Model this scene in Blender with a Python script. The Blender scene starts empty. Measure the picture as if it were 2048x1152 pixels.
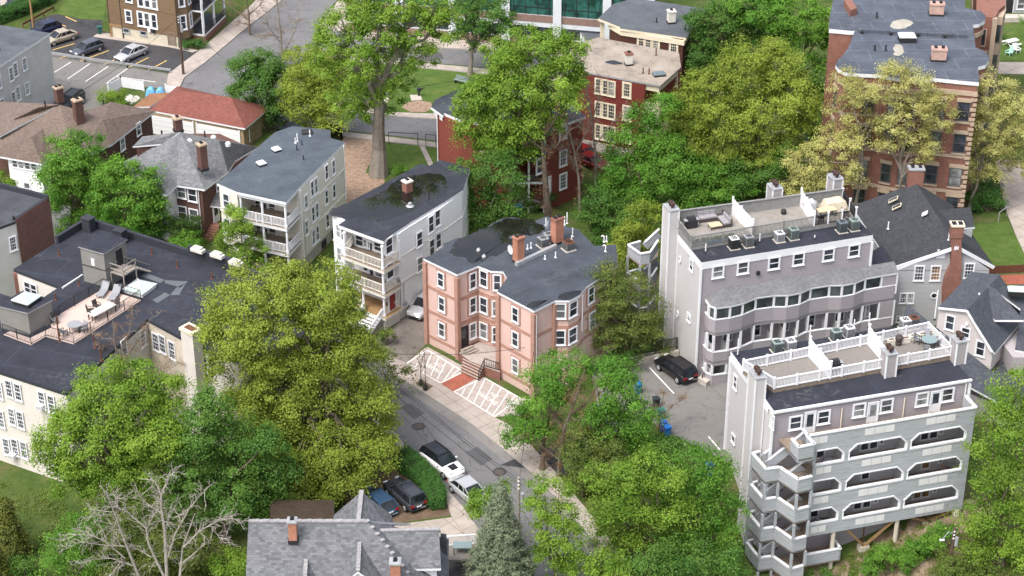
import bpy, math, random
import numpy as np
from mathutils import Vector
R = math.radians
random.seed(7)
sc = bpy.context.scene
col = sc.collection
# ------------------------------------------------------------------ camera
FPX, CAM, PITCH = 3982.0, Vector((0, 0, 100)), 30.0
cd = bpy.data.cameras.new('camera'); cd.lens = 70.0; cd.sensor_width = 36.0
cd.clip_start = 1.0; cd.clip_end = 3000.0
co = bpy.data.objects.new('camera', cd); col.objects.link(co)
co.location = CAM; co.rotation_euler = (R(90 - PITCH), 0, 0)
sc.camera = co
# ------------------------------------------------------------------ sky, sun, exposure (bright thin overcast, light from the left)
SUN_EL, SUN_AZ = 58.0, -140.0
w = bpy.data.worlds.new("World"); sc.world = w; w.use_nodes = True
nt = w.node_tree; nt.nodes.clear()
sk = nt.nodes.new('ShaderNodeTexSky'); sk.sky_type = 'NISHITA'; sk.sun_disc = False
sk.sun_elevation = R(SUN_EL); sk.sun_rotation = R(SUN_AZ); sk.dust_density = 6.0; sk.air_density = 1.0; sk.ozone_density = 1.0
hs = nt.nodes.new('ShaderNodeHueSaturation'); hs.inputs['Saturation'].default_value = 0.55
bg = nt.nodes.new('ShaderNodeBackground'); bg.inputs['Strength'].default_value = 0.15
wo = nt.nodes.new('ShaderNodeOutputWorld')
nt.links.new(sk.outputs[0], hs.inputs['Color']); nt.links.new(hs.outputs[0], bg.inputs['Color']); nt.links.new(bg.outputs[0], wo.inputs[0])
sd = bpy.data.lights.new('sun', 'SUN'); sd.energy = 0.75; sd.angle = R(14); sd.color = (1.0, 0.97, 0.93)
so = bpy.data.objects.new('sun', sd); col.objects.link(so)
sv = Vector((math.sin(R(SUN_AZ)) * math.cos(R(SUN_EL)), math.cos(R(SUN_AZ)) * math.cos(R(SUN_EL)), math.sin(R(SUN_EL))))
so.rotation_euler = sv.to_track_quat('Z', 'Y').to_euler(); so.location = (0, 100, 200)
sc.view_settings.view_transform = 'Standard'; sc.view_settings.look = 'None'
sc.view_settings.exposure = 1.12; sc.view_settings.gamma = 1.0
sc.cycles.max_bounces = 6; sc.cycles.diffuse_bounces = 3; sc.cycles.glossy_bounces = 3
sc.cycles.transmission_bounces = 4; sc.cycles.transparent_max_bounces = 8
sc.cycles.use_denoising = True
# ------------------------------------------------------------------ survey: photo sight lines turned into places on the ground or on a wall
SP, CP = math.sin(R(PITCH)), math.cos(R(PITCH))
def ray(px, py):
 a = (px - 1024) / FPX; b = -(py - 576) / FPX
 return Vector((a, b * SP + CP, b * CP - SP))
def U(px, py, z=0.0):
 d = ray(px, py); return CAM + d * ((z - CAM.z) / d.z)
def UP(px, py, A, B):
 d = ray(px, py); nx, ny = B[1] - A[1], -(B[0] - A[0])
 t = (A[0] * nx + A[1] * ny) / (d.x * nx + d.y * ny)
 return CAM + d * t
def UY(px, py, p):
 d = ray(px, py); return CAM + d * ((p.y - CAM.y) / d.y)
def V2(v): return Vector((v[0], v[1], 0))
# ------------------------------------------------------------------ mesh building
ORG = {}
class MB:
 def __init__(s): s.v = []; s.f = []; s.m = []
 def add(s, vs, fs, m=0):
  o = len(s.v); s.v += [Vector(v) for v in vs]
  for f in fs: s.f.append([i + o for i in f]); s.m.append(m)
  return s
 def poly(s, pts, m=0): return s.add(pts, [list(range(len(pts)))], m)
 def prism(s, pts, z0, z1, m=0, mt=None, mb=None):
  pts = ccw(pts); n = len(pts)
  s.add([(p[0], p[1], z0) for p in pts] + [(p[0], p[1], z1) for p in pts],
              [[i, (i + 1) % n, n + (i + 1) % n, n + i] for i in range(n)], m)
  s.poly([(p[0], p[1], z1) for p in pts], m if mt is None else mt)
  s.poly([(p[0], p[1], z0) for p in reversed(pts)], m if mb is None else mb)
  return s
 def box(s, o, a, b, c, m=0):
  o, a, b, c = Vector(o), Vector(a), Vector(b), Vector(c)
  if a.cross(b).dot(c) < 0: a, b = b, a
  vs = [o, o + a, o + a + b, o + b, o + c, o + a + c, o + a + b + c, o + b + c]
  return s.add(vs, [[3, 2, 1, 0], [4, 5, 6, 7], [0, 1, 5, 4], [1, 2, 6, 5], [2, 3, 7, 6], [3, 0, 4, 7]], m)
 def cbox(s, c, sx, sy, sz, rz=0.0, m=0):
  c = Vector(c); ca, sa = math.cos(rz), math.sin(rz)
  x = Vector((ca, sa, 0)); y = Vector((-sa, ca, 0))
  return s.box(c - x * sx / 2 - y * sy / 2, x * sx, y * sy, (0, 0, sz), m)
 def bar(s, p, q, w, h, m=0):
  p, q = Vector(p), Vector(q); d = (q - p).normalized()
  t = d.cross(Vector((0, 0, 1)))
  t = Vector((1, 0, 0)) if t.length < 1e-4 else t.normalized()
  u = t.cross(d).normalized()
  return s.box(p - t * w / 2 - u * h / 2, q - p, t * w, u * h, m)
 def tube(s, p, q, r0, r1, n=6, m=0, caps=True):
  p, q = Vector(p), Vector(q); d = (q - p).normalized()
  t = d.cross(Vector((0, 0, 1)))
  t = Vector((1, 0, 0)) if t.length < 1e-4 else t.normalized()
  u = t.cross(d)
  vs = []
  for c, r in ((p, r0), (q, r1)):
   for k in range(n):
    a = 2 * math.pi * k / n; vs.append(c + (t * math.cos(a) + u * math.sin(a)) * r)
  fs = [[k, (k + 1) % n, n + (k + 1) % n, n + k] for k in range(n)]
  if caps: fs += [list(range(n - 1, -1, -1)), list(range(n, 2 * n))]
  return s.add(vs, fs, m)
 def path(s, pts, rs, n=6, m=0):
  pts = [Vector(p) for p in pts]; N = len(pts); vs = []; t = None
  for i in range(N):
   d = (pts[min(i + 1, N - 1)] - pts[max(i - 1, 0)]).normalized()
   if t is None: t = d.cross(Vector((0.3, 0.2, 0.93))); t = Vector((1, 0, 0)) if t.length < 1e-3 else t.normalized()
   else:
    t = t - d * t.dot(d); t = t.normalized() if t.length > 1e-5 else Vector((1, 0, 0))
   u = d.cross(t); vs += [pts[i] + (t * math.cos(2 * math.pi * k / n) + u * math.sin(2 * math.pi * k / n)) * rs[i] for k in range(n)]
  fs = [[i * n + k, i * n + (k + 1) % n, (i + 1) * n + (k + 1) % n, (i + 1) * n + k] for i in range(N - 1) for k in range(n)]
  s.add(vs, fs + [list(range(n - 1, -1, -1)), [(N - 1) * n + k for k in range(n)]], m)
  return s
 def lathe(s, c, prof, n=12, m=0):
  c = Vector(c); vs = []
  for r, z in prof:
   for k in range(n):
    a = 2 * math.pi * k / n; vs.append(c + Vector((r * math.cos(a), r * math.sin(a), z)))
  fs = []
  for j in range(len(prof) - 1):
   for k in range(n): fs.append([j * n + k, j * n + (k + 1) % n, (j + 1) * n + (k + 1) % n, (j + 1) * n + k])
  fs.append(list(range(n - 1, -1, -1))); fs.append([(len(prof) - 1) * n + k for k in range(n)])
  return s.add(vs, fs, m)
 def build(s, name, mats, parent=None, local=False, smooth=False):
  me = bpy.data.meshes.new(name)
  o = ORG.get(parent.name, Vector()) if (parent and not local) else Vector()
  me.from_pydata([tuple(v - o) for v in s.v], [], s.f)
  if not isinstance(mats, (list, tuple)): mats = [mats]
  for m_ in mats: me.materials.append(m_)
  me.polygons.foreach_set('material_index', s.m)
  if smooth: me.polygons.foreach_set('use_smooth', [True] * len(s.f))
  me.update()
  ob = bpy.data.objects.new(name, me); col.objects.link(ob)
  if parent: ob.parent = parent
  ORG[ob.name] = o
  return ob
def ccw(pts):
 a = sum(pts[i][0] * pts[(i + 1) % len(pts)][1] - pts[(i + 1) % len(pts)][0] * pts[i][1] for i in range(len(pts)))
 return list(pts) if a > 0 else list(reversed(pts))
def inset(pts, d):
 pts = ccw(pts); n = len(pts); out = []
 for i in range(n):
  p0, p1, p2 = (V2(pts[i - 1]), V2(pts[i]), V2(pts[(i + 1) % n]))
  e1, e2 = (p1 - p0).normalized(), (p2 - p1).normalized()
  n1, n2 = Vector((-e1.y, e1.x, 0)), Vector((-e2.y, e2.x, 0))
  b = n1 + n2; k = max(0.35, 1 + n1.dot(n2)); out.append(p1 + b * (d / k))
 return out
def tag(o, label=None, cat=None, group=None, kind=None):
 if label: o['label'] = label
 if cat: o['category'] = cat
 if group: o['group'] = group
 if kind: o['kind'] = kind
 return o
def thing(name, label, cat, loc, group=None, rz=0.0):
 o = bpy.data.objects.new(name, None); col.objects.link(o)
 o.location = loc; o.rotation_euler = (0, 0, rz); o.empty_display_size = 0.3
 ORG[o.name] = Vector(loc)
 return tag(o, label, cat, group)
def copy_tree(o, parent=None):
 c = o.copy(); col.objects.link(c); c.parent = parent
 for ch in list(o.children): copy_tree(ch, c)
 return c
# ------------------------------------------------------------------ materials
class NT:
 def __init__(s, name):
  s.mat = bpy.data.materials.new(name); s.mat.use_nodes = True; s.t = s.mat.node_tree
  s.b = s.t.nodes['Principled BSDF']
 def n(s, typ, **kw):
  nd = s.t.nodes.new(typ)
  for k, v in kw.items():
   if k in nd.bl_rna.properties: setattr(nd, k, v)
   else: nd.inputs[k.replace('_', ' ')].default_value = v
  return nd
 def l(s, a, b): s.t.links.new(a, b)
 def pos(s): return s.n('ShaderNodeNewGeometry').outputs['Position']
 def surf_uv(s):
  g = s.n('ShaderNodeNewGeometry')
  c = s.n('ShaderNodeVectorMath', operation='CROSS_PRODUCT'); s.l(g.outputs['True Normal'], c.inputs[0]); c.inputs[1].default_value = (0.0001, 0, 1)
  t = s.n('ShaderNodeVectorMath', operation='NORMALIZE'); s.l(c.outputs[0], t.inputs[0])
  b = s.n('ShaderNodeVectorMath', operation='CROSS_PRODUCT'); s.l(t.outputs[0], b.inputs[0]); s.l(g.outputs['True Normal'], b.inputs[1])
  du = s.n('ShaderNodeVectorMath', operation='DOT_PRODUCT'); s.l(g.outputs['Position'], du.inputs[0]); s.l(t.outputs[0], du.inputs[1])
  dv = s.n('ShaderNodeVectorMath', operation='DOT_PRODUCT'); s.l(g.outputs['Position'], dv.inputs[0]); s.l(b.outputs[0], dv.inputs[1])
  x = s.n('ShaderNodeCombineXYZ'); s.l(du.outputs['Value'], x.inputs[0]); s.l(dv.outputs['Value'], x.inputs[1])
  return x.outputs[0]
 def noise(s, vec, scale, detail=4.0, rough=0.6):
  nd = s.n('ShaderNodeTexNoise'); nd.inputs['Scale'].default_value = scale
  nd.inputs['Detail'].default_value = detail; nd.inputs['Roughness'].default_value = rough
  s.l(vec, nd.inputs['Vector']); return nd.outputs['Fac']
 def ramp(s, fac, stops):
  r = s.n('ShaderNodeValToRGB'); e = r.color_ramp.elements
  while len(e) < len(stops): e.new(0.5)
  for i, (p, c) in enumerate(stops):
   e[i].position = p; e[i].color = (*c, 1) if len(c) == 3 else c
  s.l(fac, r.inputs[0]); return r.outputs[0]
 def mix(s, fac, a, b, mode='MIX'):
  m = s.n('ShaderNodeMix', data_type='RGBA', blend_type=mode)
  for sock, v in ((m.inputs[0], fac), (m.inputs[6], a), (m.inputs[7], b)):
   if hasattr(v, 'links'): s.l(v, sock)
   else: sock.default_value = v if isinstance(v, (int, float)) else (*v, 1)
  return m.outputs[2]
 def bump(s, h, strength=0.3, dist=0.02):
  b = s.n('ShaderNodeBump'); b.inputs['Strength'].default_value = strength; b.inputs['Distance'].default_value = dist
  s.l(h, b.inputs['Height']); s.l(b.outputs[0], s.b.inputs['Normal'])
 def out(s, color, rough=0.8, spec=0.3, metal=0.0):
  if hasattr(color, 'links'): s.l(color, s.b.inputs['Base Color'])
  else: s.b.inputs['Base Color'].default_value = (*color, 1)
  if hasattr(rough, 'links'): s.l(rough, s.b.inputs['Roughness'])
  else: s.b.inputs['Roughness'].default_value = rough
  s.b.inputs['Specular IOR Level'].default_value = spec; s.b.inputs['Metallic'].default_value = metal
  return s.mat
def mul(c, k): return tuple(min(1, x * k) for x in c)
def m_plain(name, c, rough=0.7, var=0.12, scale=1.2, spec=0.3, metal=0.0):
 t = NT(name); f = t.noise(t.pos(), scale, 5)
 return t.out(t.ramp(f, [(0.25, mul(c, 1 - var)), (0.75, mul(c, 1 + var))]), rough, spec, metal)
def m_siding(name, c, pitch=0.16, dark=0.72, dirt=0.12, seed=0.0, weather=None):
 t = NT(name); uv = t.surf_uv(); p = t.pos()
 s = t.n('ShaderNodeSeparateXYZ'); t.l(p, s.inputs[0])
 m = t.n('ShaderNodeMath', operation='DIVIDE'); t.l(s.outputs[2], m.inputs[0]); m.inputs[1].default_value = pitch
 fr = t.n('ShaderNodeMath', operation='FRACT'); t.l(m.outputs[0], fr.inputs[0])
 line = t.ramp(fr.outputs[0], [(0.0, (dark,) * 3), (0.22, (1, 1, 1)), (1.0, (1.0, 1.0, 1.0))])
 st = t.n('ShaderNodeVectorMath', operation='MULTIPLY'); t.l(uv, st.inputs[0]); st.inputs[1].default_value = (0.5, 3.5, 1)
 f = t.noise(st.outputs[0], 1.0, 6, 0.65); g = t.noise(p, 0.35, 4)
 base = t.ramp(f, [(0.3, mul(c, 1 - dirt)), (0.7, mul(c, 1 + dirt * 0.6))])
 base = t.mix(t.ramp(g, [(0.35, (0, 0, 0)), (0.7, (0.5, 0.5, 0.5))]), base, mul(c, 0.88))
 if weather:
  s2 = t.n('ShaderNodeVectorMath', operation='MULTIPLY'); t.l(uv, s2.inputs[0]); s2.inputs[1].default_value = (0.55, 7.0, 1)
  h = t.noise(s2.outputs[0], 1.0, 4, 0.7)
  base = t.mix(t.ramp(h, [(0.50, (0, 0, 0)), (0.72, (.8, .8, .8))]), base, weather)
 t.bump(fr.outputs[0], 0.35, 0.02)
 return t.out(t.mix(1.0, base, line, 'MULTIPLY'), 0.7, 0.25)
def m_brick(name, c1, c2, mortar, bw=0.22, bh=0.075, var=0.25):
 t = NT(name); uv = t.surf_uv()
 b = t.n('ShaderNodeTexBrick'); t.l(uv, b.inputs['Vector']); b.inputs['Scale'].default_value = 1.0
 b.inputs['Brick Width'].default_value = bw; b.inputs['Row Height'].default_value = bh; b.inputs['Mortar Size'].default_value = 0.012
 b.inputs['Color1'].default_value = (*c1, 1); b.inputs['Color2'].default_value = (*c2, 1); b.inputs['Mortar'].default_value = (*mortar, 1)
 f = t.noise(t.pos(), 1.3, 6, 0.7); f2 = t.noise(t.pos(), 9.0, 3)
 c = t.mix(1.0, b.outputs['Color'], t.ramp(f, [(0.25, (1 - var,) * 3), (0.75, (1 + var * 0.5,) * 3)]), 'MULTIPLY')
 c = t.mix(1.0, c, t.ramp(f2, [(0.3, (0.85,) * 3), (0.7, (1.1,) * 3)]), 'MULTIPLY')
 return t.out(c, 0.85, 0.2)
def m_shingle(name, c, c2, tw=0.30, th=0.16, var=0.2, gap=0.75):
 t = NT(name); c = mul(c, 0.66); c2 = mul(c2, 0.60); uv = t.surf_uv()
 b = t.n('ShaderNodeTexBrick'); t.l(uv, b.inputs['Vector']); b.inputs['Scale'].default_value = 1.0
 b.inputs['Brick Width'].default_value = tw; b.inputs['Row Height'].default_value = th; b.inputs['Mortar Size'].default_value = 0.012
 b.inputs['Mortar Smooth'].default_value = 0.3
 b.inputs['Color1'].default_value = (*c, 1); b.inputs['Color2'].default_value = (*c2, 1); b.inputs['Mortar'].default_value = (*mul(c, gap), 1)
 f = t.noise(t.pos(), 0.9, 6, 0.7); f2 = t.noise(t.pos(), 14.0, 2)
 k = t.mix(1.0, b.outputs['Color'], t.ramp(f, [(0.3, (1 - var,) * 3), (0.7, (1 + var * 0.6,) * 3)]), 'MULTIPLY')
 k = t.mix(1.0, k, t.ramp(f2, [(0.3, (0.86,) * 3), (0.7, (1.12,) * 3)]), 'MULTIPLY')
 t.bump(b.outputs['Fac'], -0.4, 0.02)
 return t.out(k, 0.9, 0.2)
def m_roof(name, c, ang=0.0, sw=7.0, sh=2.0, seam=1.9, stain=(0.2, 0.19, 0.17), amt=0.5, off=(0, 0), rough=0.75):
 t = NT(name); c = mul(c, 0.62); stain = mul(stain, 0.6)
 mp = t.n('ShaderNodeMapping'); t.l(t.pos(), mp.inputs['Vector']); mp.inputs['Rotation'].default_value = (0, 0, -ang); mp.inputs['Location'].default_value = (*off, 0)
 nz = t.n('ShaderNodeTexNoise'); nz.inputs['Scale'].default_value = 0.7; t.l(mp.outputs[0], nz.inputs['Vector'])
 wv = t.n('ShaderNodeVectorMath', operation='MULTIPLY_ADD'); t.l(nz.outputs['Color'], wv.inputs[0]); wv.inputs[1].default_value = (0.12, 0.12, 0); t.l(mp.outputs[0], wv.inputs[2])
 b = t.n('ShaderNodeTexBrick'); t.l(wv.outputs[0], b.inputs['Vector']); b.inputs['Scale'].default_value = 1.0
 b.inputs['Brick Width'].default_value = sw; b.inputs['Row Height'].default_value = sh; b.inputs['Mortar Size'].default_value = 0.045
 b.inputs['Mortar Smooth'].default_value = 0.5
 b.inputs['Color1'].default_value = (*mul(c, 0.94), 1); b.inputs['Color2'].default_value = (*mul(c, 1.07), 1); b.inputs['Mortar'].default_value = (*mul(c, seam), 1)
 p = t.pos(); f = t.noise(p, 0.45, 6, 0.65); g = t.noise(p, 2.2, 5, 0.7); h = t.noise(p, 0.23, 3)
 k = t.mix(1.0, b.outputs['Color'], t.ramp(f, [(0.3, (0.78,) * 3), (0.7, (1.22,) * 3)]), 'MULTIPLY')
 k = t.mix(1.0, k, t.ramp(g, [(0.3, (0.90,) * 3), (0.7, (1.12,) * 3)]), 'MULTIPLY')
 s = t.ramp(h, [(0.58, (0, 0, 0)), (0.72, (amt,) * 3)]); s2 = t.ramp(g, [(0.48, (0, 0, 0)), (0.62, (1, 1, 1))])
 k = t.mix(t.mix(1.0, s, s2, 'MULTIPLY'), k, stain)
 return t.out(k, rough, 0.12)
def m_asphalt(name, c, var=0.14, crack=True, stain=0.75):
 t = NT(name); p = t.pos(); f = t.noise(p, 0.18, 6, 0.7); g = t.noise(p, 6.0, 3, 0.7); h = t.noise(p, 0.9, 5, 0.65)
 k = t.ramp(f, [(0.3, mul(c, 1 - var)), (0.7, mul(c, 1 + var))])
 k = t.mix(1.0, k, t.ramp(g, [(0.3, (0.9,) * 3), (0.7, (1.1,) * 3)]), 'MULTIPLY')
 k = t.mix(1.0, k, t.ramp(h, [(0.3, (stain,) * 3), (0.45, (1,) * 3)]), 'MULTIPLY')
 if crack:
  nz = t.n('ShaderNodeTexNoise'); nz.inputs['Scale'].default_value = 0.6; t.l(p, nz.inputs['Vector'])
  wv = t.n('ShaderNodeVectorMath', operation='MULTIPLY_ADD'); t.l(nz.outputs['Color'], wv.inputs[0]); wv.inputs[1].default_value = (3, 3, 0); t.l(p, wv.inputs[2])
  vo = t.n('ShaderNodeTexVoronoi', feature='DISTANCE_TO_EDGE'); vo.inputs['Scale'].default_value = 0.22; t.l(wv.outputs[0], vo.inputs['Vector'])
  k = t.mix(1.0, k, t.ramp(vo.outputs['Distance'], [(0.0, (0.62,) * 3), (0.012, (1,) * 3)]), 'MULTIPLY')
 return t.out(k, 0.9, 0.2)
def m_ground(name, stops, scale=0.5, scale2=5.0, k2=0.3):
 t = NT(name); p = t.pos(); f = t.noise(p, scale, 7, 0.7); g = t.noise(p, scale2, 4, 0.75)
 k = t.ramp(f, stops)
 k = t.mix(1.0, k, t.ramp(g, [(0.25, (1 - k2,) * 3), (0.75, (1 + k2,) * 3)]), 'MULTIPLY')
 return t.out(k, 0.95, 0.1)
def m_glass(name, c=(0.03, 0.035, 0.045), rough=0.06):
 t = NT(name); f = t.noise(t.pos(), 0.8, 2)
 return t.out(t.ramp(f, [(0.35, mul(c, 0.5)), (0.65, mul(c, 1.8))]), rough, 0.6)
def m_leaf(name, c, c2, tr=0.35):
 t = NT(name)
 at = t.n('ShaderNodeAttribute', attribute_name='tint'); s = t.n('ShaderNodeSeparateColor'); t.l(at.outputs['Color'], s.inputs[0])
 k = t.mix(s.outputs[0], c, c2)
 hv = t.n('ShaderNodeHueSaturation'); t.l(k, hv.inputs['Color'])
 mm = t.n('ShaderNodeMapRange'); t.l(s.outputs[1], mm.inputs[0]); mm.inputs[3].default_value = 0.75; mm.inputs[4].default_value = 1.25
 t.l(mm.outputs[0], hv.inputs['Value'])
 t.l(hv.outputs[0], t.b.inputs['Base Color']); t.b.inputs['Roughness'].default_value = 0.55; t.b.inputs['Specular IOR Level'].default_value = 0.25
 tl = t.n('ShaderNodeBsdfTranslucent'); t.l(hv.outputs[0], tl.inputs['Color'])
 mx = t.n('ShaderNodeMixShader'); mx.inputs[0].default_value = tr
 t.l(t.b.outputs[0], mx.inputs[1]); t.l(tl.outputs[0], mx.inputs[2])
 t.l(mx.outputs[0], t.t.nodes['Material Output'].inputs[0])
 return t.mat
M = {}
M['trim'] = m_plain('white_trim', (0.67, 0.685, 0.715), 0.55, 0.05)
M['trim_dirty'] = m_plain('old_white_trim', (0.62, 0.60, 0.55), 0.6, 0.14, 2.0)
M['cream_trim'] = m_plain('cream_trim', (0.62, 0.56, 0.43), 0.6, 0.1)
M['vinyl'] = m_plain('white_vinyl', (0.71, 0.715, 0.74), 0.4, 0.03)
M['glass'] = m_glass('window_glass')
M['glass_curtained'] = m_glass('curtained_glass', (0.16, 0.17, 0.17), 0.12)  # paler pane tone of drawn curtains and blinds
M['glass_mid'] = m_glass('half_curtained_glass', (0.07, 0.075, 0.08), 0.1)
M['glass_warm'] = m_glass('warm_glass', (0.16, 0.09, 0.04), 0.12)
M['dark'] = m_plain('dark_metal', (0.025, 0.025, 0.028), 0.45, 0.1)
M['metal'] = m_plain('grey_metal', (0.30, 0.31, 0.32), 0.45, 0.12, 1.5, 0.5, 0.3)
M['galv'] = m_plain('galvanised_metal', (0.42, 0.43, 0.45), 0.45, 0.15, 3.0, 0.5, 0.4)
M['rust'] = m_plain('rusty_metal', (0.12, 0.05, 0.03), 0.8, 0.3, 4.0)
M['red_brick'] = m_brick('red_brick', (0.245, 0.084, 0.056), (0.195, 0.064, 0.046), (0.25, 0.18, 0.15))
M['orange_brick'] = m_brick('orange_brick', (0.46, 0.15, 0.075), (0.36, 0.11, 0.06), (0.36, 0.27, 0.22))
M['dark_brick'] = m_brick('dark_brick', (0.13, 0.05, 0.037), (0.095, 0.04, 0.032), (0.13, 0.10, 0.09))
M['maroon'] = m_siding('maroon_shingle_wall', (0.16, 0.035, 0.028), 0.18, 0.7, 0.2)
M['red_paint'] = m_siding('red_painted_wall', (0.185, 0.05, 0.038), 0.14, 0.85, 0.1)
M['wood'] = m_plain('weathered_wood', (0.20, 0.16, 0.125), 0.85, 0.3, 3.0)
M['new_wood'] = m_plain('fresh_timber', (0.28, 0.175, 0.085), 0.8, 0.2, 3.0)
M['pole_wood'] = m_plain('pole_wood', (0.085, 0.055, 0.042), 0.9, 0.3, 3.0)
M['concrete'] = m_plain('concrete', (0.40, 0.37, 0.33), 0.9, 0.18, 1.5)
M['bark'] = m_plain('bark', (0.13, 0.105, 0.08), 0.95, 0.35, 3.0)
M['bark_pale'] = m_plain('bleached_bark', (0.25, 0.228, 0.20), 0.9, 0.3, 2.5)
M['bark_grey'] = m_plain('grey_bark', (0.20, 0.175, 0.15), 0.95, 0.3, 3.0)
M['black'] = m_plain('black_void', (0.012, 0.012, 0.013), 0.8, 0.1)
M['tyre'] = m_plain('tyre_rubber', (0.015, 0.015, 0.016), 0.85, 0.1)
M['puddle'] = m_plain('standing_water', (0.010, 0.009, 0.007), 0.03, 0.4, 0.6, 0.5)
# ------------------------------------------------------------------ ground
CA = Vector((21.36, 135.79, 0)); CU = Vector((0.9606, 0.2774, 0)); CN = Vector((0.2774, -0.9606, 0))
def sm(x, a, b):
 t = min(1, max(0, (x - a) / (b - a))); return t * t * (3 - 2 * t)
def hgt(x, y):
 p = Vector((x, y, 0)) - CA; u, q = p.dot(CU), p.dot(CN)
 k = sm(u, -13, -2) * (1 - 0.58 * sm(u, 5, 19))
 return -6.0 * sm(q, -11, 2) * k - 0.22 * max(0, min(q - 2, 30)) * sm(u, -14, 0)
def on_ground(px, py):
 lo, hi = -16.0, 0.0
 for _ in range(26):
  z = (lo + hi) / 2; p = U(px, py, z)
  if z > hgt(p.x, p.y): hi = z
  else: lo = z
 return U(px, py, (lo + hi) / 2)
def axis(lo, hi, a, b, step, far):
 v = list(np.arange(a, b + step / 2, step)); s = step; x = b
 while x < hi: s *= 1.5; x += s; v.append(x)
 s = step; x = a; pre = []
 while x > lo: s *= 1.5; x -= s; pre.append(x)
 return pre[::-1] + v
xs, ys = axis(-900, 900, -64, 76, 2.0, 1), axis(-400, 1500, 104, 270, 2.0, 1)
m = MB(); m.v = [Vector((x, y, hgt(x, y))) for y in ys for x in xs]; nx = len(xs)
for j in range(len(ys) - 1):
 for i in range(nx - 1): m.f.append([j * nx + i, j * nx + i + 1, (j + 1) * nx + i + 1, (j + 1) * nx + i]); m.m.append(0)
M['ground'] = m_ground('yard_soil_and_grass', [(0.34, (0.038, 0.066, 0.014)), (0.52, (0.062, 0.092, 0.024)), (0.64, (0.105, 0.095, 0.045)), (0.76, (0.15, 0.12, 0.075))], 0.35)
tag(m.build('ground', M['ground'], smooth=True), kind='structure')
M['asphalt'] = m_asphalt('street_asphalt', (0.145, 0.145, 0.15))
M['asphalt_dark'] = m_asphalt('fresh_asphalt', (0.052, 0.052, 0.056), 0.2, True)
M['asphalt_lot'] = m_asphalt('old_lot_asphalt', (0.165, 0.16, 0.152), 0.12)
M['drive'] = m_asphalt('driveway_asphalt', (0.17, 0.15, 0.135), 0.3, True, 0.55)
def m_paving(name, c, w=1.5, ang=0.0):
 t = NT(name); mp = t.n('ShaderNodeMapping'); t.l(t.pos(), mp.inputs['Vector']); mp.inputs['Rotation'].default_value = (0, 0, -ang)
 b = t.n('ShaderNodeTexBrick'); t.l(mp.outputs[0], b.inputs['Vector']); b.inputs['Scale'].default_value = 1.0; b.offset = 0.0
 b.inputs['Brick Width'].default_value = w; b.inputs['Row Height'].default_value = w; b.inputs['Mortar Size'].default_value = 0.03
 b.inputs['Color1'].default_value = (*mul(c, 0.94), 1); b.inputs['Color2'].default_value = (*mul(c, 1.06), 1); b.inputs['Mortar'].default_value = (*mul(c, 0.6), 1)
 f = t.noise(t.pos(), 0.7, 6, 0.7)
 return t.out(t.mix(1.0, b.outputs['Color'], t.ramp(f, [(0.3, (0.82,) * 3), (0.7, (1.12,) * 3)]), 'MULTIPLY'), 0.9, 0.2)
M['walk'] = m_paving('sidewalk_concrete', (0.36, 0.315, 0.28), 1.6, R(-52))
M['kerb'] = m_plain('granite_kerb', (0.36, 0.34, 0.33), 0.85, 0.15, 2.0)
M['pavers'] = m_brick('clay_pavers', (0.36, 0.10, 0.065), (0.27, 0.075, 0.05), (0.26, 0.17, 0.13), 0.4, 0.2)
M['cobble'] = m_ground('pebbled_concrete', [(0.35, (0.30, 0.26, 0.24)), (0.65, (0.40, 0.36, 0.33))], 1.2, 7.0, 0.25)
M['paint'] = m_plain('white_road_paint', (0.66, 0.65, 0.63), 0.8, 0.16, 3.0)
M['yellow'] = m_plain('yellow_road_paint', (0.62, 0.42, 0.13), 0.8, 0.14, 3.0)
M['lawn'] = m_ground('lawn_grass', [(0.30, (0.045, 0.085, 0.018)), (0.55, (0.075, 0.12, 0.028)), (0.75, (0.14, 0.135, 0.05))], 0.6, 6.0, 0.3)
M['leaf_litter'] = m_ground('dry_leaf_litter', [(0.30, (0.17, 0.11, 0.075)), (0.50, (0.27, 0.19, 0.14)), (0.7, (0.36, 0.28, 0.22))], 2.0, 9.0, 0.4)
M['soil'] = m_ground('bare_soil', [(0.3, (0.09, 0.062, 0.042)), (0.7, (0.17, 0.125, 0.088))], 1.0, 7.0, 0.3)
def sheet(name, px, mat, dz=0.004, kind='structure'):
 m = MB(); pts = [U(x, y, dz) for x, y in px]; m.poly(ccw(pts)); return tag(m.build(name, mat), kind=kind)
def slab(name, px, mat, h=0.13, kerb=True):
 m = MB(); pts = ccw([U(x, y, h) for x, y in px]); m.prism(pts, -0.05, h, 1, 0); return tag(m.build(name, [mat, M['kerb']]), kind='structure')
def stripe0(m, a, b, w, z):
 p, q = U(*a, z), U(*b, z); d = (q - p).normalized(); t = Vector((-d.y, d.x, 0)) * w / 2; m.poly([p - t, q - t, q + t, p + t])
def band(inner, outer): return inner + outer[::-1]
right_kerb = [(-100, 330), (100, 400), (300, 470), (480, 545), (640, 650), (740, 715), (809, 761), (849, 786), (942, 846), (985, 880), (1024, 911), (1069, 949), (1122, 1005), (1174, 1064), (1200, 1104), (1230, 1160), (1260, 1230)]
left_kerb = [(-100, 430), (100, 500), (300, 560), (480, 640), (640, 755), (740, 835), (794, 892), (849, 936), (890, 975), (924, 1011), (955, 1054), (1000, 1120), (1050, 1230)]
sheet('street', band(right_kerb, left_kerb), M['asphalt'])
slab('sidewalk', band(right_kerb[5:], [(735, 690), (812, 726), (881, 767), (907, 783), (989, 834), (1020, 850), (1062, 890), (1111, 944), (1150, 990), (1206, 1058), (1245, 1110), (1280, 1160), (1310, 1230)]), M['walk'])
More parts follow.
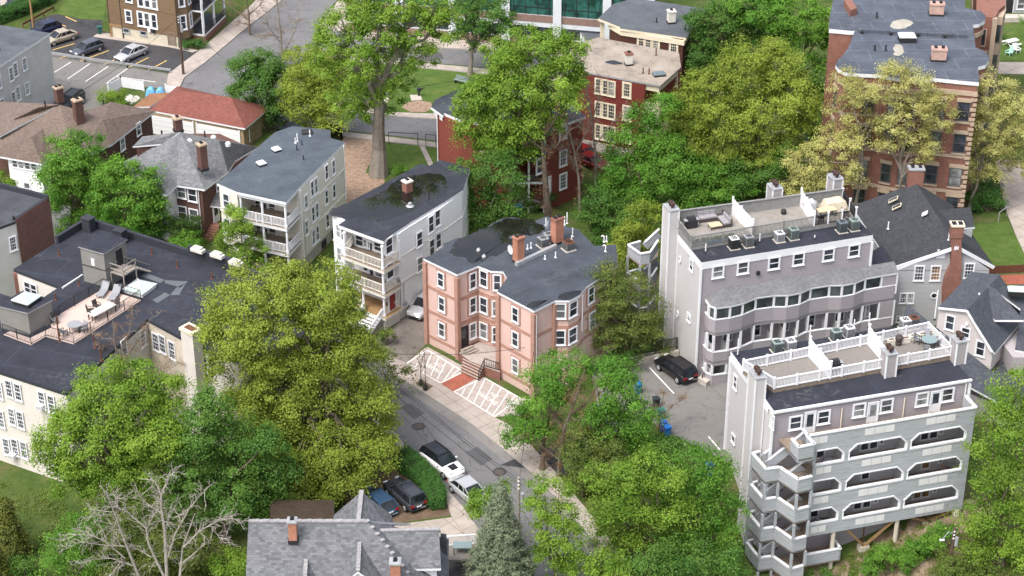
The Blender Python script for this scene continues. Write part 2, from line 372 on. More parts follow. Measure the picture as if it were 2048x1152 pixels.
slab('sidewalk', band(left_kerb[5:], [(735, 800), (790, 865), (822, 905), (862, 950), (889, 990), (902, 1030), (935, 1078), (975, 1140), (1015, 1230)]), M['walk'])
gut = [(700, 692), (740, 717), (809, 763), (849, 788), (942, 848), (985, 882), (1022, 913), (1066, 951), (1118, 1007), (1170, 1066), (1196, 1106), (1226, 1162)]
sheet('gutter', band(gut, [(x - 14, y + 9) for x, y in gut]), m_asphalt('pale_gutter', (0.19, 0.18, 0.172), .15, False), 0.009)
M['tar'] = m_asphalt('tar_patch', (0.085, 0.085, 0.09), .2, False)
for q in ([(800, 815), (822, 806), (850, 826), (828, 838)], [(930, 905), (955, 893), (985, 918), (962, 932)], [(560, 110), (600, 104), (612, 122), (575, 130)], [(842, 108), (882, 106), (888, 118), (850, 122)]): sheet('street_patch', q, M['tar'], 0.011)
for q in ([(780, 775), (850, 850), (905, 930), (950, 985), (1010, 1075)], [(800, 768), (880, 838), (960, 915), (1020, 985), (1090, 1090)], [(805, 830), (870, 905)]):
 m = MB()
 for a, b in zip(q, q[1:]): stripe0(m, a, b, .07, .013)
 tag(m.build('street_seam', M['tar']), kind='structure')
sheet('driveway', [(742, 690), (785, 655), (847, 598), (900, 560), (930, 575), (870, 650), (850, 690), (812, 726), (780, 712)], M['drive'])
sheet('driveway', [(770, 1052), (905, 1034), (935, 1075), (975, 1135), (880, 1160), (830, 1110)], M['walk'], 0.008)
sheet('yard', [(700, 930), (790, 905), (860, 950), (888, 990), (902, 1030), (770, 1050), (690, 1010)], M['soil'])
sheet('forecourt', [(850, 696), (856, 694), (1040, 795), (1064, 800), (1040, 830), (989, 834), (812, 726)], M['cobble'], 0.006)
sheet('brick_path', [(927, 745), (952, 757), (905, 784), (882, 767)], M['pavers'], 0.014)
sheet('parking_lot', [(1180, 730), (1260, 712), (1330, 700), (1400, 750), (1500, 780), (1500, 890), (1455, 925), (1415, 905), (1370, 880), (1330, 865), (1290, 830), (1200, 840)], M['asphalt_lot'], 0.008)
sheet('back_lane', [(1000, 930), (1060, 905), (1120, 890), (1200, 840), (1290, 830), (1280, 860), (1200, 900), (1130, 955), (1115, 944)], M['asphalt_dark'], 0.012)
m = MB(); nu, nq = 40, 16
for j in range(nq + 1):
 for i in range(nu + 1):
  u_, q_ = -1 + 21.5 * i / nu, .4 + 9.5 * j / nq + .5 * math.sin(i * .9) * (j > 0); p = CA + CU * u_ + CN * q_; m.v.append(Vector((p.x, p.y, hgt(p.x, p.y) + .035 + .03 * math.sin(i * 2.1 + j))))
for j in range(nq):
 for i in range(nu):
  if math.hypot((i - nu / 2) / (nu / 2), (j - 4) / 12) < 1: m.f.append([j * (nu + 1) + i, j * (nu + 1) + i + 1, (j + 1) * (nu + 1) + i + 1, (j + 1) * (nu + 1) + i][::-1]); m.m.append(0)
M['bank'] = m_ground('eroded_bank_soil', [(.30, (.07, .085, .03)), (.42, (.15, .11, .075)), (.6, (.25, .19, .14)), (.75, (.33, .27, .21))], .8, 7, .35)
tag(m.build('slope', M['bank'], smooth=True), kind='structure')
sheet('upper_street', [(355, 190), (370, 155), (412, 125), (487, 62), (560, 5), (605, -45), (720, -45), (665, 10), (637, 50), (720, 75), (834, 95), (967, 101), (1200, 125), (1200, 155), (959, 134), (829, 122), (640, 100), (575, 120), (560, 190), (660, 226), (762, 232), (870, 239), (1010, 246), (1010, 296), (852, 279), (760, 268), (684, 260), (560, 258), (450, 232)], M['asphalt'])
slab('upper_sidewalk', [(337, 147), (397, 102), (428, 75), (500, 12), (540, -30), (595, -45), (560, 3), (487, 60), (412, 123), (368, 155), (355, 184), (331, 176)], M['walk'])
slab('upper_sidewalk', [(640, 52), (668, 10), (722, -45), (800, -45), (740, 30), (790, 60), (990, 80), (1190, 100), (1200, 123), (967, 99), (834, 93), (720, 73)], M['walk'])
slab('upper_sidewalk', [(650, 104), (829, 124), (959, 136), (1190, 158), (1190, 168), (959, 146), (829, 133), (650, 113)], M['walk'])
slab('upper_sidewalk', [(650, 200), (725, 214), (780, 224), (870, 227), (1000, 232), (1000, 243), (870, 237), (762, 230), (655, 218)], M['walk'])
slab('upper_sidewalk', [(684, 263), (760, 271), (852, 282), (1000, 298), (1000, 308), (852, 291), (760, 281), (684, 272)], M['walk'])
sheet('lawn', [(650, 114), (829, 134), (959, 147), (1190, 170), (1190, 245), (1000, 231), (870, 226), (780, 223), (650, 198)], M['lawn'])
sheet('dirt_circle', [(803, 214), (815, 205), (840, 201), (862, 205), (868, 216), (850, 224), (822, 224)], M['leaf_litter'], 0.010)
sheet('lawn', [(735, 285), (852, 292), (1000, 310), (980, 370), (900, 350), (800, 352), (730, 345), (745, 320)], M['lawn'])
sheet('leaf_bed', [(684, 272), (750, 282), (748, 315), (735, 335), (732, 345), (770, 360), (760, 390), (640, 430), (640, 400), (690, 330)], M['leaf_litter'], 0.006)
sheet('footpath', [(836, 285), (846, 286), (868, 330), (858, 333)], M['walk'], 0.012)
sheet('upper_parking_lot', [(60, 42), (112, 28), (160, 38), (205, 40), (205, 62), (240, 72), (397, 102), (340, 145), (100, 104), (60, 96)], M['asphalt_dark'])
sheet('lower_parking_lot', [(60, 97), (100, 105), (339, 147), (331, 178), (250, 170), (200, 215), (80, 240), (60, 150)], M['asphalt_lot'], 0.006)
sheet('lawn', [(112, 27), (150, -20), (215, -20), (207, 40), (160, 37)], M['lawn'], 0.006)
slab('footpath', [(186, 73), (200, 64), (350, 88), (397, 101), (385, 104), (340, 94)], M['walk'], 0.06)
sheet('lane', [(-60, 60), (-60, 20), (10, -25), (90, -45), (60, -5), (30, 30), (0, 45)], M['walk'])
slab('far_sidewalk', [(1990, 320), (2040, 320), (2120, 480), (2120, 560), (2048, 505), (2033, 473), (2011, 418)], M['walk'], 0.08)
sheet('lawn', [(1935, 452), (2016, 443), (2034, 478), (2060, 520), (2060, 545), (1984, 536), (1965, 520)], M['lawn'])
sheet('lawn', [(1990, 50), (2120, 46), (2120, 122), (1985, 120)], M['lawn'])
slab('far_sidewalk', [(1980, 124), (2120, 124), (2120, 150), (1975, 146)], M['walk'], 0.06)
sheet('brick_terrace', [(1970, 552), (2060, 548), (2060, 568), (1968, 570)], M['pavers'], 0.01)
sheet('courtyard', [(1090, 395), (1160, 330), (1220, 300), (1330, 330), (1300, 420), (1230, 460), (1150, 470), (1080, 440)], M['ground'], 0.01)
def stripe(m, a, b, w=0.12, z=0.02):
 p, q = U(*a, z), U(*b, z); d = (q - p).normalized(); t = Vector((-d.y, d.x, 0)) * w / 2
 m.poly([p - t, q - t, q + t, p + t])
for a, b in (((105, 100), (149, 87)), ((160, 122), (218, 101)), ((207, 129), (230, 119)), ((255, 136), (297, 115)), ((302, 138), (333, 121)), ((95, 38), (132, 53)), ((131, 33), (153, 43)), ((120, 117), (131, 112))):
 m = MB(); stripe(m, a, b, 0.16); tag(m.build('bay_marking', M['yellow']), 'one of the yellow bay lines on the dark upper parking lot', 'road marking', 'one of the yellow bay lines on the dark upper parking lot')
for a, b in (((108, 145), (142, 124)), ((135, 158), (180, 127)), ((171, 163), (216, 133)), ((212, 167), (255, 137)), ((231, 153), (311, 164))):
 m = MB(); stripe(m, a, b, 0.13); tag(m.build('bay_marking', M['paint']), 'one of the white bay lines on the grey lot below the guard rail', 'road marking', 'one of the white bay lines on the grey lot below the guard rail')
for a, b in (((1299, 735), (1348, 787)), ((1417, 873), (1440, 900)), ((1366, 885), (1372, 891))):
 m = MB(); stripe(m, a, b, 0.14); tag(m.build('bay_marking', M['paint']), 'one of the white bay lines on the lot between the two grey condos', 'road marking', 'one of the white bay lines on the lot between the two grey condos')
def text_mesh(body, size, origin, xdir, ydir):
 cu = bpy.data.curves.new('lettering', 'FONT'); cu.body = body; cu.size = size; cu.align_x = 'CENTER'; cu.align_y = 'CENTER'; cu.offset = 0.0
 ob = bpy.data.objects.new('lettering', cu); col.objects.link(ob)
 dg = bpy.context.evaluated_depsgraph_get(); me = bpy.data.meshes.new_from_object(ob.evaluated_get(dg))
 bpy.data.objects.remove(ob)
 vs = [origin + xdir * v.co.x + ydir * v.co.y for v in me.vertices]; fs = [list(p.vertices) for p in me.polygons]
 return vs, fs
def no_parking(cs, label, nlines, k0=0.0):
 z = 0.02; P = [U(x, y, z) for x, y in cs]
 t = thing('no_parking_box', label, 'road marking', (P[0] + P[2]) / 2, 'hatched no parking boxes in front of the pink building')
 m = MB()
 for i in range(4):
  p, q = P[i], P[(i + 1) % 4]; d = (q - p).normalized(); s = Vector((-d.y, d.x, 0)) * 0.07; m.poly(ccw([p - s, q - s, q + s, p + s]))
 xd = (P[2] - P[3]).normalized(); W = (P[2] - P[3]).length
 yd = (P[0] - P[3]).normalized(); H = (P[0] - P[3]).length
 for s0, s1 in nlines:
  a, b = U(*s0, z), U(*s1, z)
  d = (b - a).normalized(); s = Vector((-d.y, d.x, 0)) * 0.05; z2 = Vector((0, 0, 0.003)); m.poly(ccw([a - s + z2, b - s + z2, b + s + z2, a + s + z2]))
 m.build('hatching', M['paint'], t)
 c = (P[0] + P[2]) / 2; mm = MB()
 yy = Vector((-xd.y, xd.x, 0))
 for body, off in (('NO', 0.62), ('PARKING', -0.42)):
  mm.add(*text_mesh(body, 0.66, c + yy * off * .8 + xd * 0.1 + Vector((0, 0, 0.008)), xd * 0.95, yy * 1.2))
 mm.build('lettering', M['paint'], t)
no_parking([(855, 700), (927, 743), (881, 766), (812, 727)], 'white hatched no parking box left of the brick path', (((830, 735), (848, 706)), ((846, 745), (864, 706)), ((861, 752), (878, 714)), ((874, 759), (893, 723)), ((888, 761), (908, 732)), ((903, 753), (918, 738))))
no_parking([(968, 755), (1040, 796), (989, 833), (908, 783)], 'white hatched no parking box right of the brick path', (((922, 792), (930, 777)), ((934, 798), (953, 763)), ((947, 807), (970, 757)), ((960, 815), (988, 766)), ((972, 823), (1003, 775)), ((985, 831), (1018, 783)), ((1007, 820), (1031, 791))))
M['dark_iron'] = m_plain('worn_iron', (.085, .07, .062), .7, .2, 4)
def manhole(px, py, label):
 m = MB(); c = U(px, py, 0.0); m.lathe(c, [(0.62, 0.004), (0.62, 0.012)], 20, 0); m.lathe(c, [(0.42, 0.012), (0.42, 0.018)], 20, 1)
 tag(m.build('manhole_cover', [M['asphalt_dark'], M['dark_iron']]), label, 'manhole cover', 'manhole covers in the street')
manhole(999, 944, 'round manhole cover in the street behind the silver sedan')
manhole(837, 853, 'round manhole cover in the street nearest the big yellow-green tree')
# ------------------------------------------------------------------ building kit
_wc = {}
def win_mesh(w, h, style, cas):
 k = (round(w, 2), round(h, 2), style, cas)
 if k in _wc: return _wc[k]
 f = MB(); g = MB(); c = cas
 def bx(m, x0, x1, z0, z1, y0, y1): m.box((x0, y0, z0), (x1 - x0, 0, 0), (0, y1 - y0, 0), (0, 0, z1 - z0))
 W, Hh = w / 2, h / 2
 bx(f, -W - c, -W, -Hh - c, Hh + c, -0.02, 0.07); bx(f, W, W + c, -Hh - c, Hh + c, -0.02, 0.07)
 bx(f, -W, W, Hh, Hh + c, -0.02, 0.075); bx(f, -W, W, -Hh - c, -Hh, -0.02, 0.075)
 bx(f, -W - c - 0.04, W + c + 0.04, -Hh - c - 0.05, -Hh - c, -0.02, 0.13)
 s = 0.05
 if style in ('1', '6', '2', '4'): bx(f, -W, W, -s * .6, s * .6, 0.0, 0.055)
 if style in ('6', '4', 'f', 'd'):
  for x in ([-W / 3, W / 3] if style in ('6', 'f') else [0]): bx(f, x - 0.011, x + 0.011, 0.03 if style != 'f' else -Hh, Hh, 0.0, 0.045)
  bx(f, -W, W, Hh / 2 - 0.011, Hh / 2 + 0.011, 0.0, 0.043)
 if style == '6':
  for x in (-W / 3, W / 3): bx(f, x - 0.011, x + 0.011, -Hh, -0.03, 0.0, 0.044)
  bx(f, -W, W, -Hh / 2 - 0.015, -Hh / 2 + 0.015, 0.0, 0.042)
 bx(f, -W, -W + 0.04, -Hh, Hh, 0.0, 0.05); bx(f, W - 0.04, W, -Hh, Hh, 0.0, 0.05)
 bx(g, -W, W, -Hh, Hh, -0.01, 0.022)
 if style == 'r':
  f = MB(); g = MB(); n = 20
  for i in range(n):
   a, b = 2 * math.pi * i / n, 2 * math.pi * (i + 1) / n
   for r0, r1, m_ in ((W, W + c, f),):
    q = [(r * math.cos(t), y, r * Hh / W * math.sin(t)) for t, r, y in ((a, r0, .07), (b, r0, .07), (b, r1, .07), (a, r1, .07), (a, r0, -.02), (b, r0, -.02), (b, r1, -.02), (a, r1, -.02))]
    m_.add(q, [[0, 1, 2, 3], [7, 6, 5, 4], [3, 2, 6, 7], [0, 4, 5, 1]])
  g.poly([(W * math.cos(2 * math.pi * i / n), 0.022, Hh * math.sin(2 * math.pi * i / n)) for i in range(n)])
 def mk(m_, nm):
  me = bpy.data.meshes.new(nm); me.from_pydata([tuple(v) for v in m_.v], [], m_.f); me.update(); return me
 _wc[k] = (mk(f, 'window'), mk(g, 'pane'), {}); return _wc[k]
def face_dir(A, B, P=None):
 t = (V2(B) - V2(A)).normalized(); n = Vector((t.y, -t.x, 0)); P = P or Vector((A[0], A[1], 5))
 if n.dot(CAM - P) < 0: n = -n
 return n.cross(Vector((0, 0, 1))), n
def put(name, me, mat, parent, P, t):
 key = (me.name, mat.name)
 if not len(me.materials): me.materials.append(mat)
 ob = bpy.data.objects.new(name, me); col.objects.link(ob); ob.parent = parent
 ob.location = P - ORG[parent.name]; ob.rotation_euler = (0, 0, math.atan2(t.y, t.x))
 if me.materials[0] != mat: ob.material_slots[0].link = 'OBJECT'; ob.material_slots[0].material = mat
 ORG[ob.name] = P
 return ob
def win(parent, A, B, px, py, w=0.85, h=1.5, style='1', frame=None, glass=None, cas=0.11, name='window', out=0.0):
 P = UP(px, py, A, B); t, n = face_dir(A, B, P)
 return winat(parent, P + n * out, t, w, h, style, frame, glass, cas, name)
def winat(parent, P, t, w=0.85, h=1.5, style='1', frame=None, glass=None, cas=0.11, name='window'):
 fm, gm, _ = win_mesh(w, h, style, cas)
 o = put(name, fm, frame or M['trim'], parent, P, t)
 if glass is None: glass = M[random.choice(('glass', 'glass', 'glass', 'glass_mid', 'glass_curtained'))]
 g = bpy.data.objects.new('pane', gm); col.objects.link(g); g.parent = o
 if not len(gm.materials): gm.materials.append(M['glass'])
 if gm.materials[0] != glass: g.material_slots[0].link = 'OBJECT'; g.material_slots[0].material = glass
 return o
def wins(parent, A, B, pts, *a, **k):
 for p in pts: win(parent, A, B, p[0], p[1], *a, **k)
def pts_at(px, z): return [U(x, y, z) for x, y in px]
def flat_roof(parent, pts, z, top, edge, th=0.35, over=0.15, name='roof'):
 m = MB(); p = ccw(pts); m.prism(p, z - th, z, 1, 0, 1); return m.build(name, [top, edge], parent)
def solid(parent, name, pts, z0, z1, mat, d=0.0):
 m = MB(); m.prism(inset(pts, d) if d else pts, z0, z1); return m.build(name, mat, parent)
def roof_faces(parent, faces, mat, th=0.16, name='roof', edge=None):
 m = MB()
 for f in faces:
  f = [Vector(p) for p in f];
  nrm = sum(((f[i] - f[0]).cross(f[(i + 1) % len(f)] - f[0]) for i in range(1, len(f))), Vector())
  if nrm.z < 0: f.reverse()
  n = len(f); lo = [p - Vector((0, 0, th)) for p in f]
  for i in range(1, n - 1): m.poly([f[0], f[i], f[i + 1]], 0); m.poly([lo[0], lo[i + 1], lo[i]], 0)
  m.add(f + lo, [[n + i, n + (i + 1) % n, (i + 1) % n, i] for i in range(n)], 1)
 return m.build(name, [mat, edge or M['trim']], parent)
def chimney(parent, c, sx, sy, h, mat, rz=0.0, cap=None, pots=1, name='chimney', flash=True):
 m = MB(); c = Vector(c); m.cbox(c, sx, sy, h, rz, 0)
 m.cbox(c + Vector((0, 0, h)), sx + 0.14, sy + 0.14, 0.16, rz, 1); m.cbox(c + Vector((0, 0, h + 0.16)), sx * 0.9, sy * 0.9, 0.06, rz, 1)
 x = Vector((math.cos(rz), math.sin(rz), 0))
 for i in range(pots):
  p = c + x * ((i - (pots - 1) / 2) * sx / max(1, pots)) + Vector((0, 0, h + 0.16))
  m.cbox(p, min(0.3, sx / pots * 0.6), sy * 0.55, 0.18, rz, 2)
 if flash: m.cbox(c, sx + 0.12, sy + 0.12, 0.3, rz, 3)
 return m.build(name, [mat, cap or mat, M['black'], M['dark']], parent)
def vent(parent, P, h=0.7, r=0.06, mat=None, hook=False, name='vent_pipe'):
 m = MB(); P = Vector(P); m.tube(P, P + Vector((0, 0, h)), r, r, 7); m.tube(P, P + Vector((0, 0, 0.1)), r * 2.2, r * 1.3, 7)
 if hook: m.path([P + Vector((0, 0, h)), P + Vector((-0.12, 0, h + 0.12)), P + Vector((-0.26, 0, h))], [r, r, r], 7)
 return m.build(name, mat or M['dark'], parent)
def railing(parent, pts, h=1.05, mat=None, gap=0.14, post=1.9, pw=0.12, bw=0.04, rail=0.07, name='railing', capz=0.0):
 m = MB(); pts = [Vector(p) for p in pts]
 for i in range(len(pts) - 1):
  p, q = pts[i], pts[i + 1]; d = q - p; L = d.length; up = Vector((0, 0, 1)); rz = math.atan2(d.y, d.x)
  m.bar(p + up * (h - rail / 2), q + up * (h - rail / 2), rail * 1.3, rail); m.bar(p + up * 0.12, q + up * 0.12, rail, rail)
  n = max(1, round(L / gap))
  for k in range(1, n): m.cbox(p + d * (k / n) + up * 0.12, bw, bw, h - 0.17, rz)
  n = max(1, round(L / post))
  for k in range(n + 1): m.cbox(p + d * (k / n), pw, pw, h + capz, rz)
 return m.build(name, mat or M['vinyl'], parent)
def condenser(P, label, body, s=0.75, h=0.8, rz=0.2, top=None):
 t = thing('air_conditioner', label, 'air conditioner', P, 'air conditioner condensers on the rooftops', rz)
 m = MB(); m.cbox((0, 0, 0.06), s, s, h, 0, 0)
 for i in range(9):
  for sx in (-1, 1): m.cbox((0, sx * s / 2, 0.12 + i * h / 10), s * 0.92, 0.03, h / 22, 0, 1); m.cbox((sx * s / 2, 0, 0.12 + i * h / 10), 0.03, s * 0.92, h / 22, 0, 1)
 m.build('casing', [body, M['dark']], t, True)
 m = MB(); z = h + 0.06; m.cbox((0, 0, z), s * 1.04, s * 1.04, 0.05, 0, 0); m.lathe((0, 0, z), [(s * 0.4, 0.05), (s * 0.38, 0.09)], 16, 0); m.lathe((0, 0, z), [(s * 0.36, 0.09), (s * 0.34, 0.095)], 16, 1)
 for k in range(4): m.cbox((0, 0, z + 0.1), s * 0.66, 0.07, 0.012, k * math.pi / 4, 1 if k % 2 else 0)
 m.build('fan_grille', [top or body, M['black']], t, True)
 m = MB(); m.cbox((0, 0, 0), s * 1.25, s * 1.25, 0.06, 0); m.build('base_pad', M['concrete'], t, True)
 return t
def door(parent, A, B, px, py, w, h, mat, frame=None, glass=None, name='door', out=0.0, gfrac=0.5):
 P = UP(px, py, A, B); t, n = face_dir(A, B, P); P = P + n * out; m = MB(); O = P - Vector((0, 0, h / 2))
 for x0, x1, z0, z1, y1, k in ((-w / 2 - .1, -w / 2, 0, h + .1, .08, 1), (w / 2, w / 2 + .1, 0, h + .1, .08, 1), (-w / 2, w / 2, h, h + .1, .085, 1), (-w / 2, w / 2, 0, h, .04, 0)):
  m.box(O + t * x0 - n * 0.02 + Vector((0, 0, z0)), t * (x1 - x0), n * (y1 + 0.02), (0, 0, z1 - z0), k)
 d = m.build(name, [mat, frame or M['trim']], parent)
 if glass:
  g = MB(); g.box(O + t * (-w * 0.33) + n * 0.03 + Vector((0, 0, h * (0.95 - gfrac))), t * w * 0.66, n * 0.03, (0, 0, h * (gfrac - 0.03))); g.build('door_glass', glass, d)
 k = MB(); k.cbox(O + t * (w * 0.42) + n * 0.07 + Vector((0, 0, h * 0.45)), 0.07, 0.07, 0.07); k.build('handle', M['metal'], d)
 return d
def skylight(parent, P, sx, sy, rz, dome, curb, h=0.25, pyramid=0.0, name='skylight'):
 m = MB(); P = Vector(P); m.cbox(P, sx, sy, h, rz, 0)
 k = m.build(name, [curb], parent); g = MB()
 ca, sa = math.cos(rz), math.sin(rz); x = Vector((ca, sa, 0)); y = Vector((-sa, ca, 0)); O = P + Vector((0, 0, h))
 q = [O + x * (a * sx * 0.53) + y * (b * sy * 0.53) for a, b in ((-1, -1), (1, -1), (1, 1), (-1, 1))]; up = Vector((0, 0, 0.07))
 g.add([p for p in q] + [p + up for p in q], [[i, (i + 1) % 4, 4 + (i + 1) % 4, 4 + i] for i in range(4)])
 if pyramid:
  ap = O + Vector((0, 0, 0.07 + pyramid))
  for i in range(4):
   g.poly([q[i] + up, q[(i + 1) % 4] + up, ap])
   e = MB()
  for i in range(4): g.bar(q[i] + up, ap + Vector((0, 0, 0.02)), 0.07, 0.07, 1)
 else:
  r = [O + x * (a * sx * 0.40) + y * (b * sy * 0.40) + Vector((0, 0, 0.2)) for a, b in ((-1, -1), (1, -1), (1, 1), (-1, 1))]
  g.add([p + up for p in q] + r, [[i, (i + 1) % 4, 4 + (i + 1) % 4, 4 + i] for i in range(4)] + [[4, 5, 6, 7]])
 g.build('skylight_glazing', [dome, M['trim']], k); return k
M['dome'] = m_plain('acrylic_dome', (0.62, 0.64, 0.66), 0.25, 0.06)
M['dome_green'] = m_plain('pale_green_glazing', (0.45, 0.54, 0.51), 0.12, 0.06, 1.0, 0.6)
def downpipe(parent, A, B, px, py0, py1, mat=None, name='downpipe', r=0.05):
 P, Q = UP(px, py0, A, B), UP(px, py1, A, B); Q = Vector((P.x, P.y, Q.z)); t, n = face_dir(A, B, P)
 m = MB(); m.tube(P + n * 0.07, Q + n * 0.07, r, r, 6); return m.build(name, mat or M['trim'], parent)
def ac_window(parent, A, B, px, py):
 P = UP(px, py, A, B); t, n = face_dir(A, B, P); m = MB()
 m.box(P - t * 0.32, t * 0.64, n * 0.5, (0, 0, 0.42), 0)
 for i in range(5): m.box(P - t * 0.26 + n * 0.5 + Vector((0, 0, 0.06 + i * 0.065)), t * 0.52, n * 0.012, (0, 0, 0.03), 1)
 return m.build('window_air_conditioner', [M['vinyl'], M['metal']], parent)
def puddle(parent, px, z, mat=None, name='puddle'):
 P = ccw([U(x, y, z + 0.008) for x, y in px]); n = len(P); Q = []
 for i in range(n):
  p0, p1, p2, p3 = P[i - 1], P[i], P[(i + 1) % n], P[(i + 2) % n]
  for k in range(6):
   u = k / 6; q = 0.5 * ((2 * p1) + (p2 - p0) * u + (2 * p0 - 5 * p1 + 4 * p2 - p3) * u * u + (3 * p1 - p0 - 3 * p2 + p3) * u ** 3)
   Q.append(Vector((q.x, q.y, z + 0.008)))
 cx = sum(Q, Vector()) / len(Q); n = len(Q); me = bpy.data.meshes.new(name); vs = []; at = []
 rings = [(.95, 0.0), (0.0, .42), (-.5, .75), (-.95, 1.0)]
 size = min(.42, max((q - cx).length for q in Q) / 7.0)
 for off, a in rings:
  for i, q in enumerate(Q):
   e = (Q[(i + 1) % n] - Q[i - 1]); e.z = 0; e = e.normalized() if e.length > 1e-6 else Vector((1, 0, 0)); nn = Vector((e.y, -e.x, 0)); vs.append(q + nn * off * size); at.append(a)
 fs = [[r * n + i, r * n + (i + 1) % n, (r + 1) * n + (i + 1) % n, (r + 1) * n + i] for r in range(len(rings) - 1) for i in range(n)] + [[(len(rings) - 1) * n + i for i in range(n)]]
 o = ORG[parent.name]; me.from_pydata([tuple(v - o) for v in vs], [], fs); a_ = me.attributes.new('depth', 'FLOAT', 'POINT'); a_.data.foreach_set('value', at)
 me.materials.append(mat or M['puddle']); me.update(); ob = bpy.data.objects.new(name, me); col.objects.link(ob); ob.parent = parent; ORG[ob.name] = o; return ob
def m_puddle(name, deep, shallow, rough):
 t = NT(name); at = t.n('ShaderNodeAttribute', attribute_name='depth'); f = t.noise(t.pos(), .9, 6, .65)
 ad = t.n('ShaderNodeMath', operation='MULTIPLY_ADD'); t.l(f, ad.inputs[0]); ad.inputs[1].default_value = 1.9; ad.inputs[2].default_value = -.82
 s = t.n('ShaderNodeMath', operation='ADD'); t.l(at.outputs['Fac'], s.inputs[0]); t.l(ad.outputs[0], s.inputs[1])
 g = t.noise(t.pos(), .35, 4)
 c = t.mix(t.ramp(g, [(.45, (0, 0, 0)), (.62, (1, 1, 1))]), deep, shallow); t.out(c, rough, .6)
 tr = t.n('ShaderNodeBsdfTransparent'); mx = t.n('ShaderNodeMixShader'); t.l(t.ramp(s.outputs[0], [(.34, (0, 0, 0)), (.42, (1, 1, 1))]), mx.inputs[0]); t.l(tr.outputs[0], mx.inputs[1]); t.l(t.b.outputs[0], mx.inputs[2]); t.l(mx.outputs[0], t.t.nodes['Material Output'].inputs[0]); return t.mat
M['puddle'] = m_puddle('standing_water', (.008, .008, .008), (.015, .0145, .012), .025)
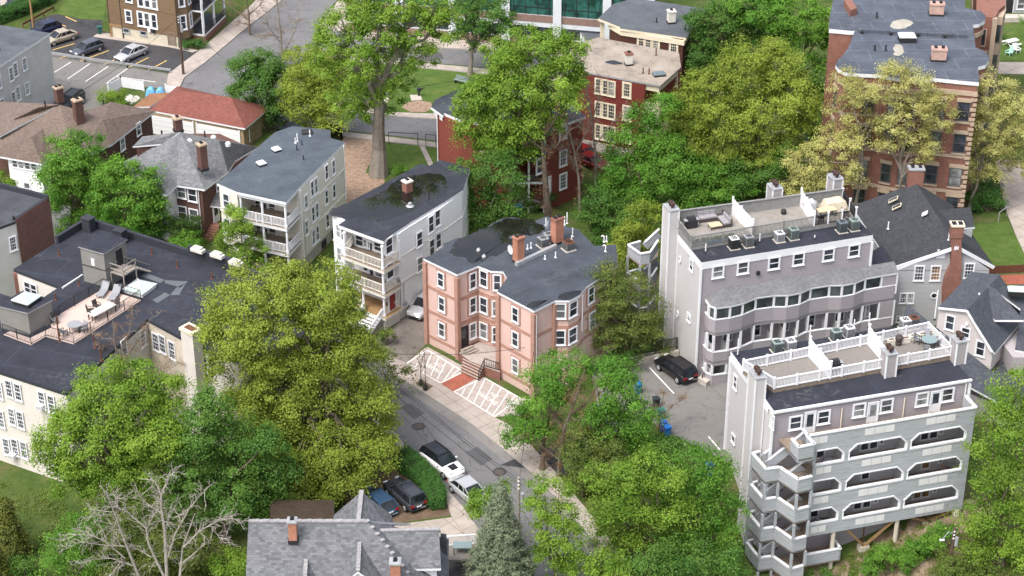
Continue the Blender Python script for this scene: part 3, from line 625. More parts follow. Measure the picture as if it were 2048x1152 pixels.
# ------------------------------------------------------------------ pink three-storey house with a puddled roof
M['pink'] = m_plain('pink_stucco', (0.575, 0.41, 0.365), 0.85, 0.06, 0.6)
M['salmon'] = m_plain('salmon_trim', (0.36, 0.21, 0.165), 0.8, 0.12, 1.5)
M['roof_pink'] = m_roof('grey_membrane_pink_house', (0.085, 0.098, 0.120), R(38), 9.0, 3.0, 1.35, (0.20, 0.20, 0.20), 0.35)
def build_pink():
 z = 9.3
 px = [(847, 517), (914, 549), (956, 532), (982, 542), (1006, 543), (1014, 556), (994, 583), (1068, 622), (1110, 601), (1139, 601), (1160, 590), (1172, 574), (1236, 530), (1232, 489), (1189, 492), (1156, 458), (1115, 449), (1094, 432), (1069, 442), (1024, 434), (1007, 436), (980, 449), (972, 460), (937, 473), (912, 477), (887, 487), (887, 497)]
 P = pts_at(px, z); L = [U(*p, z) for p in px]
 b = thing('pink_apartment_house', 'pink stucco three storey house with salmon bands and a puddled flat roof', 'apartment house', V2(P[0]))
 solid(b, 'wall', P, -0.3, z - 0.2, M['pink'], 0.18)
 flat_roof(b, P, z, M['roof_pink'], M['trim'], 0.22)
 for zz in (0.75, 3.55, 6.2): solid(b, 'band', P, zz, zz + 0.34, M['salmon'], 0.145)
 for i in (0, 1, 6, 7, 8):
  q = inset(P, 0.12); c = ccw(P); k = [j for j in range(len(c)) if (c[j] - P[i]).length < 1e-3][0]
  m = MB(); m.cbox((q[k].x, q[k].y, -0.2), 0.42, 0.42, z - 0.2, math.atan2(*(reversed((P[1] - P[0])[:2])))); m.build('corner_board', M['salmon'], b)
 def W(i, j, pts, w=0.72, h=1.5, st='1'):
  for q in pts:
   o = win(b, L[i], L[j], q[0], q[1], w, h, st, out=-0.10)
   t, n = face_dir(L[i], L[j]); Pq = UP(q[0], q[1], L[i], L[j]) - n * 0.16; s = MB()
   s.box(Pq - t * (w / 2 + .27) - Vector((0, 0, h / 2 + .28)), t * (w + .54), n * 0.045, (0, 0, h + .56)); s.build('window_surround', M['salmon'], b)
 W(0, 1, [(880, 560), (882, 609), (882, 660)], 0.72, 1.35)
 W(1, 2, [(947, 562), (947, 611), (947, 662)], 0.66)
 W(2, 3, [(966, 558), (966, 611), (966, 662)], 0.8)
 W(3, 4, [(994, 566), (992, 618), (992, 670)], 0.62)
 W(6, 7, [(1029, 630), (1029, 679), (1029, 732)], 0.72, 1.35)
 W(8, 9, [(1121, 623), (1120, 676)], 0.85, 1.4, '2'); W(9, 10, [(1148, 618), (1147, 671)], 0.95, 1.4)
 W(11, 12, [(1186, 640), (1215, 560), (1184, 590)], 0.8)
 door(b, L[1], L[2], 928, 676, 1.0, 2.1, M['dark'], M['dark'], M['glass'], out=-0.14)
 m = MB(); m.prism(pts_at([(918, 706), (947, 690), (958, 684), (1000, 692), (1000, 744), (966, 733), (940, 722)], 1.0), 0, 1.0, 1, 0); m.build('terrace', [M['cobble'], M['red_brick']], b)
 m = MB()
 a0, a1 = U(926, 716, 1.0), U(968, 736, 1.0); o0, o1 = U(921, 745, 0), U(957, 762, 0)
 for k in range(5):
  f0, f1 = k / 5, (k + 1) / 5; zt = 1.0 - k * 0.2
  q = [V2(a0.lerp(o0, f0)), V2(a1.lerp(o1, f0)), V2(a1.lerp(o1, f1)), V2(a0.lerp(o0, f1))]; m.prism(q, 0, zt - 0.02, 1, 0)
 m.build('steps', [M['walk'], M['red_brick']], b)
 railing(b, [a1 + Vector((0, 0, 0)), o1 + Vector((0, 0, 0.1))], 0.9, M['dark'], 0.25, 3, 0.05, 0.03, 0.05, 'handrail'); railing(b, [U(969, 733, 1.0), U(998, 742, 1.0)], 0.9, M['dark'], 0.2, 3, 0.05, 0.03, 0.05, 'handrail')
 m = MB(); a0, a1 = U(921, 699, 1.55), U(942, 690, 1.55); d = (U(956, 706, 1.0) - U(940, 694, 1.55)); d.z = 0
 for k in range(3): m.prism([V2(a0 + d * k / 3), V2(a1 + d * k / 3), V2(a1 + d * (k + 1) / 3), V2(a0 + d * (k + 1) / 3)], 0.99, 1.52 - k * 0.18)
 m.build('steps', M['walk'], b)
 puddle(b, [(905, 505), (925, 478), (960, 462), (985, 452), (1005, 441), (1030, 438), (1060, 442), (1082, 456), (1065, 468), (1040, 468), (1012, 470), (1022, 485), (1005, 502), (975, 515), (950, 526), (935, 515)], z)
 puddle(b, [(1056, 611), (1068, 603), (1096, 600), (1080, 609), (1068, 616)], z)
 puddle(b, [(1118, 595), (1130, 585), (1160, 582), (1150, 592), (1132, 598)], z, M['puddle'])
 m = MB(); m.bar(U(1032, 529, z + .15), U(1112, 492, z + .15), 0.35, 0.4); m.build('roof_curb', M['galv'], b)
 rz = R(40)
 chimney(b, U(1037, 525, z - .1), 0.85, 0.7, 2.6, M['orange_brick'], rz, M['orange_brick'], 2); chimney(b, U(1114, 487, z - .1), 1.0, 0.75, 2.6, M['orange_brick'], rz, M['red_brick'], 2)
 for p in ((1055, 498, 0.5), (1062, 496, 0.6), (1111, 515, .6), (1090, 518, .4), (1145, 473, .9), (1092, 451, .8), (1129, 450, .9), (1134, 447, 1.2), (1143, 480, .5), (1213, 483, .6)): vent(b, U(p[0], p[1], z), p[2], 0.06, M['vinyl'])
 for p in ((1208, 484, .6), (1211, 503, .6)): vent(b, U(*p[:2], z), p[2], 0.06, M['vinyl'], True)
 for p in ((957, 502), (968, 515)):
  m = MB(); m.lathe(U(*p, z), [(0.2, 0), (0.2, .15), (.1, .3)], 10); m.build('drain_cap', M['galv'], b)
 downpipe(b, L[7], L[8], 1072, 630, 740); downpipe(b, L[10], L[11], 1164, 590, 660)
 return z
zP = build_pink()
AC = [((1087, 490), 0.9, 'metal'), ((1098, 481), 0.9, 'metal'), ((1139, 497), 0.95, 'metal')]
condenser(U(1086, 492, zP), 'square condenser left of the rear brick chimney on the pink house roof', M['metal'], 0.85, 0.8, R(30))
condenser(U(1097, 483, zP), 'condenser half hidden behind another beside the rear chimney of the pink house', M['metal'], 0.8, 0.75, R(30))
condenser(U(1137, 499, zP), 'condenser with a brown fan top right of the rear chimney on the pink house', M['metal'], 0.9, 0.75, R(30), M['rust'])
def dish(P, label, r=0.4, az=200):
 t = thing('satellite_dish', label, 'satellite dish', P, 'satellite dishes on the roofs', R(az))
 m = MB(); n = 18; vs = [(0, 0, 0)] + [(0.10 * (k / 2) ** 2, r * (k / 2) * math.cos(2 * math.pi * i / n), 1.15 * r * (k / 2) * math.sin(2 * math.pi * i / n)) for k in (1, 2) for i in range(n)]
 c = Vector((0.1, 0, 0.8)); vs = [Vector(v) + c for v in vs]
 vs += [v + Vector((-0.025, 0, 0)) for v in vs]; N = 1 + 2 * n
 fs = []
 for o, rev in ((0, 0), (N, 1)):
  for i in range(n):
   j = (i + 1) % n
   for f in ([o, o + 1 + i, o + 1 + j], [o + 1 + i, o + 1 + n + i, o + 1 + n + j, o + 1 + j]): fs.append(f[::-1] if rev else f)
 m.add(vs, fs); m.build('reflector', M['vinyl'], t, True)
 m = MB(); m.tube((0, 0, 0), (0, 0, 0.8), 0.03, 0.03, 6); m.tube((0, 0, 0.6), (0.45, 0, 0.75), 0.015, 0.015, 5); m.cbox((0.45, 0, 0.72), 0.08, 0.06, 0.09); m.build('mount', M['metal'], t, True)
dish(U(1024, 513, zP), 'white satellite dish left of the front brick chimney on the pink roof', 0.42, 215)
dish(U(1098, 466, zP), 'white satellite dish beside the rear brick chimney on the pink roof', 0.42, 160)
# ------------------------------------------------------------------ white three-decker with a flooded roof
M['white_siding'] = m_siding('white_clapboard', (0.80, 0.82, 0.83), 0.14, 0.86, 0.06)
M['cream_wall'] = m_plain('cream_porch_wall', (0.52, 0.48, 0.38), 0.8, 0.1)
M['roof_white'] = m_roof('dark_membrane_white_house', (0.052, 0.058, 0.073), R(33), 6.0, 3.2, 1.9, (0.2, 0.2, 0.2), 0.3)
M['shaded_riser'] = m_plain('shaded_step_riser', (.22, .2, .18), .8, .1)  # risers and sides of white steps coloured grey to carry their shading
def build_white():
 z = 9.8
 px = [(662, 424), (691, 440), (676, 450), (767, 483), (786, 468), (822, 444), (887, 405), (926, 380), (940, 338), (904, 325), (879, 320), (860, 331), (840, 328)]
 P = pts_at(px, z)
 b = thing('white_three_decker', 'white clapboard three decker with stacked front porches and a flooded flat roof', 'three decker house', V2(P[3]))
 wp = [(664, 426), (690, 441), (704, 433), (795, 464), (822, 446), (887, 407), (924, 381), (937, 339), (903, 327), (879, 322), (860, 333), (840, 330)]
 Wp = pts_at(wp, z); solid(b, 'wall', Wp, 1.0, z - 0.3, M['white_siding'], 0.02)
 solid(b, 'foundation', Wp, -0.3, 1.0, M['trim_dirty'], 0.1)
 flat_roof(b, P, z, M['roof_white'], M['trim'], 0.32)
 m = MB(); m.prism(inset(P, 0.2), z - 0.55, z - 0.32); m.build('cornice', M['trim_dirty'], b)
 L = {p: U(*p, z) for p in wp}
 A, B, C = L[(704, 433)], L[(795, 464)], L[(887, 407)]
 for zz in (3.95, 6.75): solid(b, 'water_table', Wp, zz, zz + 0.14, M['trim_dirty'], -0.04)
 f0, f1 = U(688, 455, z), U(766, 483, z); s1 = U(795, 465, z); s0 = U(704, 433, z)
 n = (f1 - s1).normalized(); e = (f1 - f0).normalized()
 decks = []
 for zz, nm in ((6.75, 'porch_deck'), (4.05, 'porch_deck'), (1.55, 'porch_deck')):
  q = [V2(f0) - e * .3 + n * .35, V2(f1) + e * .3 + n * .35, V2(s1) + e * .3, V2(s0)]
  m = MB(); m.prism(q, zz - 0.28, zz, 1, 0); m.build(nm, [M['wood'] if zz > 2 else M['new_wood'], M['trim_dirty']], b); decks.append(zz)
 c0, c1, c2 = V2(f0) + n * .05, V2(f1) + n * .05 - e * .1, V2(s1) - e * .05
 for zz, zt in ((6.75, z - .5), (4.05, 6.47), (1.55, 3.77)):
  for p in ((c0, c1) if zz > 2 else (c0.lerp(c1, .45), c1)):
   m = MB(); m.lathe((p.x, p.y, zz), [(.17, 0), (.17, .25), (.13, .3), (.12, zt - zz - .2), (.17, zt - zz - .1), (.17, zt - zz)], 10); m.build('porch_column', M['trim'], b)
 up = lambda p, zz: Vector((p.x, p.y, zz))
 for zz in (6.75, 4.05):
  railing(b, [up(c0, zz), up(c1, zz), up(c2, zz)], 1.0, M['trim_dirty'], 0.17, 2.6, 0.11, 0.05);
 railing(b, [up(V2(s0), 6.75), up(c0, 6.75)], 1.0, M['trim_dirty'], 0.17, 2.6, 0.11, 0.05)
 railing(b, [up(c1, 1.55), up(c2, 1.55)], 0.9, M['trim_dirty'], 0.15, 3, 0.1, 0.04); railing(b, [up(c0, 1.55), up(c0.lerp(c1, .42), 1.55)], 0.9, M['trim_dirty'], 0.15, 3, 0.1, 0.04)
 m = MB(); m.prism([c0, c1, c2, V2(s0)], 0, 1.27); m.build('porch_base', M['trim_dirty'], b)
 m = MB(); t0, t1 = c0.lerp(c1, .5), c1 - e * .12
 for k in range(8):
  q = [t0 + n * (.35 + k * .29), t1 + n * (.35 + k * .29), t1 + n * (.35 + k * .29 + .29), t0 + n * (.35 + k * .29 + .29)]; m.prism(q, 0, 1.55 - (k + 1) * 0.18, 1, 0)
 m.build('steps', [M['trim'], M['shaded_riser']], b)
 for p in (t0, t1): railing(b, [up(p + n * .2, 1.5), up(p + n * 2.6, 0.1)], .95, M['trim'], .2, 2.6, .12, .05, .09, 'stair_rail')
 door(b, B, C, 784, 600, 0.95, 2.05, m_plain('red_door', (0.22, 0.02, 0.018), .5, .1))
 wins(b, A, B, [(733, 487), (733, 535)], .7, .7, '1'); wins(b, A, B, [(755, 493), (757, 545)], 1.0, .8, '1'); wins(b, A, B, [(719, 480)], 0.9, 1.2)
 for q in ((742, 500), (744, 550)): door(b, A, B, q[0], q[1], .8, 1.9, M['trim'], glass=M['glass'])
 wins(b, L[(690, 441)], L[(664, 426)], [(677, 462), (679, 508)], .6, 1.3); wins(b, L[(690, 441)], L[(664, 426)], [(686, 468)], .5, 1.3)
 wins(b, B, C, [(778, 491), (780, 541)], 0.95, 1.5); wins(b, B, C, [(839, 478), (840, 528)], .8, 1.4)
 for q in ((862, 448), (875, 436), (864, 494), (877, 480)): win(b, B, C, q[0], q[1], .75, 1.6)
 win(b, B, C, 826, 611, .8, .5, 'x', M['trim_dirty'])
 downpipe(b, B, C, 797, 480, 520, M['trim']); downpipe(b, B, C, 799, 560, 618, M['dark'], 'cable_drop', .03); downpipe(b, B, C, 806, 565, 605, M['dark'], 'cable_drop', .02)
 m = MB(); Pq = UP(797, 563, B, C); t, nn = face_dir(B, C); m.box(Pq, t * .3, nn * .16, (0, 0, .5)); Pq = UP(812, 608, B, C); m.box(Pq, t * .5, nn * .2, (0, 0, .35)); m.build('meter_box', M['metal'], b)
 puddle(b, [(662, 427), (690, 410), (735, 398), (775, 382), (790, 366), (812, 356), (850, 350), (885, 353), (890, 380), (880, 393), (850, 400), (820, 420), (790, 432), (760, 440), (725, 434), (690, 433)], z)
 chimney(b, U(815, 384, z - .1), .75, .75, 1.15, M['red_brick'], R(40), M['trim_dirty'], 1, flash=False)
 vent(b, U(858, 396, z), 0.9); vent(b, U(820, 412, z), .35, .2, M['galv'])
 for q, h, mt in ((c0.lerp(c1, .4) - n * 1.2, .9, M['wood']), (c0.lerp(c1, .75) - n * 1.0, .75, M['dark'])): pass
 return b
build_white()
# ------------------------------------------------------------------ tan three-decker
M['tan_siding'] = m_siding('tan_clapboard', (0.70, 0.665, 0.59), 0.14, 0.85, 0.08)
M['roof_tan'] = m_roof('blue_grey_membrane', (0.112, 0.136, 0.165), R(35), 30.0, 2.2, 1.12, (0.22, 0.22, 0.21), 0.5)
def build_tan():
 z = 9.5
 px = [(434, 367), (474, 384), (572, 405), (598, 375), (690, 284), (661, 276), (661, 260), (584, 252), (549, 265)]
 P = pts_at(px, z); b = thing('tan_three_decker', 'tan clapboard three decker with white stacked porches and a blue grey roof', 'three decker house', V2(P[2]))
 wp = [(437, 369), (474, 384), (500, 356), (597, 377), (688, 287), (660, 277), (659, 262), (584, 254), (550, 267)]; Wp = pts_at(wp, z)
 solid(b, 'wall', Wp, 1.3, z - .3, M['tan_siding'], .03); solid(b, 'foundation', Wp, -.3, 1.3, M['concrete'], .1)
 flat_roof(b, P, z, M['roof_tan'], M['trim'], .28); m = MB(); m.prism(inset(P, .18), z - .62, z - .28); m.build('cornice', M['trim'], b)
 L = {p: U(*p, z) for p in wp}; A, B, C = L[(500, 356)], L[(597, 377)], L[(688, 287)]
 for zz in (3.7, 6.6): solid(b, 'water_table', Wp, zz, zz + .1, M['tan_siding'], -.04)
 f0, f1 = U(476, 384, z), U(570, 404, z); s1, s0 = U(597, 376, z), U(500, 356, z); n = (f1 - s1).normalized(); e = (f1 - f0).normalized()
 up = lambda p, zz: Vector((p.x, p.y, zz)); c0, c1, c2 = V2(f0) + e * .1 - n * .25, V2(f1) - e * .15 - n * .25, V2(s1) - e * .1; cm = c0.lerp(c1, .48)
 for zz in (6.45, 3.55, 1.0):
  m = MB(); m.prism([V2(f0), V2(f1), V2(s1), V2(s0)], zz - .3, zz, 1, 0); m.build('porch_deck', [M['wood'], M['trim']], b)
 for zz, zt in ((6.45, z - .5), (3.55, 6.15), (1.0, 3.25)):
  for p in (c0, cm, c1):
   m = MB(); m.lathe((p.x, p.y, zz), [(.16, 0), (.16, .3), (.13, .35), (.12, zt - zz - .2), (.17, zt - zz - .1), (.17, zt - zz)], 10); m.build('porch_column', M['trim'], b)
  if zz > 2: railing(b, [up(c0, zz), up(c1, zz), up(c2, zz)], 1.0, M['trim'], .16, 2.0, .13, .06)
 wins(b, A, B, [(543, 419), (545, 469), (519, 415), (521, 464)], .9, 1.5); door(b, A, B, 530, 421, .9, 2.0, M['trim'], glass=M['glass']); door(b, A, B, 531, 472, .9, 2.0, M['trim'], glass=M['glass'])
 win(b, L[(437, 369)], L[(474, 384)], 453, 402, .8, 1.5); win(b, L[(437, 369)], L[(474, 384)], 455, 452, .8, 1.5)
 wins(b, B, C, [(612, 404), (613, 455), (653, 344), (653, 394), (655, 441), (667, 334), (668, 382), (667, 431)], .62, 1.45)
 for q in ((624, 377), (632, 371), (626, 428), (634, 421), (627, 474), (635, 466)): win(b, B, C, q[0], q[1], .55, 1.55)
 win(b, B, C, 648, 486, .7, .45, 'x', M['dark']); win(b, B, C, 668, 464, .7, .45, 'x', M['dark'])
 downpipe(b, B, C, 599, 378, 530); downpipe(b, B, C, 686, 290, 403); downpipe(b, B, C, 607, 440, 520, M['metal'], 'conduit', .025)
 for q, (sx, sy) in (((553, 302), (.8, .8)), ((523, 330), (.8, .8))): skylight(b, U(*q, z), sx, sy, R(35), M['dome'], M['dark'], .2)
 skylight(b, U(614, 266, z), 1.1, .8, R(12), M['dark'], M['dark'], .12, name='roof_hatch')
 for q in ((594, 300, .6), (607, 319, .5), (591, 286, .6), (595, 283, .9), (620, 272, .7), (604, 290, .5)): vent(b, U(*q[:2], z), q[2], .06, M['dark'] if q[0] in (594, 607, 604) else M['vinyl'])
build_tan()
# ------------------------------------------------------------------ two grey condominium blocks on the right
M['grey_siding'] = m_siding('grey_vinyl_siding', (0.36, 0.335, 0.345), 0.21, 0.6, 0.05)
M['mauve_siding'] = m_siding('mauve_vinyl_siding', (0.335, 0.31, 0.335), 0.21, 0.58, 0.05)
M['pale_siding'] = m_siding('pale_vinyl_siding', (0.50, 0.485, 0.49), 0.16, 0.93, 0.04)
M['weather'] = m_siding('peeling_white_boards', (0.39, 0.415, 0.445), 0.21, 0.60, 0.14, 0, (0.21, 0.22, 0.235))
M['inside'] = m_siding('balcony_inner_wall', (0.44, 0.44, 0.455), 0.17, 0.85, 0.05)
M['roof_condo'] = m_roof('dark_membrane_condo', (0.047, 0.052, 0.070), R(16), 5.0, 2.6, 1.35, (0.22, 0.22, 0.22), 0.9)
M['deck_grey'] = m_plain('grey_deck_boards', (0.185, 0.17, 0.157), 0.85, 0.14, 4.0)
M['old_fence'] = m_plain('silvered_wood', (0.215, 0.215, 0.21), 0.85, 0.22, 4.0)
M['lattice'] = m_plain('lattice_panel', (0.60, 0.60, 0.61), 0.6, 0.06)
M['flue'] = m_plain('rusted_flue', (0.05, 0.028, 0.022), 0.7, 0.3, 4.0)
M['grey_shingle'] = m_shingle('grey_asphalt_shingle', (0.26, 0.265, 0.275), (0.21, 0.215, 0.225), 0.3, 0.15, 0.12)
def boxed_chimney(parent, c, ux, uy, sx, sy, z0, z1, mats, corner):
 c = V2(c); O = c - ux * sx / 2 - uy * sy / 2; m = MB()
 m.box(O + Vector((0, 0, z0)), ux * sx, uy * sy, (0, 0, z1 - z0), 0)
 for a in (0, 1):
  for k in (0, 1):
   q = O + ux * (sx * a) + uy * (sy * k); m.box(q - ux * .06 - uy * .06 + Vector((0, 0, z0)), ux * .12, uy * .12, (0, 0, z1 - z0), 1)
 m.box(O - ux * .08 - uy * .08 + Vector((0, 0, z1)), ux * (sx + .16), uy * (sy + .16), (0, 0, .08), 2)
 ch = m.build('chimney', mats, parent)
 for k in (-.22, .22):
  f = MB(); q = c + (ux if sx > sy else uy) * k * 1.15; f.lathe((q.x, q.y, z1 + .08), [(.13, 0), (.13, .25), (.25, .28), (.25, .36), (.18, .38), (.27, .42), (.27, .46), (.1, .5)], 12); f.build('flue_cap', M['flue'], ch)
 return ch
def mast(parent, P, h): m = MB(); m.tube(P, P + Vector((0, 0, h)), .055, .055, 7); m.tube(P, P + Vector((0, 0, .15)), .12, .1, 7, 1); return m.build('vent_pipe', [M['vinyl'], M['dark']], parent)
def build_upper():
 z = 12.3; F0, F1, B0 = U(1403, 525, z), U(1746, 470, z), U(1338, 458, z)
 u = (F1 - F0).normalized(); L = (F1 - F0).length; v = Vector((-u.y, u.x, 0)); D = 6.7
 P = [F0, F1, F1 + v * D, F0 + v * D]
 b = thing('grey_condominium', 'grey sided condominium block with bay fronts and a roof terrace holding a corner sofa', 'apartment building', V2(F0))
 f0, f1, b0, b1 = [p + Vector() for p in (P[0], P[1], P[3], P[2])]
 m = MB(); wq = inset(P, .06); m.prism(wq, -.2, z - .75, 0)
 wall = m.build('wall', [M['mauve_siding'], M['pale_siding']], b)
 for pl in wall.data.polygons:
  if abs(pl.normal.z) < .5 and Vector(pl.normal).dot(-u) > .7: pl.material_index = 1
 m = MB(); m.prism(P, z - .75, z, 1, 0, 1); m.build('roof', [M['roof_condo'], M['trim']], b)
 m = MB()
 for p in (f0, f1): m.box(V2(p) - u * .09 - v * .09 + Vector((0, 0, .1)), u * .18, v * .18, (0, 0, z - .8)); m.build('corner_board', M['trim'], b); m = MB()
 m.box(V2(b0) - u * .08 - v * .06 + Vector((0, 0, .1)), u * .16, v * .16, (0, 0, z - .8)); m.build('corner_board', M['trim'], b)
 for q in ((1436, 543), (1486, 535), (1548, 526), (1597, 518), (1657, 509), (1708, 501)): win(b, f0, f1, *q, 0.95, 1.05, '1', cas=.13)
 for q, w, h in (((1383, 530), .62, .95), ((1343, 543), .6, .95), ((1340, 591), .6, .6), ((1378, 635), .62, .6)): win(b, f0, b0, *q, w, h, '4', cas=.11)
 for q in ((1360, 519), (1355, 628)): win(b, f0, b0, *q, .34, .46, 'r', cas=.1)
 m = MB(); Pq = UP(1512, 549, f0, f1); m.box(Pq, u * .3, -v * .2, (0, 0, .35)); m.build('vent_hood', M['dark'], b)
 zr = 8.05; out = 2.6
 def S(a, o, zz): return V2(f0) + u * a - v * o + Vector((0, 0, zz))
 ev = []
 for x, y, o in ((1420, 590, 1.0), (1433, 599, 1.65), (1462, 597, 1.75), (1487, 593, 1.6), (1513, 584, 1.05), (1550, 578, 1.15), (1576, 576, 1.5), (1602, 572, 1.45), (1623, 562, .95), (1661, 555, 1.0), (1687, 553, 1.35), (1712, 548, 1.3), (1733, 540, .85), (1797, 532, .85)):
  q = UP(x, y, f0 - v * o, f1 - v * o); ev.append(Vector((q.x, q.y, 8.4)))
 fr = [V2(p) for p in ev]
 def back(p, o=0.05): d = (V2(p) - V2(f0)); return V2(f0) + u * d.dot(u) - v * o
 e1 = back(fr[-1], .05); e0 = back(fr[0], .05)
 lv = [(6.0, 7.1), (3.0, 4.62), (0.2, 1.9)]
 bands = [(-.2, .95), (1.9, 3.9), (4.62 + .4, 6.0)]
 def floor(z0, z1, name, mats, k=None): m = MB(); m.prism(fr + [e1, e0], z0, z1, 0); return m.build(name, mats, b)
 def ring(z0, z1, name, mat, d0=0.0, th=.18, a=0, bb=None):
  m = MB(); pts = [e0] + fr + [e1]
  for i in range(len(pts) - 1):
   p, q = pts[i], pts[i + 1]; t = (q - p).normalized(); n = Vector((t.y, -t.x, 0))
   m.box(p + n * d0 + Vector((0, 0, z0)), q - p, -n * (th + d0), (0, 0, z1 - z0))
  return m.build(name, mat, b)
 ring(5.4, 6.98, 'bay_band', M['mauve_siding']); ring(2.15, 3.5, 'bay_band', M['mauve_siding']); ring(-.25, 1.0, 'bay_band', M['mauve_siding'])
 for zz in (6.98, 3.5, 1.0): ring(zz, zz + .1, 'bay_sill', M['trim'], .03)
 for zz in (5.3, 2.05): ring(zz, zz + .1, 'bay_head', M['mauve_siding'], -.01)
 ring(8.14, 8.38, 'eave_board', M['trim'], .03)
 for zz in (5.42, 2.3, -.24): floor(zz, zz + .22, 'bay_floor', M['inside'])
 pts = [e0] + fr
 for i, p in enumerate(fr):
  n = -v
  for z0, z1 in ((7.08, 8.14), (3.6, 5.3), (1.1, 2.05)):
   m = MB(); m.cbox((p.x + v.x * .09, p.y + v.y * .09, z0), .2, .2, z1 - z0, math.atan2(u.y, u.x)); m.build('bay_post', M['trim'], b)
 pE, pR = fr[-2], fr[-1]; dd = pR - pE
 for z0, z1 in ((7.08, 8.14), (3.6, 5.3), (1.1, 2.05)):
  m = MB(); m.box(pE + dd * .54 + Vector((0, 0, z0)), dd * .46, v * .16, (0, 0, z1 - z0)); m.build('bay_band', M['mauve_siding'], b)
  m = MB(); m.box(pE + dd * .5 - v * .03 + Vector((0, 0, z0)), dd * .04, v * .2, (0, 0, z1 - z0)); m.box(pR - u * .1 - v * .04 + Vector((0, 0, z0 - 1)), u * .16, v * .1, (0, 0, z1 - z0 + 1)); m.build('bay_post', M['trim'], b)
  m = MB(); m.box(e1 + Vector((0, 0, z0)), V2(pR) - e1, -u * .15, (0, 0, z1 - z0)); m.build('bay_band', M['mauve_siding'], b)
 for i in range(len(fr) - 1):
  p, q = fr[i], fr[i + 1]; d = q - p; t = d.normalized(); n = Vector((t.y, -t.x, 0)); L_ = d.length * (.5 if i == len(fr) - 2 else 1)
  m = MB(); m.box(p + t * .1 - n * .08 + Vector((0, 0, 7.08)), t * (L_ - .2), -n * .03, (0, 0, 1.02)); m.build('bay_glazing', M['bay_glass'], b)
 for z0 in (2.52, -.02):
  for i in range(1, 13, 1):
   p = fr[i]; m = MB(); qb = back(p, .1); m.box(p + (qb - p) * .3 + Vector((0, 0, z0)), (qb - p) * .68, u * .08, (0, 0, 1.5 if i % 3 else 2.0)); m.build('partition', M['inside'], b)
  for i in (0, 2, 4, 6, 8, 10, 12):
   Pq = back(fr[i], 0.02) + u * .7 + Vector((0, 0, z0 + 1.6)); winat(b, Pq, u, .8, 1.1, '1')
 for i in (1, 4, 7, 10): Pq = back(fr[i], .02) + u * .5 + Vector((0, 0, 7.65)); winat(b, Pq, u, .9, .6, '1')
 ap = [S((fr[k] - V2(f0)).dot(u), .02, 9.35) for k in (2, 6, 10)]
 E = [Vector((p.x, p.y, 8.38)) - v * .12 for p in ev]; W0, W1 = S((fr[0] - V2(f0)).dot(u), .02, 8.5), S((fr[-1] - V2(f0)).dot(u), .02, 9.1)
 fc = [[W0, E[0], ap[0]], [E[0], E[1], ap[0]], [E[1], E[2], ap[0]], [E[2], E[3], ap[0]], [E[3], E[4], ap[0]]]
 v0 = S((fr[4] - V2(f0)).dot(u), .02, 9.1); v1 = S((fr[8] - V2(f0)).dot(u), .02, 9.1); v2 = S((fr[12] - V2(f0)).dot(u), .02, 9.1)
 fc += [[E[4], v0, ap[0]], [E[4], E[5], ap[1], v0], [E[5], E[6], ap[1]], [E[6], E[7], ap[1]], [E[7], E[8], ap[1]], [E[8], v1, ap[1]], [E[8], E[9], ap[2], v1], [E[9], E[10], ap[2]], [E[10], E[11], ap[2]], [E[11], E[12], ap[2]], [E[12], v2, ap[2]], [E[12], E[13], W1, v2]]
 roof_faces(b, fc, M['grey_shingle'], .1, 'bay_roof')
 m = MB(); m.box(e1 + v * .1, V2(pR) - e1 - v * .1, -u * .1, (0, 0, 8.0));
 for q in (1, 4): pass
 m = MB(); m.prism(fr + [e1, e0], -.4, -.26); m.build('foundation', M['concrete'], b)
 T = lambda x, y, zz: U(x, y, zz)
 zt = 8.6
 for k, zz in enumerate((9.0, 6.0, 3.0)):
  a, c, e, g = [V2(T(x, y, 9.0)) for x, y in ((1256, 490), (1281, 508), (1300, 505), (1316, 492))]
  bk = [V2(T(x, y, 9.0)) for x, y in ((1318, 478), (1290, 484), (1281, 483))]
  m = MB(); pl = [a, c, e, g]
  for i in range(3):
   p, q = pl[i], pl[i + 1]; t = (q - p).normalized(); n = Vector((t.y, -t.x, 0)); dz = .0 if i < 2 else .6
   m.add([p + Vector((0, 0, zz - 1.15)), q + Vector((0, 0, zz - 1.15 + dz)), q + Vector((0, 0, zz + dz)), p + Vector((0, 0, zz))] + [r - n * .12 for r in (p + Vector((0, 0, zz - 1.15)), q + Vector((0, 0, zz - 1.15 + dz)), q + Vector((0, 0, zz + dz)), p + Vector((0, 0, zz)))], [[0, 1, 2, 3], [7, 6, 5, 4], [3, 2, 6, 7], [0, 4, 5, 1], [0, 3, 7, 4], [1, 5, 6, 2]], 0)
   m.bar(p + Vector((0, 0, zz + .04)), q + Vector((0, 0, zz + dz + .04)), .2, .1, 1)
  p, q = bk[1] + Vector((0, 0, zz)), bk[0] + Vector((0, 0, zz + 1.1)); m.bar(p, q, .2, .12, 1); m.bar(p - Vector((0, 0, .5)), q - Vector((0, 0, .5)), .1, .9, 0)
  m.bar(a + Vector((0, 0, zz + .04)), bk[2] + Vector((0, 0, zz + .04)), .2, .1, 1); m.bar(a + Vector((0, 0, zz - .5)), bk[2] + Vector((0, 0, zz - .5)), .1, 1.0, 0)
  m.prism([a, c, e, g, bk[0], bk[2]], zz - 1.3, zz - 1.15, 2)
  m.build('stair_landing', [M['weather'], M['trim'], M['wood']], b)
  for p in (a, c, e):
   m = MB(); m.cbox((p.x, p.y, zz - 4.1 if k < 2 else -.2), .18, .18, 2.9 if k < 2 else 2.0, .3); m.build('stair_post', M['weather'], b)
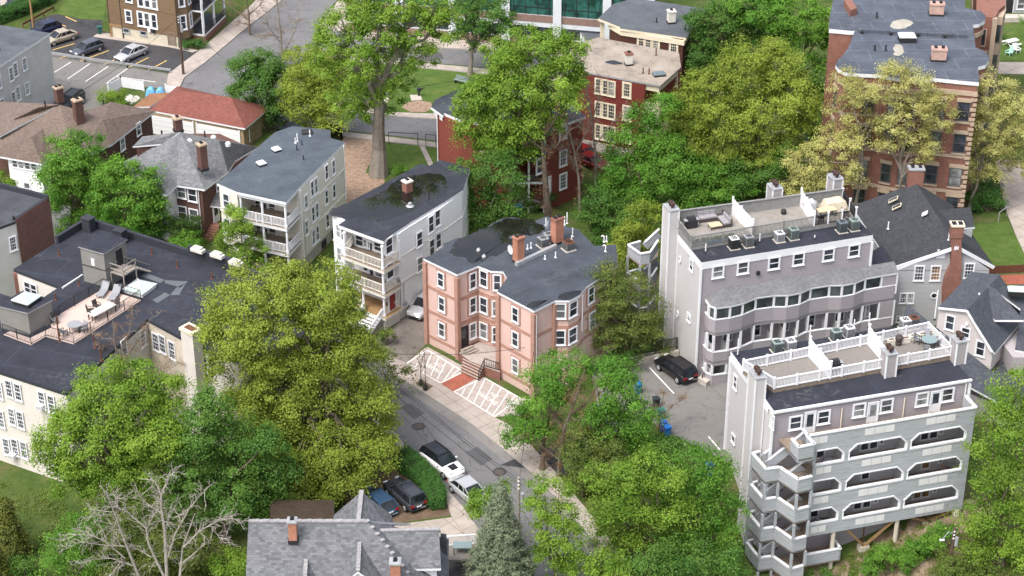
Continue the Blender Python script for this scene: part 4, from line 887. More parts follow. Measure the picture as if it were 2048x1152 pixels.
 c = V2(U(1331, 399, 14.9)); boxed_chimney(b, V2(b0) - u * .42 - v * .15, u, v, .95, 1.5, 0, 14.7, [M['pale_siding'], M['trim'], M['galv']], 0)
 for x, y in ((1550, 371), (1671, 352)):
  c = U(x, y, 14.6); boxed_chimney(b, c, u, v, .95, 1.3, z, 14.5, [M['grey_siding'], M['trim'], M['galv']], 0)
 zd = z + .42
 d0, d1, d2, d3 = U(1383, 493, zd), U(1711, 438, zd), U(1684, 400, zd), U(1346, 446, zd)
 m = MB(); m.prism([V2(p) for p in (d0, d1, d2, d3)], z + .02, zd, 1, 0); m.build('terrace_deck', [M['deck_upper'], M['old_fence']], b)
 mid = d0.lerp(d1, .74); midb = d3.lerp(d2, .75); s1 = d0.lerp(d1, .38); s1b = d3.lerp(d2, .345)
 railing(b, [d3, d0, mid], 1.05, M['old_fence'], .13, 3.0, .12, .05, .09);
 m = MB(); dv = (d2 - d3)
 m.box(d3, dv, v * .06, (0, 0, 1.15)); m.bar(d3 + Vector((0, 0, 1.2)), d2 + Vector((0, 0, 1.2)), .2, .08); m.build('terrace_fence', M['old_fence'], b)
 railing(b, [mid, d1, d2], 1.0, M['dark'], .13, 9, .05, .035, .06)
 for p in (mid, mid.lerp(d1, .33), mid.lerp(d1, .66), d1, d1.lerp(d2, .45), d2):
  m = MB(); m.cbox(p, .14, .14, 1.2, .27); m.cbox(p + Vector((0, 0, 1.2)), .2, .2, .08, .27); m.build('newel_post', M['vinyl'], b)
 for p, q in ((s1b, s1.lerp(s1b, .1)), (midb, mid)):
  m = MB(); d = q - p; t = d.normalized(); n = Vector((t.y, -t.x, 0)); k = 7
  for i in range(k):
   hh = 1.75 - (.35 * i / k); m.box(p + d * (i / k), d * (1.0 / k) - t * .02, n * .06, (0, 0, hh))
  for i in (0, k // 2, k): m.cbox(p + d * (i / k), .14, .14, 1.95 - .35 * i / k, .3)
  m.build('privacy_screen', M['vinyl'], b)
 for x, y, h in ((1411, 505, .9), (1629, 478, .4), (1519, 485, .9)): mast(b, U(x, y, z), h)
 return b, z, zd, u, v
M['bay_glass'] = m_glass('bay_window_glass', (0.045, 0.055, 0.058), 0.05)
M['deck_upper'] = m_plain('worn_terrace_boards', (0.235, 0.22, 0.20), 0.85, 0.22, 1.4)
upper, zU, zUd, uu, uv = build_upper()
RZ = math.atan2(uu.y, uu.x)
M['ac_dark'] = m_plain('black_casing', (0.03, 0.03, 0.032), .5, .1); M['ac_blue'] = m_plain('slate_casing', (0.12, 0.15, 0.17), .5, .1); M['ac_green'] = m_plain('green_grey_casing', (0.20, 0.25, 0.24), .5, .1); M['ac_light'] = m_plain('light_casing', (0.55, 0.56, 0.58), .45, .08)
for p, mt, lb in (((1467, 496), 'ac_dark', 'black condenser on the upper condo roof nearest its front left corner'), ((1496, 492), 'metal', 'tall grey condenser beside the black one on the upper condo roof'), ((1558, 482), 'ac_light', 'white condenser on the upper condo roof below the worn middle terrace'), ((1586, 477), 'ac_green', 'green grey condenser right of the white one on the upper condo roof'), ((1683, 463), 'ac_blue', 'slate blue condenser near the right end of the upper condo roof'), ((1707, 459), 'ac_green', 'green grey condenser at the right end of the upper condo roof')):
 condenser(U(*p, zU), lb, M[mt], .78, .95 if mt != 'ac_light' else .8, RZ, M['ac_light'] if mt in ('ac_dark', 'ac_light') else None)
def build_lower():
 z = 10.0; F0, F1 = U(1547, 822, z), U(1941, 757, z); u = (F1 - F0).normalized(); v = Vector((-u.y, u.x, 0)); L = (F1 - F0).length; D = 9.45
 b = thing('grey_condominium', 'grey sided condominium on the hillside with peeling white octagonal balconies', 'apartment building', V2(F0))
 P = [F0, F1, F1 + v * D, F0 + v * D]; f0, f1, b0 = P[0], P[1], P[3]
 m = MB(); m.prism(inset(P, .06), -6.5, z - .5, 0); wall = m.build('wall', [M['mauve_siding'], M['pale_siding']], b)
 for pl in wall.data.polygons:
  if abs(pl.normal.z) < .5 and Vector(pl.normal).dot(-u) > .7: pl.material_index = 1
 m = MB(); m.prism(P, z - .38, z, 1, 0, 1)
 m.box(F0 - u * .02 - v * .02 - Vector((0, 0, .38)), u * .02, v * (D + .02), (0, 0, .45), 1); m.box(F0 + v * 1.0 - u * .03 - Vector((0, 0, .85)), u * .03, v * (D - 1.0), (0, 0, .9), 1); m.build('roof', [M['roof_condo'], M['trim']], b)
 m = MB(); m.box(F0 - v * .16 - u * .1 - Vector((0, 0, .2)), u * (L + .2), v * .16, (0, 0, .16)); m.build('gutter', M['trim'], b)
 def S(a, o, zz): return V2(F0) + u * a - v * o + Vector((0, 0, zz))
 m = MB()
 for p in (f0, f1, b0): m = MB(); m.box(V2(p) - u * .1 - v * .1 + Vector((0, 0, -2 if p is not b0 else 0)), u * .2, v * .2, (0, 0, z + 1.5 if p is not b0 else z - .5)); m.build('corner_board', M['trim'], b)
 for q in ((1591, 845), (1647, 834), (1718, 820), (1773, 811), (1844, 798), (1895, 789)): win(b, f0, f1, *q, .95, 1.1, '1', cas=.13)
 door(b, f0, f1, 1619, 846, .85, 2.1, M['trim'], glass=M['glass'], gfrac=.6); door(b, f0, f1, 1745, 827, .85, 2.1, M['trim'], glass=M['glass_curtained'], gfrac=.55); door(b, f0, f1, 1870, 804, .85, 2.1, M['trim'], glass=M['glass'], gfrac=.5)
 downpipe(b, f0, f1, 1684, 815, 862, M['cream_trim']); downpipe(b, f0, f1, 1809, 795, 838, M['cream_trim']); downpipe(b, f0, f1, 1932, 765, 800)
 sa, sb = f0, b0
 for q, w, h, s in (((1471, 764), .6, 1.15, '1'), ((1467, 877), .6, .62, 'x')): win(b, sa, sb, *q, w, h, s, cas=.12)
 for q in ((1497, 804), (1489, 923)): win(b, sa, sb, *q, .35, .48, 'r', cas=.12)
 win(b, sa, sb, 1545, 842, .55, 1.1, '1')
 mt = [M['grey_siding'], M['trim'], M['galv']]
 pc = UP(1513, 790, f0, b0); dv = (V2(pc) - V2(F0)).dot(v)
 boxed_chimney(b, V2(F0) + v * (dv - 1.0) - u * .5, u, v, .9, 1.5, -5, 12.1, [M['pale_siding'], M['trim'], M['galv']], 0).name = 'chimney'
 for x, y in ((1779, 697), (1919, 672)):
  c = U(x, y + 4, 12.3); boxed_chimney(b, c, u, v, .95, 1.2, z, 12.2, mt, 0)
 zd = z + .4; d0, d1, d2, d3 = U(1548, 778, zd), U(1901, 712, zd), U(1855, 664, zd), U(1486, 741, zd)
 m = MB(); m.prism([V2(p) for p in (d0, d1, d2, d3)], z + .02, zd, 1, 0); m.build('terrace_deck', [M['deck_grey'], M['wood']], b)
 railing(b, [d3, d0], 1.05, M['vinyl'], .13, 2.4, .15, .05, .1, capz=.12); railing(b, [d0, d1, d2], 1.0, M['vinyl'], .13, 2.1, .15, .05, .1, capz=.12); railing(b, [d3, d2], 1.0, M['vinyl'], .13, 2.3, .15, .05, .1, capz=.12)
 for fb, ff in ((.35, .31), (.67, .64)):
  p, q = d3.lerp(d2, fb), d0.lerp(d1, ff); d = q - p; t = d.normalized(); n = Vector((t.y, -t.x, 0)); m = MB()
  for i in range(6): m.box(p + d * (i / 6), d / 6 - t * .015, n * .06, (0, 0, 1.8 - .05 * i))
  for i in (0, 3, 6): m.cbox(p + d * (i / 6), .16, .16, 2.0 - .05 * i, .3); m.cbox(p + d * (i / 6) + Vector((0, 0, 2.0 - .05 * i)), .2, .2, .06, .3)
  m.build('privacy_screen', M['vinyl'], b)
 for x, y, h in ((1475, 712, 1.7), (1618, 690, 2.0), (1707, 665, 1.3), (1869, 640, 3.0), (1737, 655, 1.5)): mast(b, U(x, y, z), h)
 a0, a1, q = 3.05, 17.45, 2.0
 fl = [5.3, 2.25, -.75]
 def panel(m, pts, k=0, th=.16):
  A = [S(x, q, zz) for x, zz in pts]; Bk = [p + v * th for p in A]; n = len(A)
  m.poly(A, k); m.poly(Bk[::-1], k); m.add(A + Bk, [[n + i, n + (i + 1) % n, (i + 1) % n, i] for i in range(n)], k)
 m = MB(); panel(m, [(2.3, 6.8), (a1, 6.8), (a1, 8.38), (2.3, 8.38)])
 for i, zz in enumerate(fl):
  lo = [3.75, .7, -2.0][i]; panel(m, [(a0, lo), (a1, lo), (a1, zz), (a0, zz)])
  ops = [(3.2, 5.68, 1), (6.13, 11.37, 0), (11.75, 16.8, 0)]; zt = zz + 1.5
  panel(m, [(5.68, zz), (6.13, zz), (6.13, zz + .85), (6.88, zt), (5.04, zt), (5.68, zz + .75)])
  panel(m, [(11.37, zz), (11.75, zz), (11.75, zz + .8), (12.42, zt), (10.65, zt), (11.37, zz + .85)])
  panel(m, [(16.8, zz), (a1, zz), (a1, zt), (16.15, zt), (16.8, zz + .9)])
  panel(m, [(2.95, zz), (3.2, zz), (3.2, zt), (2.95, zt)])
 m.box(S(a1 - .16, q - .16, -2.0), u * .16, v * (q - .2), (0, 0, 10.38))
 m.build('balcony_front', M['weather'], b)
 m = MB()
 def cap(x0, z0, x1, z1, w=.16): m.bar(S(x0, q - .05, z0), S(x1, q - .05, z1), .24, w)
 cap(2.3, 8.42, a1, 8.42, .12); m.bar(S(a1, q, 8.42), S(a1, .1, 8.42), .24, .12); m.bar(S(2.3, q, 8.42), S(2.3, .9, 8.42), .24, .12)
 for zz in fl:
  zt = zz + 1.5
  for x0, x1, c0, c1 in ((3.2, 5.68, 0, 1), (6.13, 11.37, 1, 1), (11.75, 16.8, 1, 1)):
   cap(x0, zz + .03, x1, zz + .03)
   L0, R0 = (.72 if c0 else 0), .66
   if c0: cap(x0, zz, x0, zz + .82, .1) ; cap(x0, zz + .82, x0 + L0, zt, .12)
   cap(x0 + L0, zt - .03, x1 - R0, zt - .03, .1); cap(x1 - R0, zt, x1, zz + .8, .12); cap(x1, zz + .8, x1, zz, .1)
 m.build('opening_trim', M['trim'], b)
 for zz in (7.25, 4.2, 1.15, -1.9):
  m = MB(); m.prism([V2(S(a0 - .1, q - .17, 0)), V2(S(a1 - .17, q - .17, 0)), V2(S(a1 - .17, 0, 0)), V2(S(a0 - .1, 0, 0))], zz - .18, zz); m.build('balcony_floor', M['wood'], b)
 for zz, xs_ in ((5.05, ((3.3, .7, 2), (7.4, .9, 3), (12.95, .9, 3))), (2.0, ((3.3, .7, 2), (7.4, .9, 3), (12.95, .9, 3))), (-1.0, ((3.3, .7, 2), (7.4, .9, 3), (12.95, .9, 3))), (8.15, ((2.5, .8, 2), (7.4, .9, 3), (12.95, .9, 3)))):
  for x0, w_, n_ in xs_:
   m = MB(); m.box(S(x0 - .05, q + .01, zz - .72), u * (w_ * n_ + .1), v * .02, (0, 0, .72), 1)
   for i in range(n_): m.box(S(x0 + i * w_ + .02, q + .03, zz - .67), u * (w_ - .05), v * .03, (0, 0, .62), 0)
   m.build('lattice', [M['lattice'], M['weather']], b)
 for zz in (4.2, 1.15, -1.9):
  m = MB(); m.box(S(a0, .04, zz), u * (a1 - a0), v * .03, (0, 0, 2.85)); m.build('inner_wall', M['inside'], b)
  for x0 in (5.9, 11.56): m = MB(); m.box(S(x0 - .06, q - .2, zz), u * .12, v * (q - .25), (0, 0, 2.8)); m.build('partition', M['inside'], b)
 for x, y, wm in ((1729, 894, 0), (1747, 891, 0), (1849, 872, 0), (1867, 869, 0), (1851, 932, 1), (1730, 957, 0), (1715, 1012, 0), (1733, 1009, 0), (1834, 990, 1), (1851, 986, 1), (1640, 912, 0), (1628, 1030, 0)):
  A2, B2 = S(0, .06, 0), S(L, .06, 0); Pq = UP(x, y, A2, B2); fz = max([k for k in (4.2, 1.15, -1.9) if k < Pq.z + .2] or [-1.9])
  Pq = Vector((Pq.x, Pq.y, fz + 1.25)); winat(b, Pq, u, .62, 1.7, '6', glass=M['glass_warm'] if wm else M['glass'], name='french_door')
 for x, y in ((1709, 898), (1763, 887), (1882, 866), (1696, 1018), (1751, 1005), (1869, 983), (1823, 996), (1880, 931)):
  A2, B2 = S(0, .06, 0), S(L, .06, 0); Pq = UP(x, y, A2, B2); fz = max([k for k in (4.2, 1.15, -1.9) if k < Pq.z + .2] or [-1.9]); Pq = Vector((Pq.x, Pq.y, fz + 1.4)); winat(b, Pq, u, .22, 1.3, 'x')
 W = [V2(U(x, y, 2.25)) for x, y in ((1500, 967), (1527, 999), (1554, 995), (1591, 1020), (1619, 1013))]
 wb = [V2(S(3.0, 1.9, 0)), V2(S(3.0, 0, 0)), V2(S(.05, .05, 0)), V2(S(-.02, -.02, 0))]
 up = lambda p, zz: Vector((p.x, p.y, zz))
 for k, zz in enumerate((5.3, 2.25, -.8, -3.85)):
  m = MB()
  for i in range(4):
   p, r = W[i], W[i + 1]; t = (r - p).normalized(); n = Vector((t.y, -t.x, 0)); m.box(up(p, zz - 1.5) , r - p, -n * .12, (0, 0, 1.45), 0); m.bar(up(p, zz) - n * .06, up(r, zz) - n * .06, .24, .12, 1)
  p, r = W[0], V2(S(-.4, -1.2, 0)); m.bar(up(p, zz), up(r, zz), .24, .12, 1); m.bar(up(p, zz - .72), up(r, zz - .72), .1, 1.3, 0)
  m.prism(W + wb, zz - 1.5, zz - 1.3, 2)
  m.build('stair_landing', [M['weather'], M['trim'], M['wood']], b)
  for p in W:
   t = MB(); zl = zz - 3.05 if k < 3 else -8.5; t.cbox(up(p, zl), .2, .2, zz - 1.5 - zl, .28); t.build('stair_post', M['weather'], b)
  m = MB(); c0 = (W[1] + W[2]) / 2 + v * .9; c1 = V2(S(2.4, .7, 0)) + u * .3
  for s in (0, 1.0):
   o = v * s * .95; p, r = up(c0 + o, zz - .25), up(c1 + o, zz + 2.2); m.bar(p, r, .1, .95, 0); m.bar(p + Vector((0, 0, .5)), r + Vector((0, 0, .5)), .2, .12, 1)
  for i in range(10): pp = (up(c0, zz - 1.2)).lerp(up(c1, zz + 1.6), i / 10); m.box(pp, u * .3, v * .95, (0, 0, .06), 2)
  if k == 0 or True: m.build('stair_flight', [M['weather'], M['trim'], M['wood']], b)
 m = MB(); q3 = [V2(U(x, y, 8.38)) for x, y in ((1582, 878), (1597, 896), (1630, 889), (1616, 876))]; q3[3] = V2(S(2.3, 1.9, 0))
 for p, r in zip(q3[:3], q3[1:]):
  t = (r - p).normalized(); n = Vector((t.y, -t.x, 0)); m.box(up(p, 6.9), r - p, -n * .12, (0, 0, 1.48), 0); m.bar(up(p, 8.42) - n * .06, up(r, 8.42) - n * .06, .24, .12, 1)
 m.prism(q3 + [V2(S(2.3, .1, 0)), V2(S(.6, .1, 0))], 7.0, 7.2, 2); m.build('stair_landing', [M['weather'], M['trim'], M['wood']], b)
 m = MB(); q4 = [S(3.0, q + .1, 0), S(6.3, q + .1, 0), S(6.3, .1, 0), S(3.0, .1, 0)]
 for p, r in ((q4[0], q4[1]), (q4[1], q4[2])): t = (r - p).normalized(); n = Vector((t.y, -t.x, 0)); m.box(up(p, -5.0), r - p, -n * .12, (0, 0, 1.15), 0); m.bar(up(p, -3.82) - n * .06, up(r, -3.82) - n * .06, .22, .12, 1)
 m.prism([V2(p) for p in q4], -5.1, -4.95, 2); m.build('balcony', [M['weather'], M['trim'], M['wood']], b)
 m = MB(); m.box(S(2.5, -.1, -8), u * 15, v * .5, (0, 0, 6.0)); m.build('foundation', M['concrete'], b)
 for a, zb in ((5.6, -7), (11.5, -5.6), (17.1, -3.4)):
  m = MB(); p = S(a, q - .25, zb); m.tube(p, up(p, -2.0), .2 if a < 17 else .38, .2 if a < 17 else .38, 10); m.build('support_post', M['concrete_post'], b)
 for a, zb, w in ((8.9, -4.75, 2.2), (14.7, -3.3, 2.0)):
  m = MB(); p = S(a, 1.2, zb)
  m.bar(p, S(a - w, q - .2, -2.05), .2, .2, 0); m.bar(p, S(a + w, q - .2, -2.05), .2, .2, 0); m.build('timber_brace', M['new_wood'], b)
  m = MB(); m.tube(S(a, .9, zb), S(a, .9, -2), .06, .06, 7); m.build('steel_column', M['rust'], b); m = MB(); m.cbox(S(a, 1.1, zb - .5), .9, .6, .55, RZ); m.build('footing', M['concrete_post'], b)
 return b, z, zd, u, v
M['concrete_post'] = m_plain('pale_concrete', (0.50, 0.46, 0.38), .9, .12)
lower, zL, zLd, lu, lv_ = build_lower()
for p, mt, lb in (((1553, 703), 'ac_green', 'green grey condenser on the lower condo roof left of a white one'), ((1580, 700), 'ac_light', 'white condenser on the lower condo roof nearest the first screen'), ((1671, 680), 'ac_green', 'small green condenser behind the middle terrace of the lower condo'), ((1697, 673), 'ac_light', 'large pale condenser behind the middle terrace of the lower condo'), ((1809, 658), 'ac_light', 'pale condenser behind the right terrace of the lower condo'), ((1826, 654), 'rust', 'rusty topped condenser behind the right terrace of the lower condo')):
 condenser(U(*p, zL), lb, M[mt] if mt != 'rust' else M['metal'], .78, .9, RZ, M['rust'] if mt == 'rust' else None)
# ------------------------------------------------------------------ grey gabled house behind the condos
M['dark_shingle'] = m_shingle('charcoal_shingle', (0.082, 0.088, 0.10), (0.06, 0.065, 0.075), 0.3, 0.16, 0.16)
M['blue_shingle'] = m_shingle('slate_blue_shingle', (0.115, 0.128, 0.155), (0.085, 0.095, 0.118), 0.32, 0.17, 0.15)
M['grey_shake'] = m_siding('grey_shake_wall', (0.40, 0.41, 0.43), 0.16, 0.85, 0.12)
def build_gable():
 ze = 6.4; A, B = U(1795, 536, ze), U(1979, 536, ze); pk = UP(1912, 489, A, B); b = thing('gabled_house', 'grey shingled gabled house with a tall flared brick chimney', 'house', V2(A))
 bk = U(1832, 368, pk.z); rd = bk - pk; rd.z = 0
 Ae, Be = U(1786, 534, ze - .1), U(1988, 532, ze - .1); Ab = U(1703, 412, ze + .1); Bb = Be + (Ab - Ae); Bb.z = Be.z
 pf = pk + Vector((0, -.5, .15)); pb = V2(pf) + rd + Vector((0, 0, pf.z))
 Ab2 = V2(Ae) + rd * 1.0 + Vector((0, 0, Ae.z)); Bb2 = V2(Be) + rd + Vector((0, 0, Be.z))
 roof_faces(b, [[Ae, pf, bk + Vector((0, 0, .1)), Ab], [Be, pf, bk + Vector((0, 0, .1)), Bb2]], M['dark_shingle'], .22)
 m = MB(); q = [V2(A), V2(B), V2(B) + rd * .97, V2(Ab) + Vector((.4, -.3, 0))]
 m.prism(q, -.3, ze - .25); m.build('wall', M['grey_shake'], b)
 m = MB(); n = Vector((0, -.01, 0)); G = [A + Vector((0, 0, -.3)), B + Vector((0, 0, -.3)), pk]; G2 = [g + Vector((0, .3, 0)) for g in G]
 m.poly(G); m.poly(G2[::-1]); m.add(G + G2, [[0, 1, 4, 3], [1, 2, 5, 4], [2, 0, 3, 5]]); m.build('gable_wall', M['grey_shake'], b)
 m = MB()
 for p, r in ((Ae, pf), (Be, pf)): m.bar(p + Vector((0, -.04, -.16)), r + Vector((0, -.04, -.16)), .1, .34)
 m.build('barge_board', M['trim'], b)
 for q in ((1838, 546), (1871, 546), (1938, 541)): win(b, A, B, *q, .8, 1.45, '6', glass=M['glass_warm'] if q[0] == 1871 else None)
 win(b, A, B, 1882, 507, .55, .6, 'x', glass=M['trim']); win(b, A, B, 1807, 596, .6, .95, '6'); win(b, A, B, 1820, 596, .6, .95, '6'); win(b, A, B, 1868, 591, .5, .5, 'r'); win(b, A, B, 1943, 590, .9, 1.4, '6'); win(b, A, B, 1803, 638, .9, .5, '4')
 t = (V2(B) - V2(A)).normalized(); nn = Vector((t.y, -t.x, 0)); cz = lambda x, y: UP(x, y, A, B)
 prof = [(1883, 1924, 690), (1883, 1922, 575), (1888, 1919, 550), (1900, 1921, 525), (1901, 1921, 470)]
 m = MB(); ring = []
 for xl, xr, y in prof:
  l, r = cz(xl, y), cz(xr, y); r.z = l.z; ring += [l + nn * .55, r + nn * .55, r - nn * .2, l - nn * .2]
 top = cz(1910, 470).z
 for i in range(len(prof) - 1): m.add(ring[4 * i:4 * i + 8], [[0, 1, 5, 4], [1, 2, 6, 5], [2, 3, 7, 6], [3, 0, 4, 7]])
 m.poly(ring[-4:]); c = sum(ring[-4:], Vector()) / 4; m.cbox(c, 1.15, .95, 1.2, math.atan2(t.y, t.x), 0); m.cbox(c + Vector((0, 0, 1.2)), 1.3, 1.1, .14, math.atan2(t.y, t.x), 1)
 for k in (-.3, .3): m.cbox(c + t * k + Vector((0, 0, 1.34)), .4, .6, .08, math.atan2(t.y, t.x), 2)
 m.build('chimney', [M['red_brick'], M['cream_trim'], M['black']], b)
 zd = pk.z - 1.1
 D = [U(1872, 420, zd + .9), U(1940, 418, zd + .2), U(1950, 453, zd - .3), U(1915, 457, zd), U(1868, 446, zd + .9)]
 d0 = [V2(p) for p in (U(1880, 425, zd), U(1940, 420, zd), U(1946, 454, zd), U(1908, 458, zd))]
 m = MB(); m.prism(d0, 3, zd - .35); m.build('dormer', M['grey_shake'], b)
 roof_faces(b, [[U(1880, 420, zd + .7), U(1941, 414, zd - .1), U(1950, 454, zd - .1), U(1908, 458, zd + .1), U(1868, 448, zd + .7)]], M['dark_shingle'], .2, 'dormer_roof')
 chimney(b, bk + Vector((-.1, .2, -.6)), 1.5, .9, 2.2, M['red_brick'], 0, M['galv'], 2)
 lean = (bk - Ab);
 def onroof(x, y):
  n_ = (pf - Ae).cross(Ab - Ae); d = ray(x, y); s = n_.dot(Ae - CAM) / n_.dot(d); return CAM + d * s
 for q, lt in (((1787, 400), 0), ((1794, 414), 0), ((1850, 428), 1)):
  p = onroof(*q); s = (onroof(q[0] + 20, q[1] - 9) - onroof(q[0] - 0, q[1])); e = (onroof(q[0] - 2, q[1] + 8) - onroof(q[0], q[1])); nz = s.cross(e).normalized(); nz = nz if nz.z > 0 else -nz
  w = .9 if not lt else .55; m = MB(); m.box(p - s * w * .5 - e * .4, s * w, e * .8, nz * .12, 0); sk_ = m.build('skylight', M['cream_trim'] if not lt else M['trim'], b)
  m = MB(); m.box(p - s * w * .44 - e * .27 + nz * .1, s * w * .88, e * .54, nz * .04, 0); m.build('skylight_glazing', M['glass'] if not lt else M['dome'], sk_)
 p = onroof(1776, 458); vent(b, p, .8, .07, M['vinyl']); p = onroof(1897, 480); vent(b, p, 1.0, .06, M['vinyl'])
 m = MB(); m.prism(pts_at([(1742, 528), (1740, 505), (1765, 490), (1790, 533)], 7.5), 0, 7.5, 0, 1); m.build('link_block', [M['grey_shake'], M['roof_condo']], b)
build_gable()
# ------------------------------------------------------------------ pale grey house with slate roofs at the right edge
def build_slate():
 b = thing('slate_roofed_house', 'pale house with dark slate blue roofs stepping down at the right edge', 'house', V2(U(1985, 745, 3)))
 zt = 8.4
 a, k, c = U(1878, 612, zt), U(1936, 620, zt), U(1986, 700, 5.6)
 A, B = V2(a), V2(U(1986, 700, 5.6)); kk = UP(1936, 620, A, B); aa = UP(1879, 614, A, B)
 t = (B - A).normalized(); out = Vector((t.y, -t.x, 0)); out = out if out.dot(CAM - a) > 0 else -out; back = -out
 w0 = UP(1878, 660, A, B); w1 = UP(1978, 741, A, B); bot = Vector((w1.x, w1.y, w1.z))
 m = MB(); Wp = [Vector((A.x, A.y, w0.z)), Vector((B.x, B.y, w1.z)), Vector((B.x, B.y, 5.6)), kk, aa]
 back_v = back * 7.5; W2 = [p + back_v for p in Wp]
 n = len(Wp); m.poly(Wp); m.poly(W2[::-1]); m.add(Wp + W2, [[i, (i + 1) % n, n + (i + 1) % n, n + i] for i in range(n)]); m.build('wall', M['wall_pinkgrey'], b)
 o = out * .25; up = Vector((0, 0, .12))
 roof_faces(b, [[aa + o + up, kk + o + up, kk + back_v + up, aa + back_v + up], [kk + o + up, Vector((B.x, B.y, 5.6)) + o + t * .25 - up, Vector((B.x, B.y, 5.6)) + back_v + t * .25 - up, kk + back_v + up]], M['blue_shingle'], .2)
 for q in ((1900, 645), (1931, 665), (1961, 697)): win(b, A, B, *q, .75, 1.35 if q[0] != 1931 else .9, '1')
 m = MB(); Pq = UP(1934, 648, A, B); m.lathe(Pq + out * .12, [(.12, -.1), (.16, 0), (.12, .12)], 10); m.build('floodlight', M['vinyl'], b)
 z2 = 4.0; s0, s1 = UP(1860, 640, A + out * 2.2, B + out * 2.2), UP(1985, 770, A + out * 2.2, B + out * 2.2)
 e0, e1 = A + out * 2.6 - t * 3 + Vector((0, 0, z2)), B + out * 2.6 + t * 3.2 + Vector((0, 0, z2)); sl = (w1.z - w0.z) / (V2(w1) - V2(w0)).length; za = w0.z - sl * (V2(w0) - V2(A)).dot(t); zb_ = za + sl * (V2(B) - V2(A)).length; i0, i1 = A - t * 3 + Vector((0, 0, za - sl * 3)), B + t * .4 + Vector((0, 0, zb_)); e0.z, e1.z = za - 1.5, zb_ - 1.5; z2 = e1.z
 roof_faces(b, [[e0, e1, i1, i0], [e1, e1 + back * 9, B + t * .4 + back * 8 + Vector((0, 0, zb_ + .3)), i1]], M['blue_shingle'], .2, 'lower_roof')
 m = MB(); m.prism([V2(e0) - out * .4, V2(e1) - out * .4 - t * .4, V2(e1) - out * .4 - t * .4 + back * 9, V2(e0) + back * 9], -3, z2 - .2); m.build('lower_wall', M['grey_siding'], b)
 zr = 7.2
 roof_faces(b, [[U(1939, 589, zr + .6), U(1960, 560, zr + 2), U(1992, 578, zr + 2), U(2048, 640, zr + .9), U(1990, 640, zr)],
                   [U(1986, 577, zr + 1.2), U(2110, 560, zr + 1.0), U(2130, 640, zr - .6), U(2041, 618, zr - .4)],
                   [U(2041, 618, zr - .4), U(2130, 640, zr - .6), U(2130, 720, zr - 2.4), U(2030, 700, zr - 2.2)]], M['blue_shingle'], .2, 'rear_roof')
 m = MB(); m.prism(pts_at([(1945, 592), (1962, 565), (2100, 575), (2110, 690), (2030, 690), (1990, 640)], 6.2), 0, 4.9); m.build('rear_wall', M['grey_siding'], b)
 sk_ = skylight(b, U(2040, 589, zr + .9), 2.2, .9, -.1, M['dome_green'], M['dark'], .5)
 vent(b, aa + back * 3 + t * 2.5 + Vector((0, 0, .1)), .7, .08, M['vinyl'])
 m = MB(); m.bar(kk + t * 0 + o, aa + o, .1, .2); m.bar(kk + o, Vector((B.x, B.y, 5.5)) + o, .1, .2); m.build('barge_board', M['trim'], b)
 roof_faces(b, [[U(1932, 778, 1.2), U(1966, 780, 1.2), U(1968, 806, .3), U(1945, 818, .3), U(1932, 800, .6)]], M['roof_condo'], .2, 'porch_roof')
M['wall_pinkgrey'] = m_plain('pale_grey_stucco', (0.50, 0.46, 0.46), .8, .05)
build_slate()
